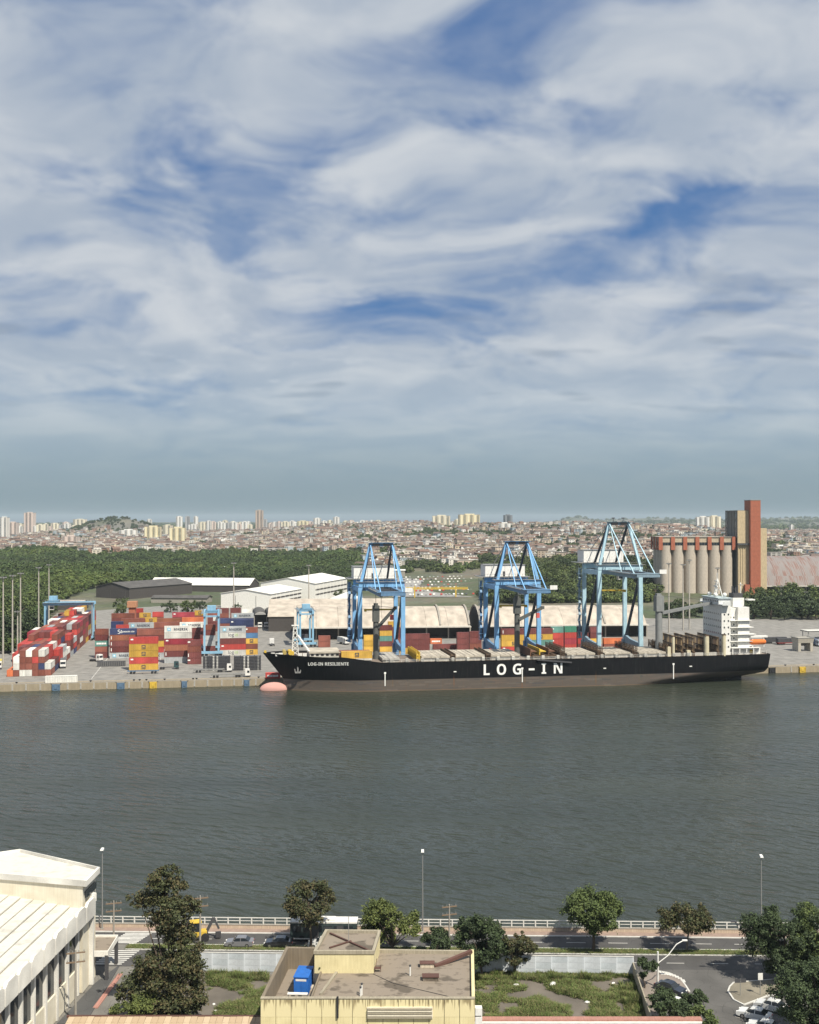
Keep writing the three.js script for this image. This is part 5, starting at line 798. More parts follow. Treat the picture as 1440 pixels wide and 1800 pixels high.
{ const p0 = ground(1342, 1043, QUAY), c = vault('curved_shed', 'huge rusty grey curved shed right of the silos', V(p0.x + 62, QUAY, p0.z), 0.02, 124, 74, 6.6, 25, { roof: B.shed, pow: 0.72 }); void c; }
// flood-light masts
const mast0 = new Map();
function mast(px, py, top, label) {
  const p = ground(px, py, QUAY), d = Math.hypot(p.x, p.z), h = heightAt(top, -p.z) - QUAY; void d;
  const c = thing('floodlight_mast', label, 'light mast', p, 0, 'floodlight masts around the port'), pole = mat(new THREE.Color().setRGB(0.44, 0.41, 0.36), { roughness: 0.6 });
  part('pole', softened(new Mb().tube([V(0, 0, 0), V(0, h * 0.5, 0), V(0, h, 0)], [0.48, 0.38, 0.26], 8).geo()), pole, c);
  part('head_ring', new Mb().cbox(0, h, 0, 2.6, 0.25, 0.25).cbox(0, h, 0, 0.25, 0.25, 2.6).cbox(0, h - 0.8, 0, 1.2, 0.2, 1.2), M.darkSteel, c);
  for (let k = 0; k < 6; k++) { const a = k / 6 * 6.283; part('floodlight', new Mb().cbox(Math.cos(a) * 1.25, h - 0.25, Math.sin(a) * 1.25, 0.6, 0.5, 0.6), M.steel, c); } void mast0; return c;
}
[[5.5, 1166, 1014, 'floodlight mast at the very left edge'], [22, 1152, 1011, 'floodlight mast second from the left edge'], [36, 1148, 1007, 'floodlight mast behind the left container block, third from the left'], [31, 1150, 1074, 'short floodlight mast between the left tall ones'], [68, 1122, 997, 'floodlight mast left of the wide gantry'], [86, 1106, 992, 'floodlight mast behind the wide gantry'], [411, 1108, 989, 'floodlight mast in front of the white tent hall'], [543, 1100, 993, 'floodlight mast right of the tent halls'],
  [1176, 1112, 990, 'floodlight mast in front of the silos, leftmost'], [1201, 1108, 992, 'floodlight mast in front of the silos, second'], [1212, 1106, 984, 'floodlight mast in front of the silos, third and tallest'], [1262, 1112, 998, 'floodlight mast in front of the silos, rightmost'], [1417, 1075, 1040, 'short mast on the grass field at right'], [1373, 1078, 1030, 'short mast among the trees at right']].forEach(a => mast(...a));
structure('grass_field', new Mb().sheet(nearPoly([[1390, 1083], [1560, 1086], [1560, 1056], [1385, 1058]], QUAY), QUAY + 0.06), mat(new THREE.Color().setRGB(0.13, 0.16, 0.05), { map: T.patch }));
structure('service_road', new Mb().sheet(nearPoly([[470, 1077], [520, 1077], [625, 1040], [600, 1040]], QUAY), QUAY + 0.02), M.apron);
structure('car_park_ground', new Mb().sheet(nearPoly([[690, 1050], [850, 1050], [845, 1012], [700, 1012]], QUAY), QUAY + 0.4), mat(new THREE.Color().setRGB(0.36, 0.35, 0.33), { map: T.asphalt }));
{ // rows of parked cars, a few pixels each
  const body = new Mb().side([[-2.1, 0.35], [2.1, 0.35], [2.1, 0.85], [1.2, 0.95], [0.6, 1.45], [-1.2, 1.45], [-2.1, 0.95]], -0.85, 0.85).geo(), gl = new Mb().side([[0.95, 1.0], [0.55, 1.38], [-1.15, 1.38], [-1.7, 1.0]], -0.87, 0.87).geo(), r = rng(3), cm = [M.white, M.white, M.white, M.steel, M.darkSteel, M.red];
  for (let row = 0; row < 7; row++) for (let i = 0; i < 20; i++) { const px = 706 + i * 7.0 + (row % 2) * 3 + r() * 2, py = [1047, 1040, 1035, 1030, 1025, 1020, 1016][row] - i * 0.1; if (r() < 0.12) continue; const ci = Math.floor(r() * 6); const o = thing('parked_car', `${['white', 'white', 'white', 'grey', 'black', 'red'][ci]} parked car in the far car park, ${['nearest', 'second', 'third', 'fourth', 'fifth', 'sixth', 'farthest'][row]} row`, 'car', ground(px, py, QUAY + 0.41), r() * 0.1 + (row % 2) * Math.PI, `${['white', 'white', 'white', 'grey', 'black', 'red'][ci]} cars, row ${row + 1} of the far car park`), m = cm[ci]; part('body', body, m, o); part('cabin_glass', gl, M.glass, o); }
}

// ---------------------------------------------------------------- the city beyond the mangrove
const tree = [0.035, 0.055, 0.022];
const mangroveEdge = px => px < 250 ? 972 - 6 * Math.sin(px / 40) : px < 640 ? 976 - (px - 250) * 0.006 : 1000;
{
  const wallC = [[0.62, 0.56, 0.46], [0.66, 0.63, 0.57], [0.48, 0.40, 0.32], [0.44, 0.36, 0.28], [0.26, 0.16, 0.115], [0.56, 0.47, 0.34], [0.38, 0.36, 0.33], [0.72, 0.70, 0.66], [0.50, 0.40, 0.33], [0.36, 0.42, 0.45]].map(c => mat(new THREE.Color().setRGB(...c))), wallN = ['cream', 'off-white', 'tan', 'ochre', 'brick red', 'sand coloured', 'grey', 'white', 'salmon', 'pale blue'];
  const roofC = [[0.165, 0.105, 0.08], [0.125, 0.09, 0.074], [0.36, 0.33, 0.30], [0.15, 0.14, 0.13], [0.60, 0.57, 0.52]].map(c => mat(new THREE.Color().setRGB(...c))), roofN = ['brick tiled', 'brown tiled', 'flat concrete', 'dark', 'pale'];
  const flat = [], gable = []; const put = (x, z, w, dp, h, turn, wi, ri) => ({ x, z, w, dp, h, turn, wi, ri, y: land(x, z) });
  const r = rng(2024), all = [];
  for (let n = 0; n < 60000 && all.length < 17000; n++) {
    const d = 1420 + Math.pow(r(), 0.95) * 3580, px = -60 + r() * 1560, x = (px - 720) / FOCAL * d, z = -d, y = land(x, z), py = HORIZON + (EYE - y) * FOCAL / d;
    if (py > mangroveEdge(px) && px < 640) continue; if (px > 640 && py > 998 + 6 * Math.sin(px / 25)) continue;
    const green = fbm(x / 130 + 5, z / 170 + 9, 3); if (green > 0.07) continue;
    if (Math.hypot(x - HILLS[4][0], d - HILLS[4][1]) < 190) continue;
    const fl = r(), big = r() < 0.06; const w = big ? 16 + r() * 18 : 7 + r() * 6, dp = 7 + r() * 7, h = (big ? 7 : 4) + Math.floor(r() * 3.4) * 2.9 * (big ? 0.8 : 1);
    all.push(put(x, z, w, dp, h, (r() - 0.5) * 1.2, Math.floor(r() * 10), fl < 0.12 ? 0 : fl < 0.28 ? 1 : fl < 0.5 ? 2 : fl < 0.66 ? 3 : 4));
  }
  all.sort((a, b) => b.z - a.z);
  const inView = o => { const px = 720 + o.x / -o.z * FOCAL; return px > 0 && px < 1440; };
  // the nearest three hundred, each a house with its own roof and windows
  const boxG = new Mb().box(-0.5, 0.5, 0, 1, -0.5, 0.5).geo(), gabG = new Mb().side([[0.56, 0], [0, 0.36], [-0.56, 0]], -0.54, 0.54).geo(), slabG = new Mb().box(-0.54, 0.54, 0, 1, -0.54, 0.54).geo(), winG = new Mb().box(-0.6, 0.6, 0, 1.2, -0.04, 0.04).geo();
  const near = [], far = []; for (const o of all) (near.length < 290 && inView(o) ? near : far).push(o);
  const marks = [[60, 'on the far left'], [160, 'left, above the mangrove'], [300, 'below the twin yellow apartment blocks'], [420, 'below the slim tallest tower'], [520, 'left of the first crane'], [640, 'just left of the first crane top'], [700, 'behind the first crane top'], [790, 'between the first and middle cranes'], [860, 'left of the middle crane top'], [960, 'behind the middle crane top'], [1040, 'left of the pale crane top'], [1150, 'behind the pale crane top'], [1290, 'behind the silos'], [1440, 'right of the brick silo tower']];
  for (const o of near) {
    const px = 720 + o.x / -o.z * FOCAL, mk = marks.find(m => px <= m[0]) || marks.at(-1), lab = `${wallN[o.wi]} ${o.h > 8 ? 'three storey house' : o.h > 5 ? 'two storey house' : 'low house'}, ${roofN[o.ri]} roof, ${mk[1]}`;
    const c = thing('house', lab, 'house', [o.x, o.y - 0.8, o.z], o.turn, lab); const w = part('wall', boxG, wallC[o.wi], c); w.scale.set(o.w, o.h + 0.8, o.dp);
    if (o.ri < 2) { const f = part('roof', gabG, roofC[o.ri], c); f.scale.set(o.w, o.dp * 0.7, o.dp); f.position.y = o.h + 0.8; } else { const f = part('roof', slabG, roofC[o.ri], c); f.scale.set(o.w, 0.35, o.dp); f.position.y = o.h + 0.8; if (o.h > 5) { const t = part('water_tank', boxG, wallC[7], c); t.scale.set(1.8, 1.6, 1.8); t.position.set(o.w * 0.2, o.h + 1.15, 0); } }
    const nw = Math.max(1, Math.round(o.w / 4)), ns = Math.max(1, Math.round(o.h / 3)); for (let s = 0; s < ns; s++) for (let i = 0; i < nw; i++) part('window', winG, M.glass, c).position.set(-o.w / 2 + o.w * (i + 0.5) / nw, 1.7 + s * 2.9, o.dp / 2);
  }
  // the rest reads as one mass
  const m4 = new THREE.Matrix4(), q4 = new THREE.Quaternion(), up = V(0, 1, 0), col = new THREE.Color();
  const inst = (name, geo, list, place, color, label) => { const m = new THREE.InstancedMesh(geo, plain(0xffffff), list.length); list.forEach((o, i) => { q4.setFromAxisAngle(up, o.turn); const [p, s] = place(o); m4.compose(p, q4, s); m.setMatrixAt(i, m4); m.setColorAt(i, col.copy(color(o))); }); m.name = name; m.userData = { kind: 'stuff', label }; m.castShadow = m.receiveShadow = true; scene.add(m); };
  inst('city_houses', boxG, far, o => [V(o.x, o.y - 1, o.z), V(o.w, o.h + 1, o.dp)], o => wallC[o.wi].color, 'mass of small houses covering the far hillsides');
  inst('city_roofs', gabG, far.filter(o => o.ri < 2), o => [V(o.x, o.y + o.h, o.z), V(o.w, o.dp * 0.7, o.dp)], o => roofC[o.ri].color, 'mass of tiled roofs over the far hillsides');
  inst('city_flat_roofs', slabG, far.filter(o => o.ri >= 2), o => [V(o.x, o.y + o.h, o.z), V(o.w, 0.4, o.dp)], o => roofC[o.ri].color, 'mass of flat roofs over the far hillsides');
  const bands = []; for (const o of far) { const ns = Math.max(1, Math.round(o.h / 3)); for (let s = 0; s < ns; s++) bands.push({ ...o, k: s }); }
  const winB = new Mb().box(-0.36, -0.1, 0, 1.2, 0.5, 0.505).box(0.1, 0.36, 0, 1.2, 0.5, 0.505).geo();
  inst('city_windows', winB, bands, o => [V(o.x, o.y + 0.9 + o.k * 2.9, o.z), V(o.w, 1, o.dp)], () => M.glass.color, 'dark windows of the far houses');
}
// apartment towers of the skyline: [middle, width, top, base, tone, far distance if on a hill]
{
  const tones = { w: [0.78, 0.74, 0.67], c: [0.74, 0.66, 0.52], y: [0.74, 0.64, 0.44], g: [0.40, 0.40, 0.40], d: [0.20, 0.22, 0.24], p: [0.62, 0.52, 0.46], b: [0.52, 0.42, 0.34] };
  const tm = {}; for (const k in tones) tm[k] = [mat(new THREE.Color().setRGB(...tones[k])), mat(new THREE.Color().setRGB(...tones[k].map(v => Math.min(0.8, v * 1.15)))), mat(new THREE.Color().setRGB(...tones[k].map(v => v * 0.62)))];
  const glaze = plain(new THREE.Color().setRGB(0.09, 0.10, 0.11), { roughness: 0.3 });
  const word = { w: 'white', c: 'cream', y: 'yellowish', g: 'grey', d: 'dark grey', p: 'pinkish', b: 'brownish' };
  const list = [[5, 13, 908, 951, 'w'], [21, 16, 917, 946, 'p'], [34, 10, 924, 943, 'w'], [50, 17, 900, 941, 'p'], [61, 7, 924, 941, 'w'], [70, 12, 921, 941, 'c'], [80, 8, 920, 941, 'c'], [87, 7, 925, 940, 'p'], [97, 12, 919, 939, 'c'], [107, 7, 922, 939, 'g'], [117, 9, 919, 940, 'w'], [126, 6, 926, 939, 'g'], [136, 12, 924, 939, 'g'], [139, 22, 912, 931, 'c'], [158, 10, 917, 934, 'w'], [165, 9, 915, 934, 'c'], [177, 13, 917, 933, 'w'], [122, 26, 941, 959, 'p'], [224, 30, 930, 948, 'w'],
    [252, 10, 918, 932, 'p'], [262, 7, 912, 927, 'w'], [268, 28, 924, 954, 'y'], [293, 14, 922, 946, 'c'], [311, 27, 926, 956, 'y'], [315, 11, 907, 926, 'w'], [329, 7, 907, 936, 'g'], [338, 14, 921, 937, 'w'], [344, 7, 907, 936, 'w'], [355, 12, 917, 937, 'c'], [366, 8, 915, 937, 'w'], [375, 10, 916, 936, 'p'], [391, 11, 918, 937, 'w'], [402, 9, 918, 936, 'g'], [411, 12, 917, 937, 'w'], [421, 8, 920, 937, 'p'], [430, 10, 916, 938, 'w'], [439, 8, 921, 938, 'c'], [455, 12, 896, 936, 'b'], [466, 8, 912, 935, 'g'],
    [474, 7, 920, 935, 'p'], [482, 8, 917, 933, 'w'], [489, 10, 918, 934, 'g'], [501, 14, 916, 938, 'c'], [513, 9, 915, 934, 'w'], [522, 8, 920, 933, 'w'], [532, 20, 915, 936, 'y'], [548, 8, 921, 933, 'p'], [558, 13, 910, 935, 'w'], [570, 10, 915, 932, 'w'], [580, 9, 914, 932, 'c'], [591, 10, 908, 931, 'w'], [607, 9, 915, 932, 'c'], [618, 10, 914, 933, 'p'], [628, 8, 917, 933, 'w'], [637, 9, 914, 933, 'w'], [645, 7, 915, 933, 'p'], [653, 8, 914, 932, 'w'], [664, 10, 914, 931, 'c'], [680, 13, 915, 930, 'd'],
    [735, 22, 923, 938, 'w', 3000], [753, 15, 921, 936, 'd', 3050], [775, 30, 905, 931, 'c', 3000], [805, 12, 912, 932, 'c', 3000], [826, 36, 903, 931, 'y', 2950], [887, 21, 918, 940, 'w', 2750], [894, 14, 904, 925, 'd', 3200], [922, 13, 924, 935, 'y', 3100], [1118, 20, 921, 933, 'c', 3000], [1143, 24, 921, 938, 'p', 2900], [1164, 15, 921, 937, 'p', 2920], [1191, 28, 920, 937, 'p', 2900], [1236, 22, 907, 935, 'w', 2900], [1257, 21, 906, 935, 'c', 2920], [1393, 6, 922, 934, 'w', 4200]];
  { const r = rng(77); for (let i = 0; i < 26; i++) list.push([Math.round(326 + i * 13.6 + r() * 6), 7 + Math.round(r() * 4), 914 + Math.round(r() * 7), 932 + Math.round(r() * 2), 'wwcpw'[Math.floor(r() * 5)]]); for (let i = 0; i < 8; i++) list.push([Math.round(28 + i * 20 + r() * 8), 7 + Math.round(r() * 5), 917 + Math.round(r() * 6), 936, 'wcpw'[Math.floor(r() * 4)]]); }
  list.sort((a, b) => a[0] - b[0]); const seen = {}, zone = px => px < 110 ? 'far left group' : px < 240 ? 'group left of the dark hill' : px < 350 ? 'group round twin yellow blocks' : px < 445 ? 'group left of slim tallest tower' : px < 560 ? 'group right of slim tallest tower' : px < 700 ? 'group above the first crane' : px < 1000 ? 'hilltop group' : 'group near the silos';
  list.forEach(([px, wpx, top, base, tone, dd], i) => { const zn = zone(px), ordinal = ORD[seen[zn] = (seen[zn] ?? -1) + 1];
    const d = dd || Math.min(5200, (EYE - 9) * FOCAL / (base - HORIZON)), k = d / FOCAL, w = wpx * k, x = (px - 720) * k, y0 = Math.min(land(x, -d), heightAt(base, d)) - 1, h = heightAt(top, d) - y0, dp = Math.max(14, Math.min(w, 24));
    
    const c = thing('apartment_tower', `${wpx > 18 ? 'broad' : wpx > 11 ? 'medium wide' : 'slim'} ${word[tone]} apartment tower, ${ordinal} in the ${zn}`, 'building', [x, y0, -d], (i * 7 % 5 - 2) * 0.07, 'apartment towers on the horizon'), [m, light, deep] = tm[tone];
    part('wall', new Mb().box(-w / 2, w / 2, 0, h - 3, -dp, 0), m, c);
    const bays = Math.max(2, Math.min(6, Math.round(w / 7))), bw = w / bays, fl = Math.max(4, Math.round(h / 3.1)), fh = (h - 4) / fl;
    for (let b = 0; b < bays; b++) { const xc = -w / 2 + bw * (b + 0.5);
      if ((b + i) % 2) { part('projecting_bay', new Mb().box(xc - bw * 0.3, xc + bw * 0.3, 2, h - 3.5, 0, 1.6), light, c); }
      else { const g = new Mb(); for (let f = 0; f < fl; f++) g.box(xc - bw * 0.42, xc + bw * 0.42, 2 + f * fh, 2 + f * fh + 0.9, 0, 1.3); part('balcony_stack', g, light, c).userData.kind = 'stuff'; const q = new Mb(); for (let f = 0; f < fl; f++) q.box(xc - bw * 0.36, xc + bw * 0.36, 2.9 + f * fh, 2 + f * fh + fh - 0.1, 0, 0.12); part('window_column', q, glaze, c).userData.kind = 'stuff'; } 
    }
    const s = new Mb(); for (let f = 0; f < fl; f++) for (const z of [-dp * 0.3, -dp * 0.7]) s.box(x < 0 ? w / 2 : -w / 2 - 0.12, x < 0 ? w / 2 + 0.12 : -w / 2, 3 + f * fh, 4.4 + f * fh, z - 1.1, z + 1.1); part('window_column', s, glaze, c).userData.kind = 'stuff';
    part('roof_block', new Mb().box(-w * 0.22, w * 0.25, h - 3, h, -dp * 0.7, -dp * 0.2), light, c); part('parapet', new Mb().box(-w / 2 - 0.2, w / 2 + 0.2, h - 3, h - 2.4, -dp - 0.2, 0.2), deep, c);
  });
}
// low factories and churches that stand out
{ const blocks = [[1385, 955, 40, 9, 'white', 'long white factory roof right of the silos', 14], [1380, 962, 26, 8, 'cream', 'cream flat roofed block right of the silos', 12], [1400, 926, 40, 6, 'white', 'far white factory right of the brick tower', 30], [1008, 934, 30, 6, 'white', 'far white store on the plain, centre right', 40], [1170, 960, 30, 14, 'orange', 'orange painted house front behind the pale crane', 10], [590, 944, 40, 9, 'cream', 'long cream institution left of the cranes', 16], [385, 958, 28, 9, 'white', 'white church with curved gable above the mangrove', 12], [915, 933, 20, 8, 'salmon', 'salmon block right of the hilltop towers', 14]];
  const cm = { white: M.white, cream: mat(new THREE.Color().setRGB(0.62, 0.54, 0.38)), orange: mat(new THREE.Color().setRGB(0.55, 0.24, 0.11)), salmon: mat(new THREE.Color().setRGB(0.56, 0.28, 0.2)) };
  blocks.forEach(([px, py, wpx, h, c, label, dp]) => { let d = (EYE - 8) * FOCAL / (py - HORIZON); for (let k = 0; k < 5; k++) d = Math.min(4800, (EYE - land((px - 720) / FOCAL * d, -d)) * FOCAL / (py - HORIZON)); const x = (px - 720) / FOCAL * d, w = wpx / FOCAL * d, o = thing('large_building', label, 'building', [x, land(x, -d) - 1, -d], 0.08); part('wall', new Mb().box(-w / 2, w / 2, 0, h + 1, -dp, 0), cm[c], o); part('roof', new Mb().side([[0.6, 0], [-dp / 2, 1.8], [-dp - 0.6, 0]], -w / 2 - 0.5, w / 2 + 0.5), c === 'white' ? M.white : M.concrete, o).position.y = h + 1; const n = Math.round(w / 7); for (let i = 0; i < n; i++) part('window', new Mb().box(-1, 1, 0, 1.6, -0.05, 0.08), M.glass, o).position.set(-w / 2 + w * (i + 0.5) / n, 3, 0); });
}

// ---------------------------------------------------------------- foliage
function foliage(lumpsIn, count, size, seed, tones, fine = 0) {
  const clumps = []; { const r = rng(seed + 500); for (const c of lumpsIn) { if (!fine) { clumps.push(c); continue; } for (let i = 0; i < fine; i++) { const u = r() * 2 - 1, t = r() * 6.283, q = Math.sqrt(1 - u * u), d = c[3] * (0.35 + 0.6 * r()); clumps.push([c[0] + q * Math.cos(t) * d, c[1] + u * d * 0.8, c[2] + q * Math.sin(t) * d, c[3] * (0.22 + 0.4 * r() * r())]); } } }
  const r = rng(seed), pos = new Float32Array(count * 12), col = new Float32Array(count * 12), idx = new Uint32Array(count * 6), tot = clumps.reduce((s, c) => s + c[3] * c[3], 0);
  const cum = []; let acc = 0; for (const c of clumps) { acc += c[3] * c[3] / tot; cum.push(acc); }
  const n = V(0, 0, 0), a = V(0, 0, 0), b = V(0, 0, 0), p = V(0, 0, 0);
  for (let i = 0; i < count; i++) {
    const pick = r(); let k = cum.findIndex(v => v >= pick); if (k < 0) k = clumps.length - 1; const [cx, cy, cz, cr] = clumps[k];
    const u = r() * 2 - 1, t = r() * 6.283, q = Math.sqrt(1 - u * u); n.set(q * Math.cos(t), u, q * Math.sin(t)); const rad = fine ? cr * (Math.sqrt(r()) * 1.15 + (r() < 0.25 ? r() * 0.9 : 0)) : cr * (0.45 + 0.62 * Math.sqrt(r()) + (r() < 0.12 ? r() * 0.35 : 0));
    p.set(cx + n.x * rad, cy + n.y * rad * 0.82, cz + n.z * rad);
    n.multiplyScalar(fine ? 0.35 : 0.7).add(a.set(r() - 0.5, r() * 0.8 - 0.1, r() - 0.5).multiplyScalar(1.3)).normalize();
    a.set(r() - 0.5, r() - 0.5, r() - 0.5).cross(n).normalize(); b.copy(n).cross(a); const s = size * (0.55 + r() * 0.9), w = s * (0.4 + r() * 0.35);
    const tone = tones[(k * 7 + Math.floor(r() * 1.6)) % tones.length], j = 0.75 + r() * 0.5;
    const put = (o, du, dv, bend) => { pos[o] = p.x + a.x * du * s + b.x * dv * w + n.x * bend; pos[o + 1] = p.y + a.y * du * s + b.y * dv * w + n.y * bend; pos[o + 2] = p.z + a.z * du * s + b.z * dv * w + n.z * bend; col[o] = tone[0] * j; col[o + 1] = tone[1] * j; col[o + 2] = tone[2] * j; };
    const o = i * 12; put(o, -1, 0, 0); put(o + 3, 0.15, -1, s * 0.25); put(o + 6, 1, 0, 0); put(o + 9, -0.1, 1, s * 0.2);
    const v = i * 4; idx.set([v, v + 1, v + 2, v, v + 2, v + 3], i * 6);
  }
  const g = new THREE.BufferGeometry(); g.setAttribute('position', new THREE.BufferAttribute(pos, 3)); g.setAttribute('color', new THREE.BufferAttribute(col, 3)); g.setIndex(new THREE.BufferAttribute(idx, 1)); g.computeVertexNormals(); return g;
}
const leafMat = new THREE.MeshStandardMaterial({ vertexColors: true, roughness: 0.75, side: THREE.DoubleSide });
const bark = mat(new THREE.Color().setRGB(0.10, 0.075, 0.055)), paleBark = mat(new THREE.Color().setRGB(0.20, 0.17, 0.14));
function lumps(r, rx, ry, rz, n, rMin, rMax, cy) { const out = []; for (let i = 0; i < n; i++) { const u = r() * 2 - 1, t = r() * 6.283, q = Math.sqrt(1 - u * u), s = Math.cbrt(0.25 + 0.75 * r()); out.push([q * Math.cos(t) * rx * s, cy + u * ry * s, q * Math.sin(t) * rz * s, mix(rMin, rMax, r())]); } return out; }
const green = { dark: [[0.034, 0.055, 0.018], [0.044, 0.068, 0.022], [0.028, 0.046, 0.016]], mid: [[0.07, 0.10, 0.026], [0.09, 0.12, 0.03], [0.052, 0.076, 0.02]], warm: [[0.056, 0.062, 0.02], [0.075, 0.062, 0.024], [0.04, 0.05, 0.016]], olive: [[0.09, 0.115, 0.026], [0.11, 0.13, 0.03], [0.065, 0.088, 0.022]] };
// crowns of unit radius for what is far away
const farCrown = [0, 1, 2].map(k => { const r = rng(60 + k); return foliage(lumps(r, 0.62, 0.4, 0.62, 7, 0.3, 0.5, 0.15), 260, 0.19, 70 + k, green.mid); });
function wood(name, label, list, tint) {
  const m4 = new THREE.Matrix4(), q = new THREE.Quaternion(), up = V(0, 1, 0), c = new THREE.Color(), r = rng(list.length), parts = [[], [], []]; list.forEach((o, i) => parts[i % 3].push(o));
  parts.forEach((l, k) => { const m = new THREE.InstancedMesh(farCrown[k], leafMat, l.length); l.forEach(([x, y, z, s], i) => { q.setFromAxisAngle(up, r() * 6.283); m4.compose(V(x, y, z), q, V(s, s * (0.75 + r() * 0.4), s)); m.setMatrixAt(i, m4); const pa = fbm(x / 210 + 3, z / 210, 3), pb = fbm(x / 70 + 9, z / 70, 2), f = (0.75 + r() * 0.5) * (1 + 1.1 * pa + 0.5 * pb); m.setColorAt(i, c.setRGB(tint[0] * f * (0.95 + r() * 0.2 + 0.5 * Math.max(0, pa)), tint[1] * f, tint[2] * f)); }); m.name = numbered(name); m.userData = { kind: 'stuff', label }; m.castShadow = m.receiveShadow = true; scene.add(m); });
}
const interp = (t, pts) => { for (let i = 1; i < pts.length; i++) if (t <= pts[i][0]) { const [a, b] = pts[i - 1], [c, d] = pts[i]; return b + (d - b) * (t - a) / (c - a); } return pts.at(-1)[1]; };
{
  const r = rng(818), list = [], lowEdge = [[-200, 1160], [20, 1150], [60, 1120], [90, 1085], [105, 1062], [150, 1040], [180, 1030], [345, 1021], [440, 1020], [500, 1026], [560, 1021], [600, 1024], [625, 1045], [650, 1030], [655, 960]];
  for (let n = 0; n < 200000 && list.length < 26000; n++) { const d = 470 + Math.pow(r(), 1.1) * 1900, px = -130 + r() * 790, x = (px - 720) / FOCAL * d, y = land(x, -d), py = HORIZON + (EYE - y) * FOCAL / d; if (py > interp(px, lowEdge) || py < mangroveEdge(px) + 3) continue; if (r() > d / 2300 + 0.25) continue; const s = (1.6 + r() * r() * 4.2) * (0.7 + d / 2600) * (fbm(x / 60, d / 60, 2) > 0.2 ? 1.3 : 1); list.push([x, y + s * 0.55 + 1 + r() * 2, -d, s]); }
    wood('mangrove_forest', 'dense green mangrove forest stretching left of the cranes', list, [0.66, 0.80, 0.62]);
  const city = [];
  for (let n = 0; n < 150000 && city.length < 20000; n++) { const d = 1250 + Math.pow(r(), 1.2) * 4200, px = -60 + r() * 1560, x = (px - 720) / FOCAL * d, y = land(x, -d), py = HORIZON + (EYE - y) * FOCAL / d; const g = fbm(x / 130 + 5, -d / 170 + 9, 3); if (px < 650 && py > mangroveEdge(px)) continue; if (px > 650 && px < 870 && py > 1008) continue; if (d < 1720 && px > 650 && px < 900 && py > 990 && g < 0) continue; const hill = Math.hypot(x - HILLS[4][0], d - HILLS[4][1]) < 240; if (!hill && g < 0.065 && r() > (d < 1720 ? 0.8 : 0.4)) continue; const s = 3.5 + r() * 4.2; city.push([x, y + s * 0.5, -d, s]); }
  wood('city_trees', 'dark trees growing among the far houses', city, [0.62, 0.68, 0.6]);
  const slope = []; for (let n = 0; n < 60000 && slope.length < 3600; n++) { const d = 880 + Math.pow(r(), 1.2) * 640, px = 640 + r() * 860, x = (px - 720) / FOCAL * d, y = land(x, -d), py = HORIZON + (EYE - y) * FOCAL / d; if (px < 856 && py > 1008) continue; if (px > 1145 && d < 1100) continue; if (fbm(x / 70 + 40, d / 70, 3) < 0.02 && d > 1200) continue; if (py > 1066) continue; const s = 3 + r() * 3.6; slope.push([x, y + s * 0.5, -d, s]); }
  wood('hillside_wood', 'wooded slopes between the port and the houses', slope, [0.8, 0.85, 0.75]);
  const farw = []; for (let n = 0; n < 5200; n++) { const d = 5600 + r() * 6500, px = -80 + r() * 1600, x = (px - 720) / FOCAL * d, s = 12 + r() * 14; farw.push([x, land(x, -d), -d, s]); }
  wood('far_woodland', 'woodland on the distant plain below the horizon', farw, [0.8, 0.85, 0.8]);
}
// single trees of the far bank
const midTree = [0, 1, 2, 3].map(k => { const r = rng(90 + k); return foliage(lumps(r, 0.66, 0.42, 0.66, 12, 0.22, 0.42, 0.62), 2100, 0.052, 95 + k, k % 2 ? green.dark : green.mid, 3); });
const midTrunk = new Mb().tube([V(0, -0.3, 0), V(0.02, 0.3, 0), V(0, 0.6, 0.02)], [0.075, 0.055, 0.03], 6).bar(V(0, 0.3, 0), V(0.35, 0.62, 0.1), 0.04).bar(V(0, 0.28, 0), V(-0.3, 0.6, -0.15), 0.04).geo();
let mt = 0;
function bankTree(px, py, size, label, group, level) { const p = ground(px, py, level ?? QUAY); const y = level === undefined ? land(p.x, p.z) : level; const o = thing('broadleaf_tree', label, 'tree', [p.x, y - 0.1, p.z], mt * 1.7, group); part('trunk', midTrunk, bark, o); part('crown', midTree[mt % 4], leafMat, o); o.scale.set(size, size * (0.85 + (mt % 3) * 0.12), size); mt++; }
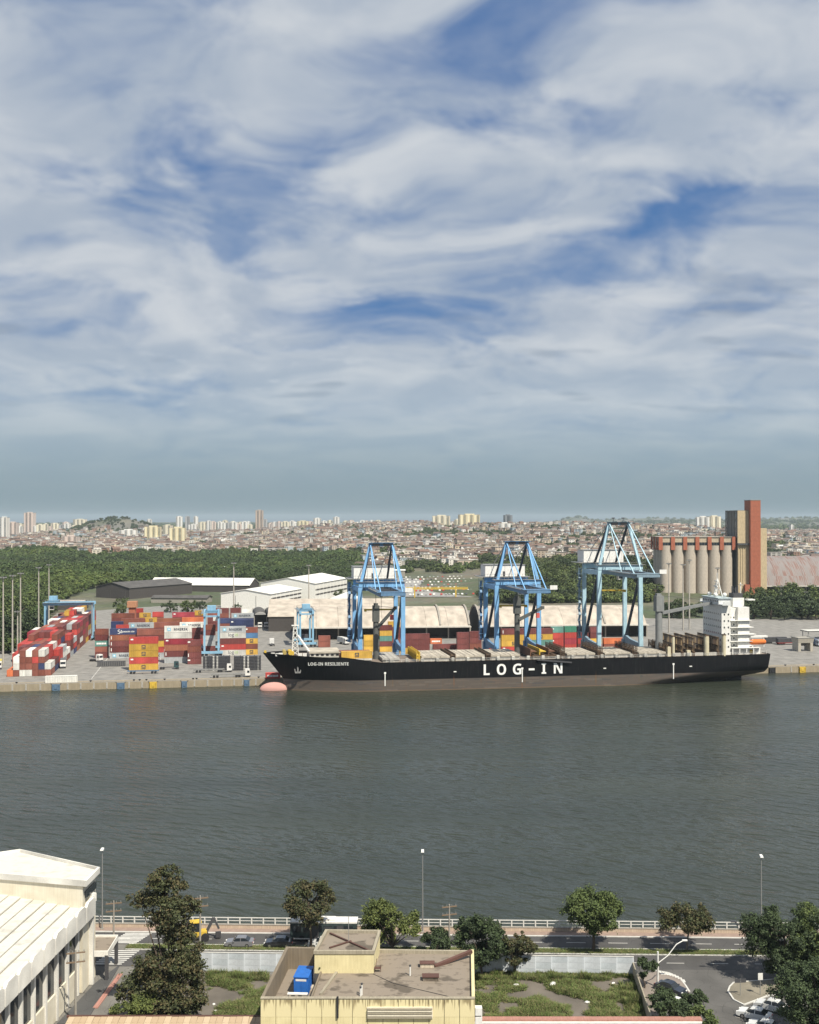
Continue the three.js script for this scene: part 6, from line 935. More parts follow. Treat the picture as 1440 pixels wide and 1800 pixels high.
{
  const r = rng(55);
  for (let i = 0; i < 46; i++) { const d = 870 + r() * 300, px = 955 + r() * 205, x = (px - 720) / FOCAL * d, y = land(x, -d); const o = thing('broadleaf_tree', 'dark broadleaf tree on the wooded knoll behind the pale crane', 'tree', [x, y - 0.2, -d], r() * 6, 'trees on the wooded knoll'); const s = 9 + r() * 6; part('trunk', midTrunk, bark, o); part('crown', midTree[i % 4], leafMat, o); o.scale.set(s, s * 0.9, s); }
  for (let i = 0; i < 12; i++) bankTree(1168 + i * 11 + r() * 6, 1088 - r() * 16, 7 + r() * 4, `tree at the foot of the grain silos, ${ORD[i]} from the left`, 'trees below the silos');
  for (let i = 0; i < 26; i++) bankTree(1318 + (i >> 1) * 10 + r() * 8, i % 2 ? 1090 - r() * 10 : 1070 - r() * 14, 8 + r() * 6, `bushy tree right of the ship, ${i % 2 ? 'front' : 'back'} row, ${ORD[i >> 1]} from the left`, 'trees right of the ship');
  for (let i = 0; i < 12; i++) bankTree(840 + i * 10 + r() * 8, 1062 - r() * 14, 6 + r() * 5, `tree behind the vaulted warehouses near the middle crane, ${ORD[i]} from the left`, 'trees behind the warehouses');
  [[213, 1080, 9, 'round tree left of the brick tower'], [300, 1076, 8, 'round bush tree behind the crimson container, left'], [330, 1076, 8.5, 'round bush tree behind the crimson container, right'], [352, 1074, 6, 'small tree left of the tent hall'], [596, 1052, 8, 'tree at the right corner of the tent halls'], [612, 1058, 8, 'tree between tent halls and first crane'], [560, 1076, 6, 'bush in front of the tent hall road'], [600, 1070, 6, 'bush left of the first crane'], [545, 1080, 5, 'bush at the foot of the right floodlight mast'], [417, 1072, 4, 'small bush at the tent hall gable']].forEach(([px, py, s, l]) => bankTree(px, py, s, l, undefined));
  // tall trees on the left edge beside the yard
  for (let i = 0; i < 22; i++) bankTree(-30 + (i >> 1) * 8.4 + r() * 6, (i % 2 ? 1150 : 1112) - (i >> 1) * 2 - r() * 14, 9 + r() * 6, `tall dark tree behind the left masts, ${i % 2 ? 'front' : 'back'} row, ${ORD[i >> 1]} from the left`, 'trees at the left edge of the port');
}
// ---------------------------------------------------------------- trees of the near bank
function nearTree(name, label, px, py, o, lv = NEAR) {
  const base = ground(px, py, lv), k = -base.z / FOCAL, r = rng(o.seed), H = heightAt(o.top, -base.z) - lv, rx = o.rx * k, c = thing(name, label, 'tree', [base.x, lv - 0.05, base.z], 0);
  const cy = o.low * H, L = o.lumps || lumps(r, rx * 0.78, (H - cy) / 2 * 0.82, rx * 0.78, o.n || 26, rx * 0.17, rx * 0.36, (H + cy) / 2).filter(l => l[1] - l[3] > 0.3);
  const tr = H * (o.thick || 0.018), fork = cy * 0.9; const main = part('trunk', softened(new Mb().tube([V(0, -0.2, 0), V(0.1, fork * 0.5, 0.05), V((o.lean || 0) * 0.4, fork, 0)], [tr * 1.5, tr * 1.1, tr * 0.9], 8).geo()), o.bark || bark, c);
  L.forEach((l, i) => { if (i % (o.skip || 2)) return; const f = V((o.lean || 0) * 0.4, fork, 0), e = V(l[0], l[1], l[2]), m = f.clone().lerp(e, 0.5).add(V((r() - 0.5) * rx * 0.2, H * 0.05, (r() - 0.5) * rx * 0.2)); part('branch', new Mb().tube([f, m, e], [tr * 0.6, tr * 0.38, tr * 0.12], 5), o.bark || bark, main); });
  part('crown', foliage(L, Math.round(o.leaves * 1.9), (o.leaf || 0.2) * 0.72, o.seed + 1, o.tones, 7), leafMat, c); return c;
}

// ---------------------------------------------------------------- the near bank: buildings
const N = {
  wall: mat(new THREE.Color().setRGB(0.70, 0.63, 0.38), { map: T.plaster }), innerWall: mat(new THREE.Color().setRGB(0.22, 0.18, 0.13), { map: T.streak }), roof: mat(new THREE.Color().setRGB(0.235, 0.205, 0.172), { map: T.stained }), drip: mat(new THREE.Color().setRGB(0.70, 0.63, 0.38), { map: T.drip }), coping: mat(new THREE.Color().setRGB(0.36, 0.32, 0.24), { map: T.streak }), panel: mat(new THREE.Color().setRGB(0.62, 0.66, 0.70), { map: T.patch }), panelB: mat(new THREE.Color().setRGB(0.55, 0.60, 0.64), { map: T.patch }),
  white: mat(new THREE.Color().setRGB(0.78, 0.76, 0.70), { map: T.patch }), cream: mat(new THREE.Color().setRGB(0.72, 0.68, 0.57), { map: T.plaster }), soil: mat(new THREE.Color().setRGB(0.15, 0.13, 0.105), { map: T.patch }), blue: mat(new THREE.Color().setRGB(0.02, 0.14, 0.50), { roughness: 0.5 }), pink: mat(new THREE.Color().setRGB(0.40, 0.20, 0.16), { map: T.streak }), plaster: mat(new THREE.Color().setRGB(0.60, 0.52, 0.40), { map: T.streak }), tile: mat(new THREE.Color().setRGB(0.42, 0.33, 0.23), { map: T.stained }), tileB: mat(new THREE.Color().setRGB(0.49, 0.40, 0.29), { map: T.stained }), roofWhite: mat(new THREE.Color().setRGB(0.60, 0.585, 0.535), { map: T.worn }), redBeam: mat(new THREE.Color().setRGB(0.115, 0.055, 0.042), { map: T.patch }),
};
const at2 = (px, py, y) => xz(ground(px, py, y));
{ // the yellow rooftop in front
  const c = thing('yellow_building', 'pale yellow concrete building with a stained flat roof, front centre', 'building'), R = 9.0;
  const [fl, fr, br, bl] = [[458, 1754], [835, 1754], [833, 1669], [503, 1664]].map(([a, b]) => at2(a, b, R)); const at = (u, v) => { const a = [mix(fl[0], fr[0], u), mix(fl[1], fr[1], u)], b = [mix(bl[0], br[0], u), mix(bl[1], br[1], u)]; return [mix(a[0], b[0], v), mix(a[1], b[1], v)]; };
  const q = (u0, u1, v0, v1) => [at(u0, v0), at(u1, v0), at(u1, v1), at(u0, v1)], cut = 0.235;
  part('wall', new Mb().prism(q(0.012, 0.988, 0.02, 0.98), 0, 5.9), N.wall, c);
  part('roof_slab', new Mb().prism(q(cut, 0.988, 0.02, 0.98), 5.9, R - 0.55), N.roof, c);
  const roofTop = R - 0.55;
  // facade of panels with open joints
  const nP = 14; for (let k = 0; k < nP; k++) { const u0 = k / nP + 0.0012, u1 = (k + 1) / nP - 0.0012; for (const [y0, y1, m] of [[2, 6.62, N.wall], [6.65, 8.86, N.drip]]) part('facade_panel', new Mb().prism(q(u0, u1, 0, 0.02), y0, y1), m, c); }
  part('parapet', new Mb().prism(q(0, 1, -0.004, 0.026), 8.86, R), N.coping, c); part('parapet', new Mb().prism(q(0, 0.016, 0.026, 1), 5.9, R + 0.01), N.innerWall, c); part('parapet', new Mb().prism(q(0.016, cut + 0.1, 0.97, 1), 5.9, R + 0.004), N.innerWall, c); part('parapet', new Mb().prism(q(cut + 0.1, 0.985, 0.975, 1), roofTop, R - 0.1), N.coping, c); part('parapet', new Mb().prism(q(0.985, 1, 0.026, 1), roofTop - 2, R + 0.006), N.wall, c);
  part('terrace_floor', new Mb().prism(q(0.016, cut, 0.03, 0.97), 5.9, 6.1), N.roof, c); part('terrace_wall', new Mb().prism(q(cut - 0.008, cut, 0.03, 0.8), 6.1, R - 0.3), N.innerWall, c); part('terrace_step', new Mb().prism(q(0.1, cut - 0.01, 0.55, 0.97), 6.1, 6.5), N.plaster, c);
  const sl = new Mb(); void sl; for (let i = 0; i < 6; i++) for (let j = 0; j < 3; j++) part('roof_slab_panel', new Mb().prism(q(cut + 0.012 + i * 0.124, cut + 0.012 + i * 0.124 + 0.1225, 0.04 + j * 0.31, 0.04 + j * 0.31 + 0.307), roofTop, roofTop + 0.012 + ((i * 3 + j * 5) % 4) * 0.004), N.roof, c);
  // stair house
  const P = [[553, 1711], [657, 1711], [668, 1673], [573, 1672]].map(([a, b]) => at2(a, b, roofTop)); const h = part('stair_house', new Mb().prism(P, roofTop, 11.0), N.wall, c, 'raised stair house with stained yellow walls'); const mid = P.reduce((s, p) => [s[0] + p[0] / 4, s[1] + p[1] / 4], [0, 0]), sc = k => P.map(([x, z]) => [mid[0] + (x - mid[0]) * k, mid[1] + (z - mid[1]) * k]), out = sc(1.03), inn = sc(0.93);
  for (let i = 0; i < 4; i++) { const j = (i + 1) % 4; part('house_parapet', new Mb().prism([out[i], out[j], inn[j], inn[i]], 11.0, 11.42 + i * 0.004), N.coping, h); } part('house_roof', new Mb().prism(sc(0.925), 11.0, 11.06), N.roof, h);
  { const L = (a, b, t) => V(mix(a[0], b[0], t), 11.2, mix(a[1], b[1], t)); part('roof_beam', new Mb().bar(L(inn[3], inn[1], 0.06), L(inn[3], inn[1], 0.94), 0.22, 0.16), N.redBeam, h); part('roof_beam', new Mb().bar(L(inn[0], inn[2], 0.2), L(inn[0], inn[2], 0.55), 0.2, 0.14), N.redBeam, h); part('mast', new Mb().bar(V(mid[0], 11.1, mid[1]), V(mid[0], 14.6, mid[1]), 0.08), M.steel, h); }
  const on = (px, py, y = roofTop + 0.03) => { const p = ground(px, py, y); p.y = y; return p; };
  part('roof_curb', new Mb().bar(on(564, 1749), on(592, 1711), 0.3, 0.5), N.coping, c); part('fallen_beam', new Mb().bar(on(764, 1699), on(829, 1672, roofTop + 0.9), 0.5, 0.4), N.redBeam, c);
  for (const [px, py, w, d, m] of [[751, 1699, 1.8, 0.9, N.plaster], [757, 1722, 2.0, 1.0, N.roof]]) { const p = on(px, py), v = part('roof_hatch', new Mb().cbox(p.x, p.y + 0.25, p.z, w, 0.5, d), m, c); part('lid', new Mb().cbox(p.x, p.y + 0.54, p.z, w + 0.2, 0.1, d + 0.2), N.redBeam, v); }
  for (const [px, py, hh] of [[634, 1751, 1.0], [636, 1749, 1.3], [721, 1715, 1.2]]) { const p = on(px, py); const v = part('vent_pipe', new Mb().tube([p, V(p.x, p.y + hh, p.z)], 0.11, 8), M.white, c); part('cap', new Mb().tube([V(p.x, p.y + hh, p.z), V(p.x, p.y + hh + 0.2, p.z)], 0.13, 8), M.darkSteel, v); }
  part('roof_cable', new Mb().tube([on(656, 1712), on(690, 1728), on(730, 1738), on(790, 1752)], 0.05, 5), M.rubber, c);
  { const p = on(664, 1708); part('old_chair', new Mb().cbox(p.x, p.y + 0.5, p.z, 0.9, 0.08, 0.6).bar(V(p.x - 0.4, p.y, p.z), V(p.x - 0.1, p.y + 1.6, p.z - 0.3), 0.08).bar(V(p.x + 0.4, p.y, p.z), V(p.x + 0.4, p.y + 0.9, p.z), 0.08), N.redBeam, c); }
  const front = (px, py) => ground(px, py, 0); void front; const fz = u => at(u, 0);
  { const p = fz(0.36); part('drain_pipe', new Mb().box(p[0] - 0.12, p[0] + 0.12, 6.6, 9.2, p[1] + 0.02, p[1] + 0.26), M.rubber, c); const g = part('louvre_frame', new Mb().prism([fz(0.497), fz(0.803), [fz(0.803)[0], fz(0.803)[1] + 0.12], [fz(0.497)[0], fz(0.497)[1] + 0.12]], 6.5, 7.9), N.cream, c); for (let k = 0; k < 5; k++) part('louvre', new Mb().prism([fz(0.5), fz(0.8), [fz(0.8)[0], fz(0.8)[1] + 0.36], [fz(0.5)[0], fz(0.5)[1] + 0.36]], 6.6 + k * 0.26, 6.76 + k * 0.26), k % 2 ? N.cream : N.coping, g); }
  { const p = at(1.0, 0.0); part('air_conditioner', new Mb().box(p[0] + 0.05, p[0] + 0.9, 5.6, 6.6, p[1] - 0.9, p[1]), M.white, c); part('air_conditioner', new Mb().box(p[0] + 0.05, p[0] + 0.9, 6.8, 7.7, p[1] - 0.9, p[1]), M.white, c); }
  // what stands on it
  const b = thing('blue_site_box', 'bright blue steel cabin standing in the roof terrace', 'cabin', (() => { const p = ground(531, 1742, 6.6); return [p.x, 6.1, p.z - 1]; })(), -0.1); part('body', new Mb().box(-0.95, 0.95, 0.1, 2.3, -2.4, 1.2), N.blue, b); part('roof', new Mb().box(-1.0, 1.0, 2.3, 2.42, -2.5, 1.3), N.blue, b); part('lettered_band', new Mb().box(-0.7, 0.7, 1.85, 2.1, 1.2, 1.24), M.white, b); for (const x of [-0.48, 0.48]) part('door', new Mb().box(x - 0.44, x + 0.44, 0.2, 1.8, 1.2, 1.26), N.blue, b); const rb = new Mb().box(0.95, 1.0, 0.2, 2.2, -0.08, 0.08).geo(); for (let k = 0; k < 6; k++) part('rib', rb, N.blue, b).position.z = -2.1 + k * 0.6;
  const pk = thing('water_tank_shelf', 'small pale shelf with bins in front of blue cabin', 'shelf', (() => { const p = ground(524, 1750, 6.6); return [p.x, 6.1, p.z + 0.6]; })(), -0.05); part('top', new Mb().box(-1.3, 1.3, 0.95, 1.05, -0.3, 0.3), M.white, pk); for (const x of [-1.2, 1.2]) part('leg', new Mb().box(x - 0.05, x + 0.05, 0, 0.95, -0.25, 0.25), M.steel, pk); for (const x of [-0.6, 0.3]) part('bin', new Mb().box(x - 0.25, x + 0.25, 0.02, 0.7, -0.2, 0.25), M.rubber, pk);
}
{ // white building with finned facade on the left
  const c = thing('white_office_building', 'white office building with finned scalloped facade at the left edge', 'building'), Y = 14.5, A = [-44.8, -162], Bn = [-49.2, -88], bays = 19, dir = [(Bn[0] - A[0]) / bays, (Bn[1] - A[1]) / bays], ln = Math.hypot(...dir), nx = [-dir[1] / ln, dir[0] / ln];   // nx points out of the facade
  const out = nx[0] > 0 ? nx : nx.map(v => -v), p = (k, o) => [A[0] + dir[0] * k + out[0] * o, A[1] + dir[1] * k + out[1] * o], far = [-66, -173.4], farN = [-90, -88];
  part('wall', new Mb().prism([p(0, -1.4), p(bays, -1.4), farN, far], 0, Y - 0.9), N.cream, c);
  part('corner_wall', new Mb().prism([p(0, 0), p(0.12, 0), p(0.12, -1.4), [p(0, -1.4)[0], p(0, -1.4)[1]]], 2, Y), N.white, c);
  for (let k = 0; k < bays; k++) {
    part('window', new Mb().prism([p(k + 0.13, -1.2), p(k + 0.99, -1.2), p(k + 0.99, -1.38), p(k + 0.13, -1.38)], 5.6, Y - 2.4), M.glass, c);
    part('sill_wall', new Mb().prism([p(k + 0.13, -0.95), p(k + 0.99, -0.95), p(k + 0.99, -1.38), p(k + 0.13, -1.38)], 2, 5.6), N.cream, c);
    const f = new Mb(), a = p(k, -0.75), b = p(k + 0.12, -0.75), ai = p(k, -1.3), bi = p(k + 0.12, -1.3); f.prism([a, b, bi, ai], 2, Y - 2.4); part('fin', f, N.white, c);
    const g = new Mb(), T2 = [[0.04, Y - 2.6], [0.96, Y - 2.6], [0.96, Y - 0.45], [0.78, Y], [0.22, Y], [0.04, Y - 0.45]]; const fr = T2.map(([u, y]) => { const q = p(k + u, 0.28); return V(q[0], y, q[1]); }), bk = T2.map(([u, y]) => { const q = p(k + u, -0.12); return V(q[0], y, q[1]); });
    for (let i = 0; i < 6; i++) { const j = (i + 1) % 6; g.quad(fr[i], fr[j], bk[j], bk[i]); } for (const [r, fl] of [[fr, 0], [bk, 1]]) for (let i = 1; i < 5; i++) fl ? g.tri(r[0], r[i + 1], r[i]) : g.tri(r[0], r[i], r[i + 1]); part('fascia_panel', g, N.white, c);
  }
  const roofW = 1.9; for (let k = 0; k < 12; k++) { const o0 = -0.6 - k * roofW, o1 = o0 - roofW + 0.12, y = Y - 0.75 + k * 0.16; const e = (o, k2) => { const q = p(k2, o); return q; }; const shift = o => -o * 0.026; part('roof_sheet', new Mb().prism([e(o0, -shift(o0) * 2.6), e(o0, bays), e(o1, bays), e(o1, -shift(o1) * 2.6)], y - 0.2, y + (k % 2) * 0.05), N.roofWhite, c); }
  part('roof_edge', new Mb().prism([p(-0.1, 0.2), p(0.1, -0.2), [far[0] + 1.5, far[1] + 1.6], [far[0] + 1.2, far[1] + 0.8]], Y - 0.9, Y + 0.25), N.white, c);
  // raised rear block
  const U2 = [[152, 1550], [176, 1526], [35, 1494], [-60, 1508], [-60, 1505 + 27]].map(([a, b]) => at2(a, b, 17.6)), cen = U2.reduce((s, q) => [s[0] + q[0] / 5, s[1] + q[1] / 5], [0, 0]), sh = k => U2.map(([x, z]) => [cen[0] + (x - cen[0]) * k, cen[1] + (z - cen[1]) * k]);
  part('rear_block', new Mb().prism(sh(0.94), 2, 17), N.cream, c); const fas = sh(1), inn = sh(0.965); for (let i = 0; i < 5; i++) { const j = (i + 1) % 5; part('rear_fascia', new Mb().prism([fas[i], fas[j], inn[j], inn[i]], 16.9, 17.75 + i * 0.003), N.white, c); } part('rear_roof', new Mb().prism(sh(0.96), 17.0, 17.3), N.roofWhite, c); { const w0 = sh(0.945); part('rear_window', new Mb().bar(V(w0[0][0] * 0.85 + w0[1][0] * 0.15 + 0.1, 15.4, w0[0][1] * 0.85 + w0[1][1] * 0.15), V(w0[1][0] + 0.1, 15.4, w0[1][1] + 0.6), 0.3, 0.9), M.glass, c); }
}
{ const c = thing('entrance_canopy', 'flat white-edged entrance canopy beside the white office building', 'canopy'), Q = [[157, 1672], [190, 1672], [208, 1643], [168, 1643]].map(([a, b]) => at2(a, b, 6.2)); const m = Q.reduce((s, q) => [s[0] + q[0] / 4, s[1] + q[1] / 4], [0, 0]), k = f => Q.map(([x, z]) => [m[0] + (x - m[0]) * f, m[1] + (z - m[1]) * f]); part('slab', new Mb().prism(k(0.93), 5.6, 5.9), N.roof, c); const a = k(1), b = k(0.93); for (let i = 0; i < 4; i++) { const j = (i + 1) % 4; part('edge_beam', new Mb().prism([a[i], a[j], b[j], b[i]], 5.4, 6.2 + i * 0.003), N.white, c); } for (const [x, z] of [b[1], b[2]]) part('pillar', new Mb().box(x - 0.35, x + 0.1, NEAR - 0.05, 5.6, z - 0.2, z + 0.25), M.darkSteel, c); }
structure('pavement', new Mb().prism(nearPoly([[168, 1728], [212, 1695], [150, 1800], [100, 1800]]), NEAR - 0.06, NEAR + 0.06), mat(new THREE.Color().setRGB(0.09, 0.09, 0.09), { map: T.asphalt }));
structure('red_cycle_strip', new Mb().prism(nearPoly([[208, 1712], [216, 1712], [172, 1772], [163, 1772]]), NEAR - 0.06, NEAR + 0.066), N.pink);
// ---------------------------------------------------------------- the empty lot, its walls and grass
{
  structure('lot_ground', new Mb().prism(nearPoly([[300, 1713], [1113, 1714], [1142, 1830], [150, 1830]]), NEAR - 0.06, NEAR + 0.02), N.soil);
  const w = thing('panel_wall', 'whitewashed concrete panel wall along the road behind the lot', 'wall'), p0 = ground(345, 1706.5, NEAR), p1 = ground(1113, 1714.5, NEAR), n = 27, H = 2.62; const L = p1.clone().sub(p0), turn = Math.atan2(-L.z, L.x); w.position.copy(p0); w.rotation.y = turn; const bw = L.length() / n, pg = new Mb().box(0.07, bw - 0.07, 0.012, H / 3 - 0.012, -0.05, 0.05).geo(), post = new Mb().box(-0.09, 0.09, 0, H + 0.05, -0.08, 0.08).geo();
  for (let i = 0; i < n; i++) for (let k = 0; k < 3; k++) part('concrete_panel', pg, (i * 5 + k * 3) % 4 ? N.panel : N.panelB, w).position.set(i * bw, k * H / 3, ((i * 7 + k) % 3) * 0.006); for (let i = 0; i <= n; i++) part('post', post, N.panel, w).position.set(i * bw, 0, 0);
  part('coping', new Mb().box(-0.1, L.length() + 0.1, H + 0.05, H + 0.13, -0.1, 0.1), M.paint, w);
  const s = thing('lot_side_wall', 'weathered grey wall between the grassy lot and the side street', 'wall'); const a = ground(1113, 1714.5, NEAR), b = ground(1145, 1812, NEAR), ds = b.clone().sub(a).divideScalar(9); for (let i = 0; i < 9; i++) { const A = a.clone().addScaledVector(ds, i), Bq = a.clone().addScaledVector(ds, i + 0.985); part('wall_section', new Mb().bar(A.clone().setY(NEAR + 0.95), Bq.clone().setY(NEAR + 0.95), 0.16, 1.9), N.coping, s); }
  // walls in front of the lot
  const f = thing('front_lot_wall', 'long wall with pink coping at the bottom edge, right of yellow roof', 'wall', ground(1035, 1791, 4.6).setY(0)); part('wall', new Mb().box(-15, 14.2, NEAR - 0.1, 4.5, -0.15, 0.15), N.plaster, f); part('coping', new Mb().box(-15.1, 14.3, 4.5, 4.72, -0.45, 0.5), N.pink, f); part('gutter', new Mb().box(-15.1, 14.3, 4.3, 4.5, 0.5, 0.8), M.white, f);
  const g = thing('tiled_outbuilding', 'low outbuilding with tiled roof edge at the bottom left', 'building', ground(292, 1786, 4.8).setY(0)); part('wall', new Mb().box(-12.2, 12.2, NEAR - 0.1, 4.5, 0.2, 6), N.plaster, g); part('ridge_beam', new Mb().box(-12.6, 12.4, 4.6, 4.86, -0.2, 0.1), N.redBeam, g); const tg = new Mb().hexa([V(0, 4.36, 2.2), V(0.78, 4.36, 2.2), V(0.78, 4.66, 0.1), V(0, 4.66, 0.1), V(0, 4.46, 2.2), V(0.78, 4.46, 2.2), V(0.78, 4.76, 0.1), V(0, 4.76, 0.1)]).geo(); for (let k = 0; k < 30; k++) { const t = part('roof_tile', tg, k % 3 ? N.tile : N.tileB, g); t.position.set(-12.3 + k * 0.82, (k % 4) * 0.015, 0); }
  // grass: blades over the lot and along the wall
  const r = rng(66), blades = [], bl = new Mb().tri(V(-0.03, 0, 0), V(0.03, 0, 0), V(0.02, 1, 0.25)).tri(V(-0.02, 0, 0.02), V(0.05, 0, -0.02), V(0.2, 0.8, -0.15)).tri(V(0.02, 0, 0.03), V(-0.04, 0, 0.0), V(-0.22, 0.7, 0.12)).geo();
  const inside = (px, py) => py > 1713 && py < 1792 && px > 365 && px < 1113 + (py - 1714) * 0.29 && !(px > 470 && px < 838 && py > 1700);
  for (let n = 0; n < 260000 && blades.length < 42000; n++) { const px = 360 + r() * 790, py = 1713 + r() * 80; if (!inside(px, py)) continue; const p = ground(px, py, NEAR), d = fbm(p.x / 5 + 3, p.z / 5 + 8, 3); const edge = py < 1724 || px > 1085 + (py - 1714) * 0.25; if (d < (edge ? -0.08 : 0.09) + (r() - 0.5) * 0.34) continue; const h = edge ? 0.2 + r() * 0.8 * (0.5 + Math.max(0, fbm(p.x / 2, p.z / 2, 2)) * 3) : 0.16 + r() * 0.3 * (1 + Math.max(0, d) * 2); blades.push([p.x, p.z, h]); }
  for (let n = 0; n < 14000; n++) { const a = -50 + r() * 115, b = 4.95 + r() * 1.9, p = shore(a, b); if (a < ab(218, 1672)[0]) continue; blades.push([p.x, p.z, 0.1 + r() * 0.12]); }
  const m = new THREE.InstancedMesh(bl, new THREE.MeshStandardMaterial({ roughness: 0.9, side: THREE.DoubleSide }), blades.length), m4 = new THREE.Matrix4(), q = new THREE.Quaternion(), up = V(0, 1, 0), col = new THREE.Color(); blades.forEach(([x, z, h], i) => { q.setFromAxisAngle(up, r() * 6.283); m4.compose(V(x, NEAR + 0.02, z), q, V(1.6 + r(), h, 1.6 + r())); m.setMatrixAt(i, m4); const f = 0.6 + r() * 0.7, dry = r() < 0.36 ? 1 : 0; m.setColorAt(i, col.setRGB((0.095 + dry * 0.075) * f, (0.135 + dry * 0.02) * f, (0.032 + dry * 0.035) * f)); }); m.name = 'lot_grass'; m.userData = { kind: 'stuff', label: 'patchy green grass on the empty lot and road median' }; m.castShadow = m.receiveShadow = true; scene.add(m);
  [[908, 1733, 0.9], [972, 1732, 1.3], [847, 1753, 0.5], [1033, 1763, 0.8], [945, 1784, 0.5], [376, 1766, 0.6], [380, 1778, 0.6], [1078, 1729, 0.6]].forEach(([px, py, s], i) => { const p = ground(px, py, NEAR), o = thing('concrete_rubble', `pale rubble lump lying in the lot, ${ORD[i]} of eight`, 'rubble', [p.x, NEAR, p.z], i, 'rubble in the lot'); const g = new THREE.IcosahedronGeometry(0.35 * s, 1), P = g.attributes.position; for (let k = 0; k < P.count; k++) { const f = 1 + 0.35 * noise2(P.getX(k) * 5 + i, P.getY(k) * 5 + P.getZ(k) * 3); P.setXYZ(k, P.getX(k) * f * 1.5, P.getY(k) * f * 0.6, P.getZ(k) * f); } g.computeVertexNormals(); g.translate(0, 0.12 * s, 0); part('lump', g, M.white, o); });
}
// ---------------------------------------------------------------- side street
{
  const kerbLine = (name, pts, w = 0.22) => { const g = new Mb(); for (let i = 0; i + 1 < pts.length; i++) { const a = ground(...pts[i], NEAR), b = ground(...pts[i + 1], NEAR); a.y = b.y = NEAR + 0.02; g.bar(a, b.addScaledVector(b.clone().sub(a).normalize(), 0.06), w, 0.22); } structure(name, g, M.paint); };
  structure('side_street', new Mb().sheet(nearPoly([[1118, 1704], [1420, 1706], [1420, 1830], [1200, 1830]]), NEAR - 0.015), mat(new THREE.Color().setRGB(0.12, 0.115, 0.108), { map: T.asphalt }));
  const isl = [[1280, 1743], [1283, 1735], [1290, 1728], [1363, 1722], [1420, 1722], [1420, 1748], [1353, 1750], [1308, 1767], [1290, 1758]]; structure('traffic_island', new Mb().prism(nearPoly(isl), NEAR - 0.06, NEAR + 0.1), mat(new THREE.Color().setRGB(0.24, 0.215, 0.165), { map: T.patch }));
  kerbLine('kerb', [[1363, 1722], [1290, 1728], [1283, 1735], [1280, 1743], [1290, 1758], [1308, 1767], [1353, 1750], [1420, 1748]]);
  structure('pavement', new Mb().prism(nearPoly([[1116, 1716], [1155, 1708], [1176, 1712], [1196, 1722], [1206, 1735], [1212, 1745], [1160, 1745], [1165, 1830], [1147, 1830]]), NEAR - 0.06, NEAR + 0.1), mat(new THREE.Color().setRGB(0.26, 0.22, 0.19), { map: T.patch }));
  kerbLine('kerb', [[1150, 1706.5], [1176, 1711], [1196, 1721], [1206, 1734], [1212, 1744]]);
  const hs = new Mb(); for (let k = 0; k < 9; k++) { const t = k / 8, x = 1158 + t * 42, y = 1709 + t * t * 14; hs.prism(nearPoly([[x, y], [x + 3, y - 0.3], [x + 9 - t * 3, y + 5], [x + 5 - t * 3, y + 5.3]]), NEAR + 0.1, NEAR + 0.112); } structure('hatched_marking', hs, M.paint);
  structure('parking_line', new Mb().prism(nearPoly([[1309, 1791], [1318, 1785.5], [1319.5, 1786.3], [1310.5, 1791.8]]), NEAR - 0.015, NEAR - 0.004), M.paint);
  const mh = ground(1298, 1786, NEAR), o = thing('manhole_cover', 'round manhole cover in the side street', 'manhole', [mh.x, NEAR - 0.014, mh.z]); part('cover', new THREE.CylinderGeometry(0.42, 0.42, 0.03, 20), M.darkSteel, o); part('rim', new THREE.TorusGeometry(0.46, 0.04, 6, 20).rotateX(Math.PI / 2), M.concrete, o);
}
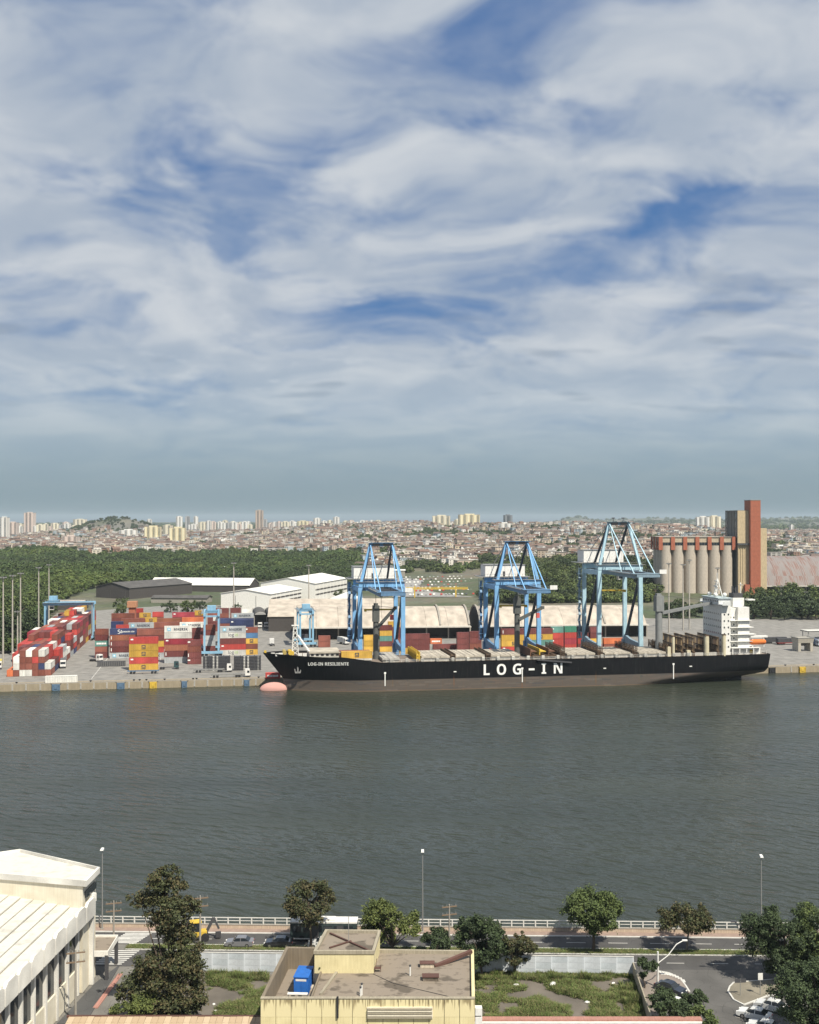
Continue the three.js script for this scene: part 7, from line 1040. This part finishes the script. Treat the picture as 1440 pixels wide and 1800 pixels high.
// ---------------------------------------------------------------- road vehicles
function car(label, px, py, turn, color, o = {}) {           // front towards +x
  const c = thing('car', label, 'car', ground(px, py, NEAR).setY(NEAR - 0.02), turn, o.group), m = new THREE.MeshPhysicalMaterial({ color, roughness: 0.35, clearcoat: 1, clearcoatRoughness: 0.08 }), L = 2.15;
  const side = (pts, w0, w1) => { const n = pts.length, g = new Mb(), w = y => mix(w0, w1, smooth(0.75, 1.45, y)), A = pts.map(([x, y]) => V(x, y, w(y))), Bq = pts.map(([x, y]) => V(x, y, -w(y))); for (let i = 0; i < n; i++) { const j = (i + 1) % n; g.quad(A[j], A[i], Bq[i], Bq[j]); } const t = THREE.ShapeUtils.triangulateShape(pts.map(p => new THREE.Vector2(...p)), []); for (const q of t) { g.tri(...q.map(i => A[i])); g.tri(...[...q].reverse().map(i => Bq[i])); } return softened(g.geo(), 0.5); };
  part('body', side([[-L, 0.35], [-1.75, 0.25], [1.75, 0.25], [L, 0.35], [L + 0.04, 0.6], [1.95, 0.82], [0.95, 0.95], [0.9, 0.96], [-1.35, 1.0], [-2.0, 1.0], [-L - 0.04, 0.85]], 0.88, 0.84), m, c);
  part('cabin_glass', side([[1.0, 0.93], [0.35, 1.4], [-1.0, 1.41], [-1.65, 0.98]], 0.85, 0.66), M.glass, c);
  part('roof', side([[0.42, 1.38], [0.2, 1.47], [-0.8, 1.48], [-1.1, 1.4]], 0.7, 0.66), m, c); for (const z of [-0.76, 0.76]) { part('pillar', new Mb().bar(V(-0.3, 0.96, z * 1.08), V(-0.3, 1.42, z * 0.9), 0.09), m, c); part('mirror', new Mb().cbox(0.75, 1.02, z * 1.28, 0.16, 0.13, 0.2), m, c); }
  const tyre = new THREE.CylinderGeometry(0.32, 0.32, 0.22, 18).rotateX(Math.PI / 2), rim = new THREE.CylinderGeometry(0.2, 0.2, 0.235, 12).rotateX(Math.PI / 2); for (const x of [-1.3, 1.32]) for (const z of [-0.78, 0.78]) { const w = part('wheel', tyre, M.rubber, c); w.position.set(x, 0.32, z); part('rim', rim, M.chrome, w); }
  for (const z of [-0.6, 0.6]) { part('headlight', new Mb().cbox(L - 0.02, 0.66, z, 0.12, 0.14, 0.34), M.lamp, c); part('tail_light', new Mb().cbox(-L - 0.01, 0.8, z, 0.08, 0.16, 0.3), M.tail, c); }
  part('bumper', new Mb().box(L - 0.06, L + 0.08, 0.28, 0.5, -0.8, 0.8), m, c); part('number_plate', new Mb().box(-L - 0.08, -L - 0.03, 0.5, 0.62, -0.26, 0.26), M.white, c); return c;
}
const col3 = (r, g, b) => new THREE.Color().setRGB(r, g, b);
car('dark silver saloon car driving on the far carriageway', 421, 1662.5, NTURN + Math.PI, col3(0.16, 0.16, 0.17), { group: 'cars on the waterfront road' });
car('black saloon car under the tree shadow on the far carriageway', 490, 1662.8, NTURN + Math.PI, col3(0.012, 0.013, 0.018), { group: 'cars on the waterfront road' });
car('white car partly hidden by the yellow roof stair house', 567, 1664, NTURN + Math.PI, col3(0.65, 0.65, 0.63), { group: 'cars on the waterfront road' });
car('dark blue-black car parked in the side street by the lot', 1179, 1744, -0.75, col3(0.015, 0.02, 0.03), { group: 'cars in the side street' });
car('white car parked in the side street behind the small trees', 1190, 1774, -0.75, col3(0.7, 0.7, 0.68), { group: 'cars in the side street' });
car('white car at the right bottom below the traffic island', 1326, 1790, 2.55, col3(0.7, 0.7, 0.68), { group: 'cars in the side street' });
car('white car nearest the bottom right corner', 1344, 1812, 2.55, col3(0.68, 0.68, 0.66), { group: 'cars in the side street' });
car('white car half under the dark tree at the right', 1356, 1775, 2.5, col3(0.66, 0.66, 0.64), { group: 'cars in the side street' });
{ const c = thing('city_bus', 'dark city bus with a white roof behind the sparse roadside tree', 'bus', ground(570, 1650.5, NEAR).setY(NEAR - 0.02), NTURN), b = mat(col3(0.04, 0.06, 0.06), { roughness: 0.4 }); part('body', new Mb().box(-5.2, 5.2, 0.4, 2.9, -1.25, 1.25), b, c); part('roof', new Mb().box(-5.25, 5.25, 2.9, 3.12, -1.28, 1.28), M.white, c); part('air_unit', new Mb().box(-1.5, 1.8, 3.12, 3.35, -0.8, 0.8), M.white, c); for (let k = 0; k < 6; k++) part('window', new Mb().box(-4.8 + k * 1.6, -3.4 + k * 1.6, 1.5, 2.5, 1.25, 1.29), M.glass, c); for (const x of [-1.2, 2.6]) part('door', new Mb().box(x - 0.5, x + 0.5, 0.5, 2.6, 1.29, 1.33), M.darkSteel, c); part('windscreen', new Mb().box(5.2, 5.25, 1.2, 2.6, -1.1, 1.1), M.glass, c); const w = new THREE.CylinderGeometry(0.48, 0.48, 0.3, 16).rotateX(Math.PI / 2); for (const x of [-3.4, 3.5]) for (const z of [-1.1, 1.12]) part('wheel', w, M.rubber, c).position.set(x, 0.48, z); part('skirt', new Mb().box(-5.22, 5.22, 0.4, 0.6, 1.25, 1.28), M.white, c); }
{ const c = thing('backhoe_loader', 'yellow backhoe loader parked on the far carriageway', 'excavator', ground(352, 1652, NEAR).setY(NEAR - 0.02), NTURN + 0.3), y = M.yellow; part('body', new Mb().side([[-0.7, 0.7], [0.7, 0.7], [0.7, 1.5], [-0.7, 1.5]], -1.9, 1.0), y, c); part('cab', new Mb().box(-1.5, 0.1, 1.5, 2.9, -0.7, 0.7), M.glass, c); part('cab_roof', new Mb().box(-1.6, 0.2, 2.9, 3.02, -0.8, 0.8), y, c); part('boom', new Mb().bar(V(1, 1.2, 0), V(2.1, 3.3, 0), 0.3, 0.4), M.darkSteel, c); part('dipper', new Mb().bar(V(2.1, 3.3, 0), V(2.9, 1.5, 0), 0.26, 0.32), M.darkSteel, c); part('bucket', new Mb().side([[-0.4, 0.2], [0.4, 0.2], [0.5, 1.2], [-0.3, 1.0]], 2.4, 3.2), M.darkSteel, c); part('front_shovel', new Mb().side([[-1, 0.1], [1, 0.1], [1, 0.9], [-1, 0.9]], -3.2, -2.6).bar(V(-1.8, 1, 0.5), V(-2.7, 0.5, 0.5), 0.2), y, c); const w = new THREE.CylinderGeometry(0.62, 0.62, 0.4, 16).rotateX(Math.PI / 2); for (const x of [-1.3, 0.7]) for (const z of [-0.85, 0.85]) part('wheel', w, M.rubber, c).position.set(x, 0.62, z); }
// ---------------------------------------------------------------- posts and signs
[[181, 1493, 'tall street lamp on the promenade beside the white building'], [743, 1496, 'tall street lamp on the promenade in the middle'], [1337, 1505, 'tall street lamp on the promenade at right']].forEach(([px, top, label], i) => { const a = sAlong(px), p = shore(a, -1.2), h = heightAt(top, -p.z) - NEAR; const c = thing('street_lamp', label, 'street lamp', p, NTURN, 'promenade street lamps'); part('pole', softened(new Mb().tube([V(0, 0, 0), V(0, h, 0)], [0.13, 0.07], 8).geo()), M.steel, c); part('lamp_head', new Mb().hexa([V(-0.25, h, 0.5), V(0.25, h, 0.5), V(0.22, h, -0.3), V(-0.22, h, -0.3), V(-0.2, h + 0.18, 0.45), V(0.2, h + 0.18, 0.45), V(0.2, h + 0.3, -0.3), V(-0.2, h + 0.3, -0.3)]), M.lamp, c); part('base_plate', new Mb().box(-0.22, 0.22, 0.08, 0.3, -0.22, 0.22), M.concrete, c); void i; });
function sAlong(px) { const k = (px - 720) / FOCAL, b = -1.2, o = nb0.clone().addScaledVector(NB, b); return (-k * o.z - o.x) / (NA.x + k * NA.z); }
{ const p = ground(1156.5, 1737, NEAR), c = thing('side_street_lamp', 'white street lamp post with long curved arm by the side street', 'street lamp', p), h = heightAt(1671, -p.z) - NEAR; part('post', new Mb().tube([V(0, 0, 0), V(0, h, 0)], [0.17, 0.13], 10), M.white, c); part('arm', new Mb().tube([V(0, h * 0.68, 0), V(1.5, h * 0.86, -0.4), V(2.8, h * 1.14, -0.8), V(3.9, h * 1.22, -1.2)], 0.07, 7), M.white, c); part('lamp_head', new Mb().cbox(4.1, h * 1.22, -1.25, 0.7, 0.14, 0.3), M.lamp, c); }
{ const p = ground(1376, 1722, NEAR), c = thing('dark_lamp_post', 'dark lamp post with arm in front of the right trees', 'street lamp', p); part('post', new Mb().tube([V(0, 0, 0), V(0, 5.6, 0)], 0.16, 8), M.darkSteel, c); part('box', new Mb().box(-0.5, 0.5, 4.6, 5.7, -0.35, 0.35), M.darkSteel, c); part('arm', new Mb().tube([V(0, 5.4, 0), V(-3.5, 6.4, 0), V(-6.8, 8.2, 0)], 0.08, 6), M.darkSteel, c); part('lamp_head', new Mb().cbox(-7.0, 8.3, 0, 0.8, 0.16, 0.3), M.darkSteel, c); }
{ const p = ground(1336.5, 1750, NEAR), c = thing('road_sign', 'blank white road sign on a post on the traffic island', 'sign', [p.x, NEAR + 0.08, p.z], 0.1); part('post', new Mb().tube([V(0, 0, 0), V(0, 3, 0)], 0.05, 6), M.steel, c); part('plate', new Mb().box(-0.34, 0.34, 2.1, 3.05, 0.05, 0.09), M.white, c); }
{ const p = ground(1301.5, 1751, NEAR), c = thing('direction_sign', 'small dark twin sign on a post on the traffic island', 'sign', [p.x, NEAR + 0.08, p.z], 0.1); part('post', new Mb().tube([V(0, 0, 0), V(0, 2.3, 0)], 0.045, 6), M.steel, c); for (const x of [-0.42, 0.42]) part('plate', new Mb().box(x - 0.38, x + 0.38, 1.8, 2.35, 0.05, 0.08), M.darkSteel, c); }
[[790, 1672, 1588, 'grey utility pole with crossarms right of the middle lamp'], [200, 1664, 1582, 'dark utility frame pole beside the white building'], [352, 1688, 1573, 'utility pole right of the tall dark tree'], [133, 1800, 1668, 'utility pole in front of the white facade'], [48, 1830, 1760, 'utility pole at the bottom left corner']].forEach(([px, py, top, label]) => { const p = ground(px, py, NEAR), h = heightAt(top, -p.z) - NEAR, c = thing('utility_pole', label, 'utility pole', p, 0.3); part('pole', new Mb().tube([V(0, 0, 0), V(0, h, 0)], [0.17, 0.11], 8), M.concrete, c); for (const y of [h - 0.4, h - 1.6]) { const a = part('crossarm', new Mb().box(-1.2, 1.2, y - 0.08, y + 0.08, -0.08, 0.08), M.wood, c); for (const x of [-1.05, -0.4, 0.4, 1.05]) part('insulator', new Mb().tube([V(x, y + 0.08, 0), V(x, y + 0.32, 0)], 0.06, 6), M.steel, a); } });
// ---------------------------------------------------------------- trees in front
{
  const rr = rng(301), k = 149 / FOCAL, cl = []; const px2 = (px, py, r) => cl.push([(px - 303) * k, 66 + 2 - (py - HORIZON) * k - NEAR, (rr() - 0.5) * r * k * 1.4, r * k]);
  for (const [a, b, r] of [[288, 1528, 14], [276, 1545, 20], [300, 1540, 18], [306, 1560, 22], [282, 1570, 26], [262, 1585, 24], [318, 1580, 22], [330, 1600, 20], [300, 1600, 30], [270, 1610, 26], [246, 1588, 14], [232, 1584, 10], [345, 1588, 10], [285, 1630, 24], [312, 1632, 26], [300, 1655, 28], [328, 1655, 22], [338, 1680, 22], [318, 1685, 28], [290, 1685, 30], [262, 1690, 26], [246, 1708, 22], [345, 1705, 24], [310, 1715, 34], [280, 1725, 34], [250, 1735, 28], [225, 1738, 18], [340, 1738, 28], [352, 1758, 18], [318, 1755, 34], [290, 1765, 34], [262, 1768, 30], [236, 1768, 24], [212, 1752, 12], [338, 1778, 26], [300, 1790, 34]]) { px2(a, b, r); px2(a + (rr() - 0.5) * 16, b + (rr() - 0.5) * 16, r * 0.6); }
  nearTree('tall_tree', 'tall dark olive tree with brownish tips in front of the lot', 303, 1796, { seed: 21, top: 1515, rx: 75, low: 0.06, leaves: 26000, leaf: 0.24, tones: green.warm, lumps: cl, thick: 0.014, skip: 5 });
  nearTree('shrub_tree', 'bright green shrub at the foot of the tall dark tree', 240, 1800, { seed: 23, top: 1742, rx: 46, low: 0.1, leaves: 9000, leaf: 0.2, tones: green.olive, thick: 0.02, n: 18 });
  nearTree('sparse_tree', 'sparse roadside tree with thin branches in front of bus', 546, 1668, { seed: 31, top: 1546, rx: 56, low: 0.34, leaves: 5200, leaf: 0.24, tones: green.warm, n: 30, skip: 1, thick: 0.016 });
  nearTree('bushy_tree', 'yellow-green bushy tree right of the bus', 690, 1674, { seed: 41, top: 1582, rx: 62, low: 0.12, leaves: 14000, tones: green.olive, n: 30, thick: 0.02 });
  nearTree('small_tree', 'small dark tree right of the middle lamp', 768, 1672, { seed: 45, top: 1632, rx: 34, low: 0.2, leaves: 4200, tones: green.dark, n: 16, thick: 0.02 });
  nearTree('dark_tree', 'dark leafy tree behind the right end of yellow roof', 846, 1716, { seed: 51, top: 1604, rx: 58, low: 0.16, leaves: 15000, tones: green.dark, n: 34, thick: 0.018 });
  nearTree('dark_tree', 'lower dark tree leaning over the white panel wall', 905, 1713, { seed: 53, top: 1634, rx: 38, low: 0.22, leaves: 6500, tones: green.warm, n: 20 });
  nearTree('round_tree', 'round green tree alone on the road median', 1043, 1671, { seed: 61, top: 1567, rx: 62, low: 0.36, leaves: 16000, leaf: 0.22, tones: green.mid, n: 44, skip: 3, thick: 0.022 });
  nearTree('sparse_tree', 'sparse tree with pale twisted trunk on the median at right', 1207, 1670, { seed: 71, top: 1585, rx: 58, low: 0.42, leaves: 5600, leaf: 0.23, tones: green.warm, n: 26, skip: 1, bark: paleBark, thick: 0.018, lean: 0.8 });
  nearTree('big_tree', 'large dense green tree at the right edge', 1380, 1724, { seed: 81, top: 1580, rx: 76, low: 0.12, leaves: 22000, tones: green.dark, n: 46, thick: 0.02 });
  nearTree('big_tree', 'second dense green tree cut by the right edge', 1452, 1730, { seed: 83, top: 1582, rx: 74, low: 0.12, leaves: 16000, tones: green.mid, n: 40 });
  nearTree('big_tree', 'nearest dark tree in the bottom right corner', 1432, 1840, { seed: 85, top: 1672, rx: 86, low: 0.1, leaves: 22000, tones: green.dark, n: 44 });
  nearTree('small_tree', 'small crooked tree by the end of the panel wall', 1133, 1738, { seed: 91, top: 1681, rx: 24, low: 0.4, leaves: 2600, leaf: 0.2, tones: green.dark, n: 14, lean: -0.9 });
  nearTree('small_tree', 'small tree between the parked cars of the side street', 1222, 1786, { seed: 93, top: 1738, rx: 28, low: 0.34, leaves: 3200, leaf: 0.2, tones: green.dark, n: 14 });
  nearTree('shrub_tree', 'leafy tree at the corner of the lot near bottom', 1172, 1806, { seed: 95, top: 1740, rx: 44, low: 0.24, leaves: 8000, leaf: 0.21, tones: green.dark, n: 24 });
  nearTree('shrub_tree', 'leafy tree at the bottom edge beside the street', 1230, 1822, { seed: 97, top: 1772, rx: 36, low: 0.2, leaves: 6000, leaf: 0.21, tones: green.mid, n: 20 });
  nearTree('roof_shrub', 'little green shrub growing on the yellow building roof', 563, 1711, { seed: 99, top: 1696, rx: 8, low: 0.1, leaves: 700, leaf: 0.12, tones: green.mid, n: 8 }, 8.46);
}
scene.fog = new THREE.FogExp2(0xb9c6cf, 0.000045);

renderer.render(scene, camera);
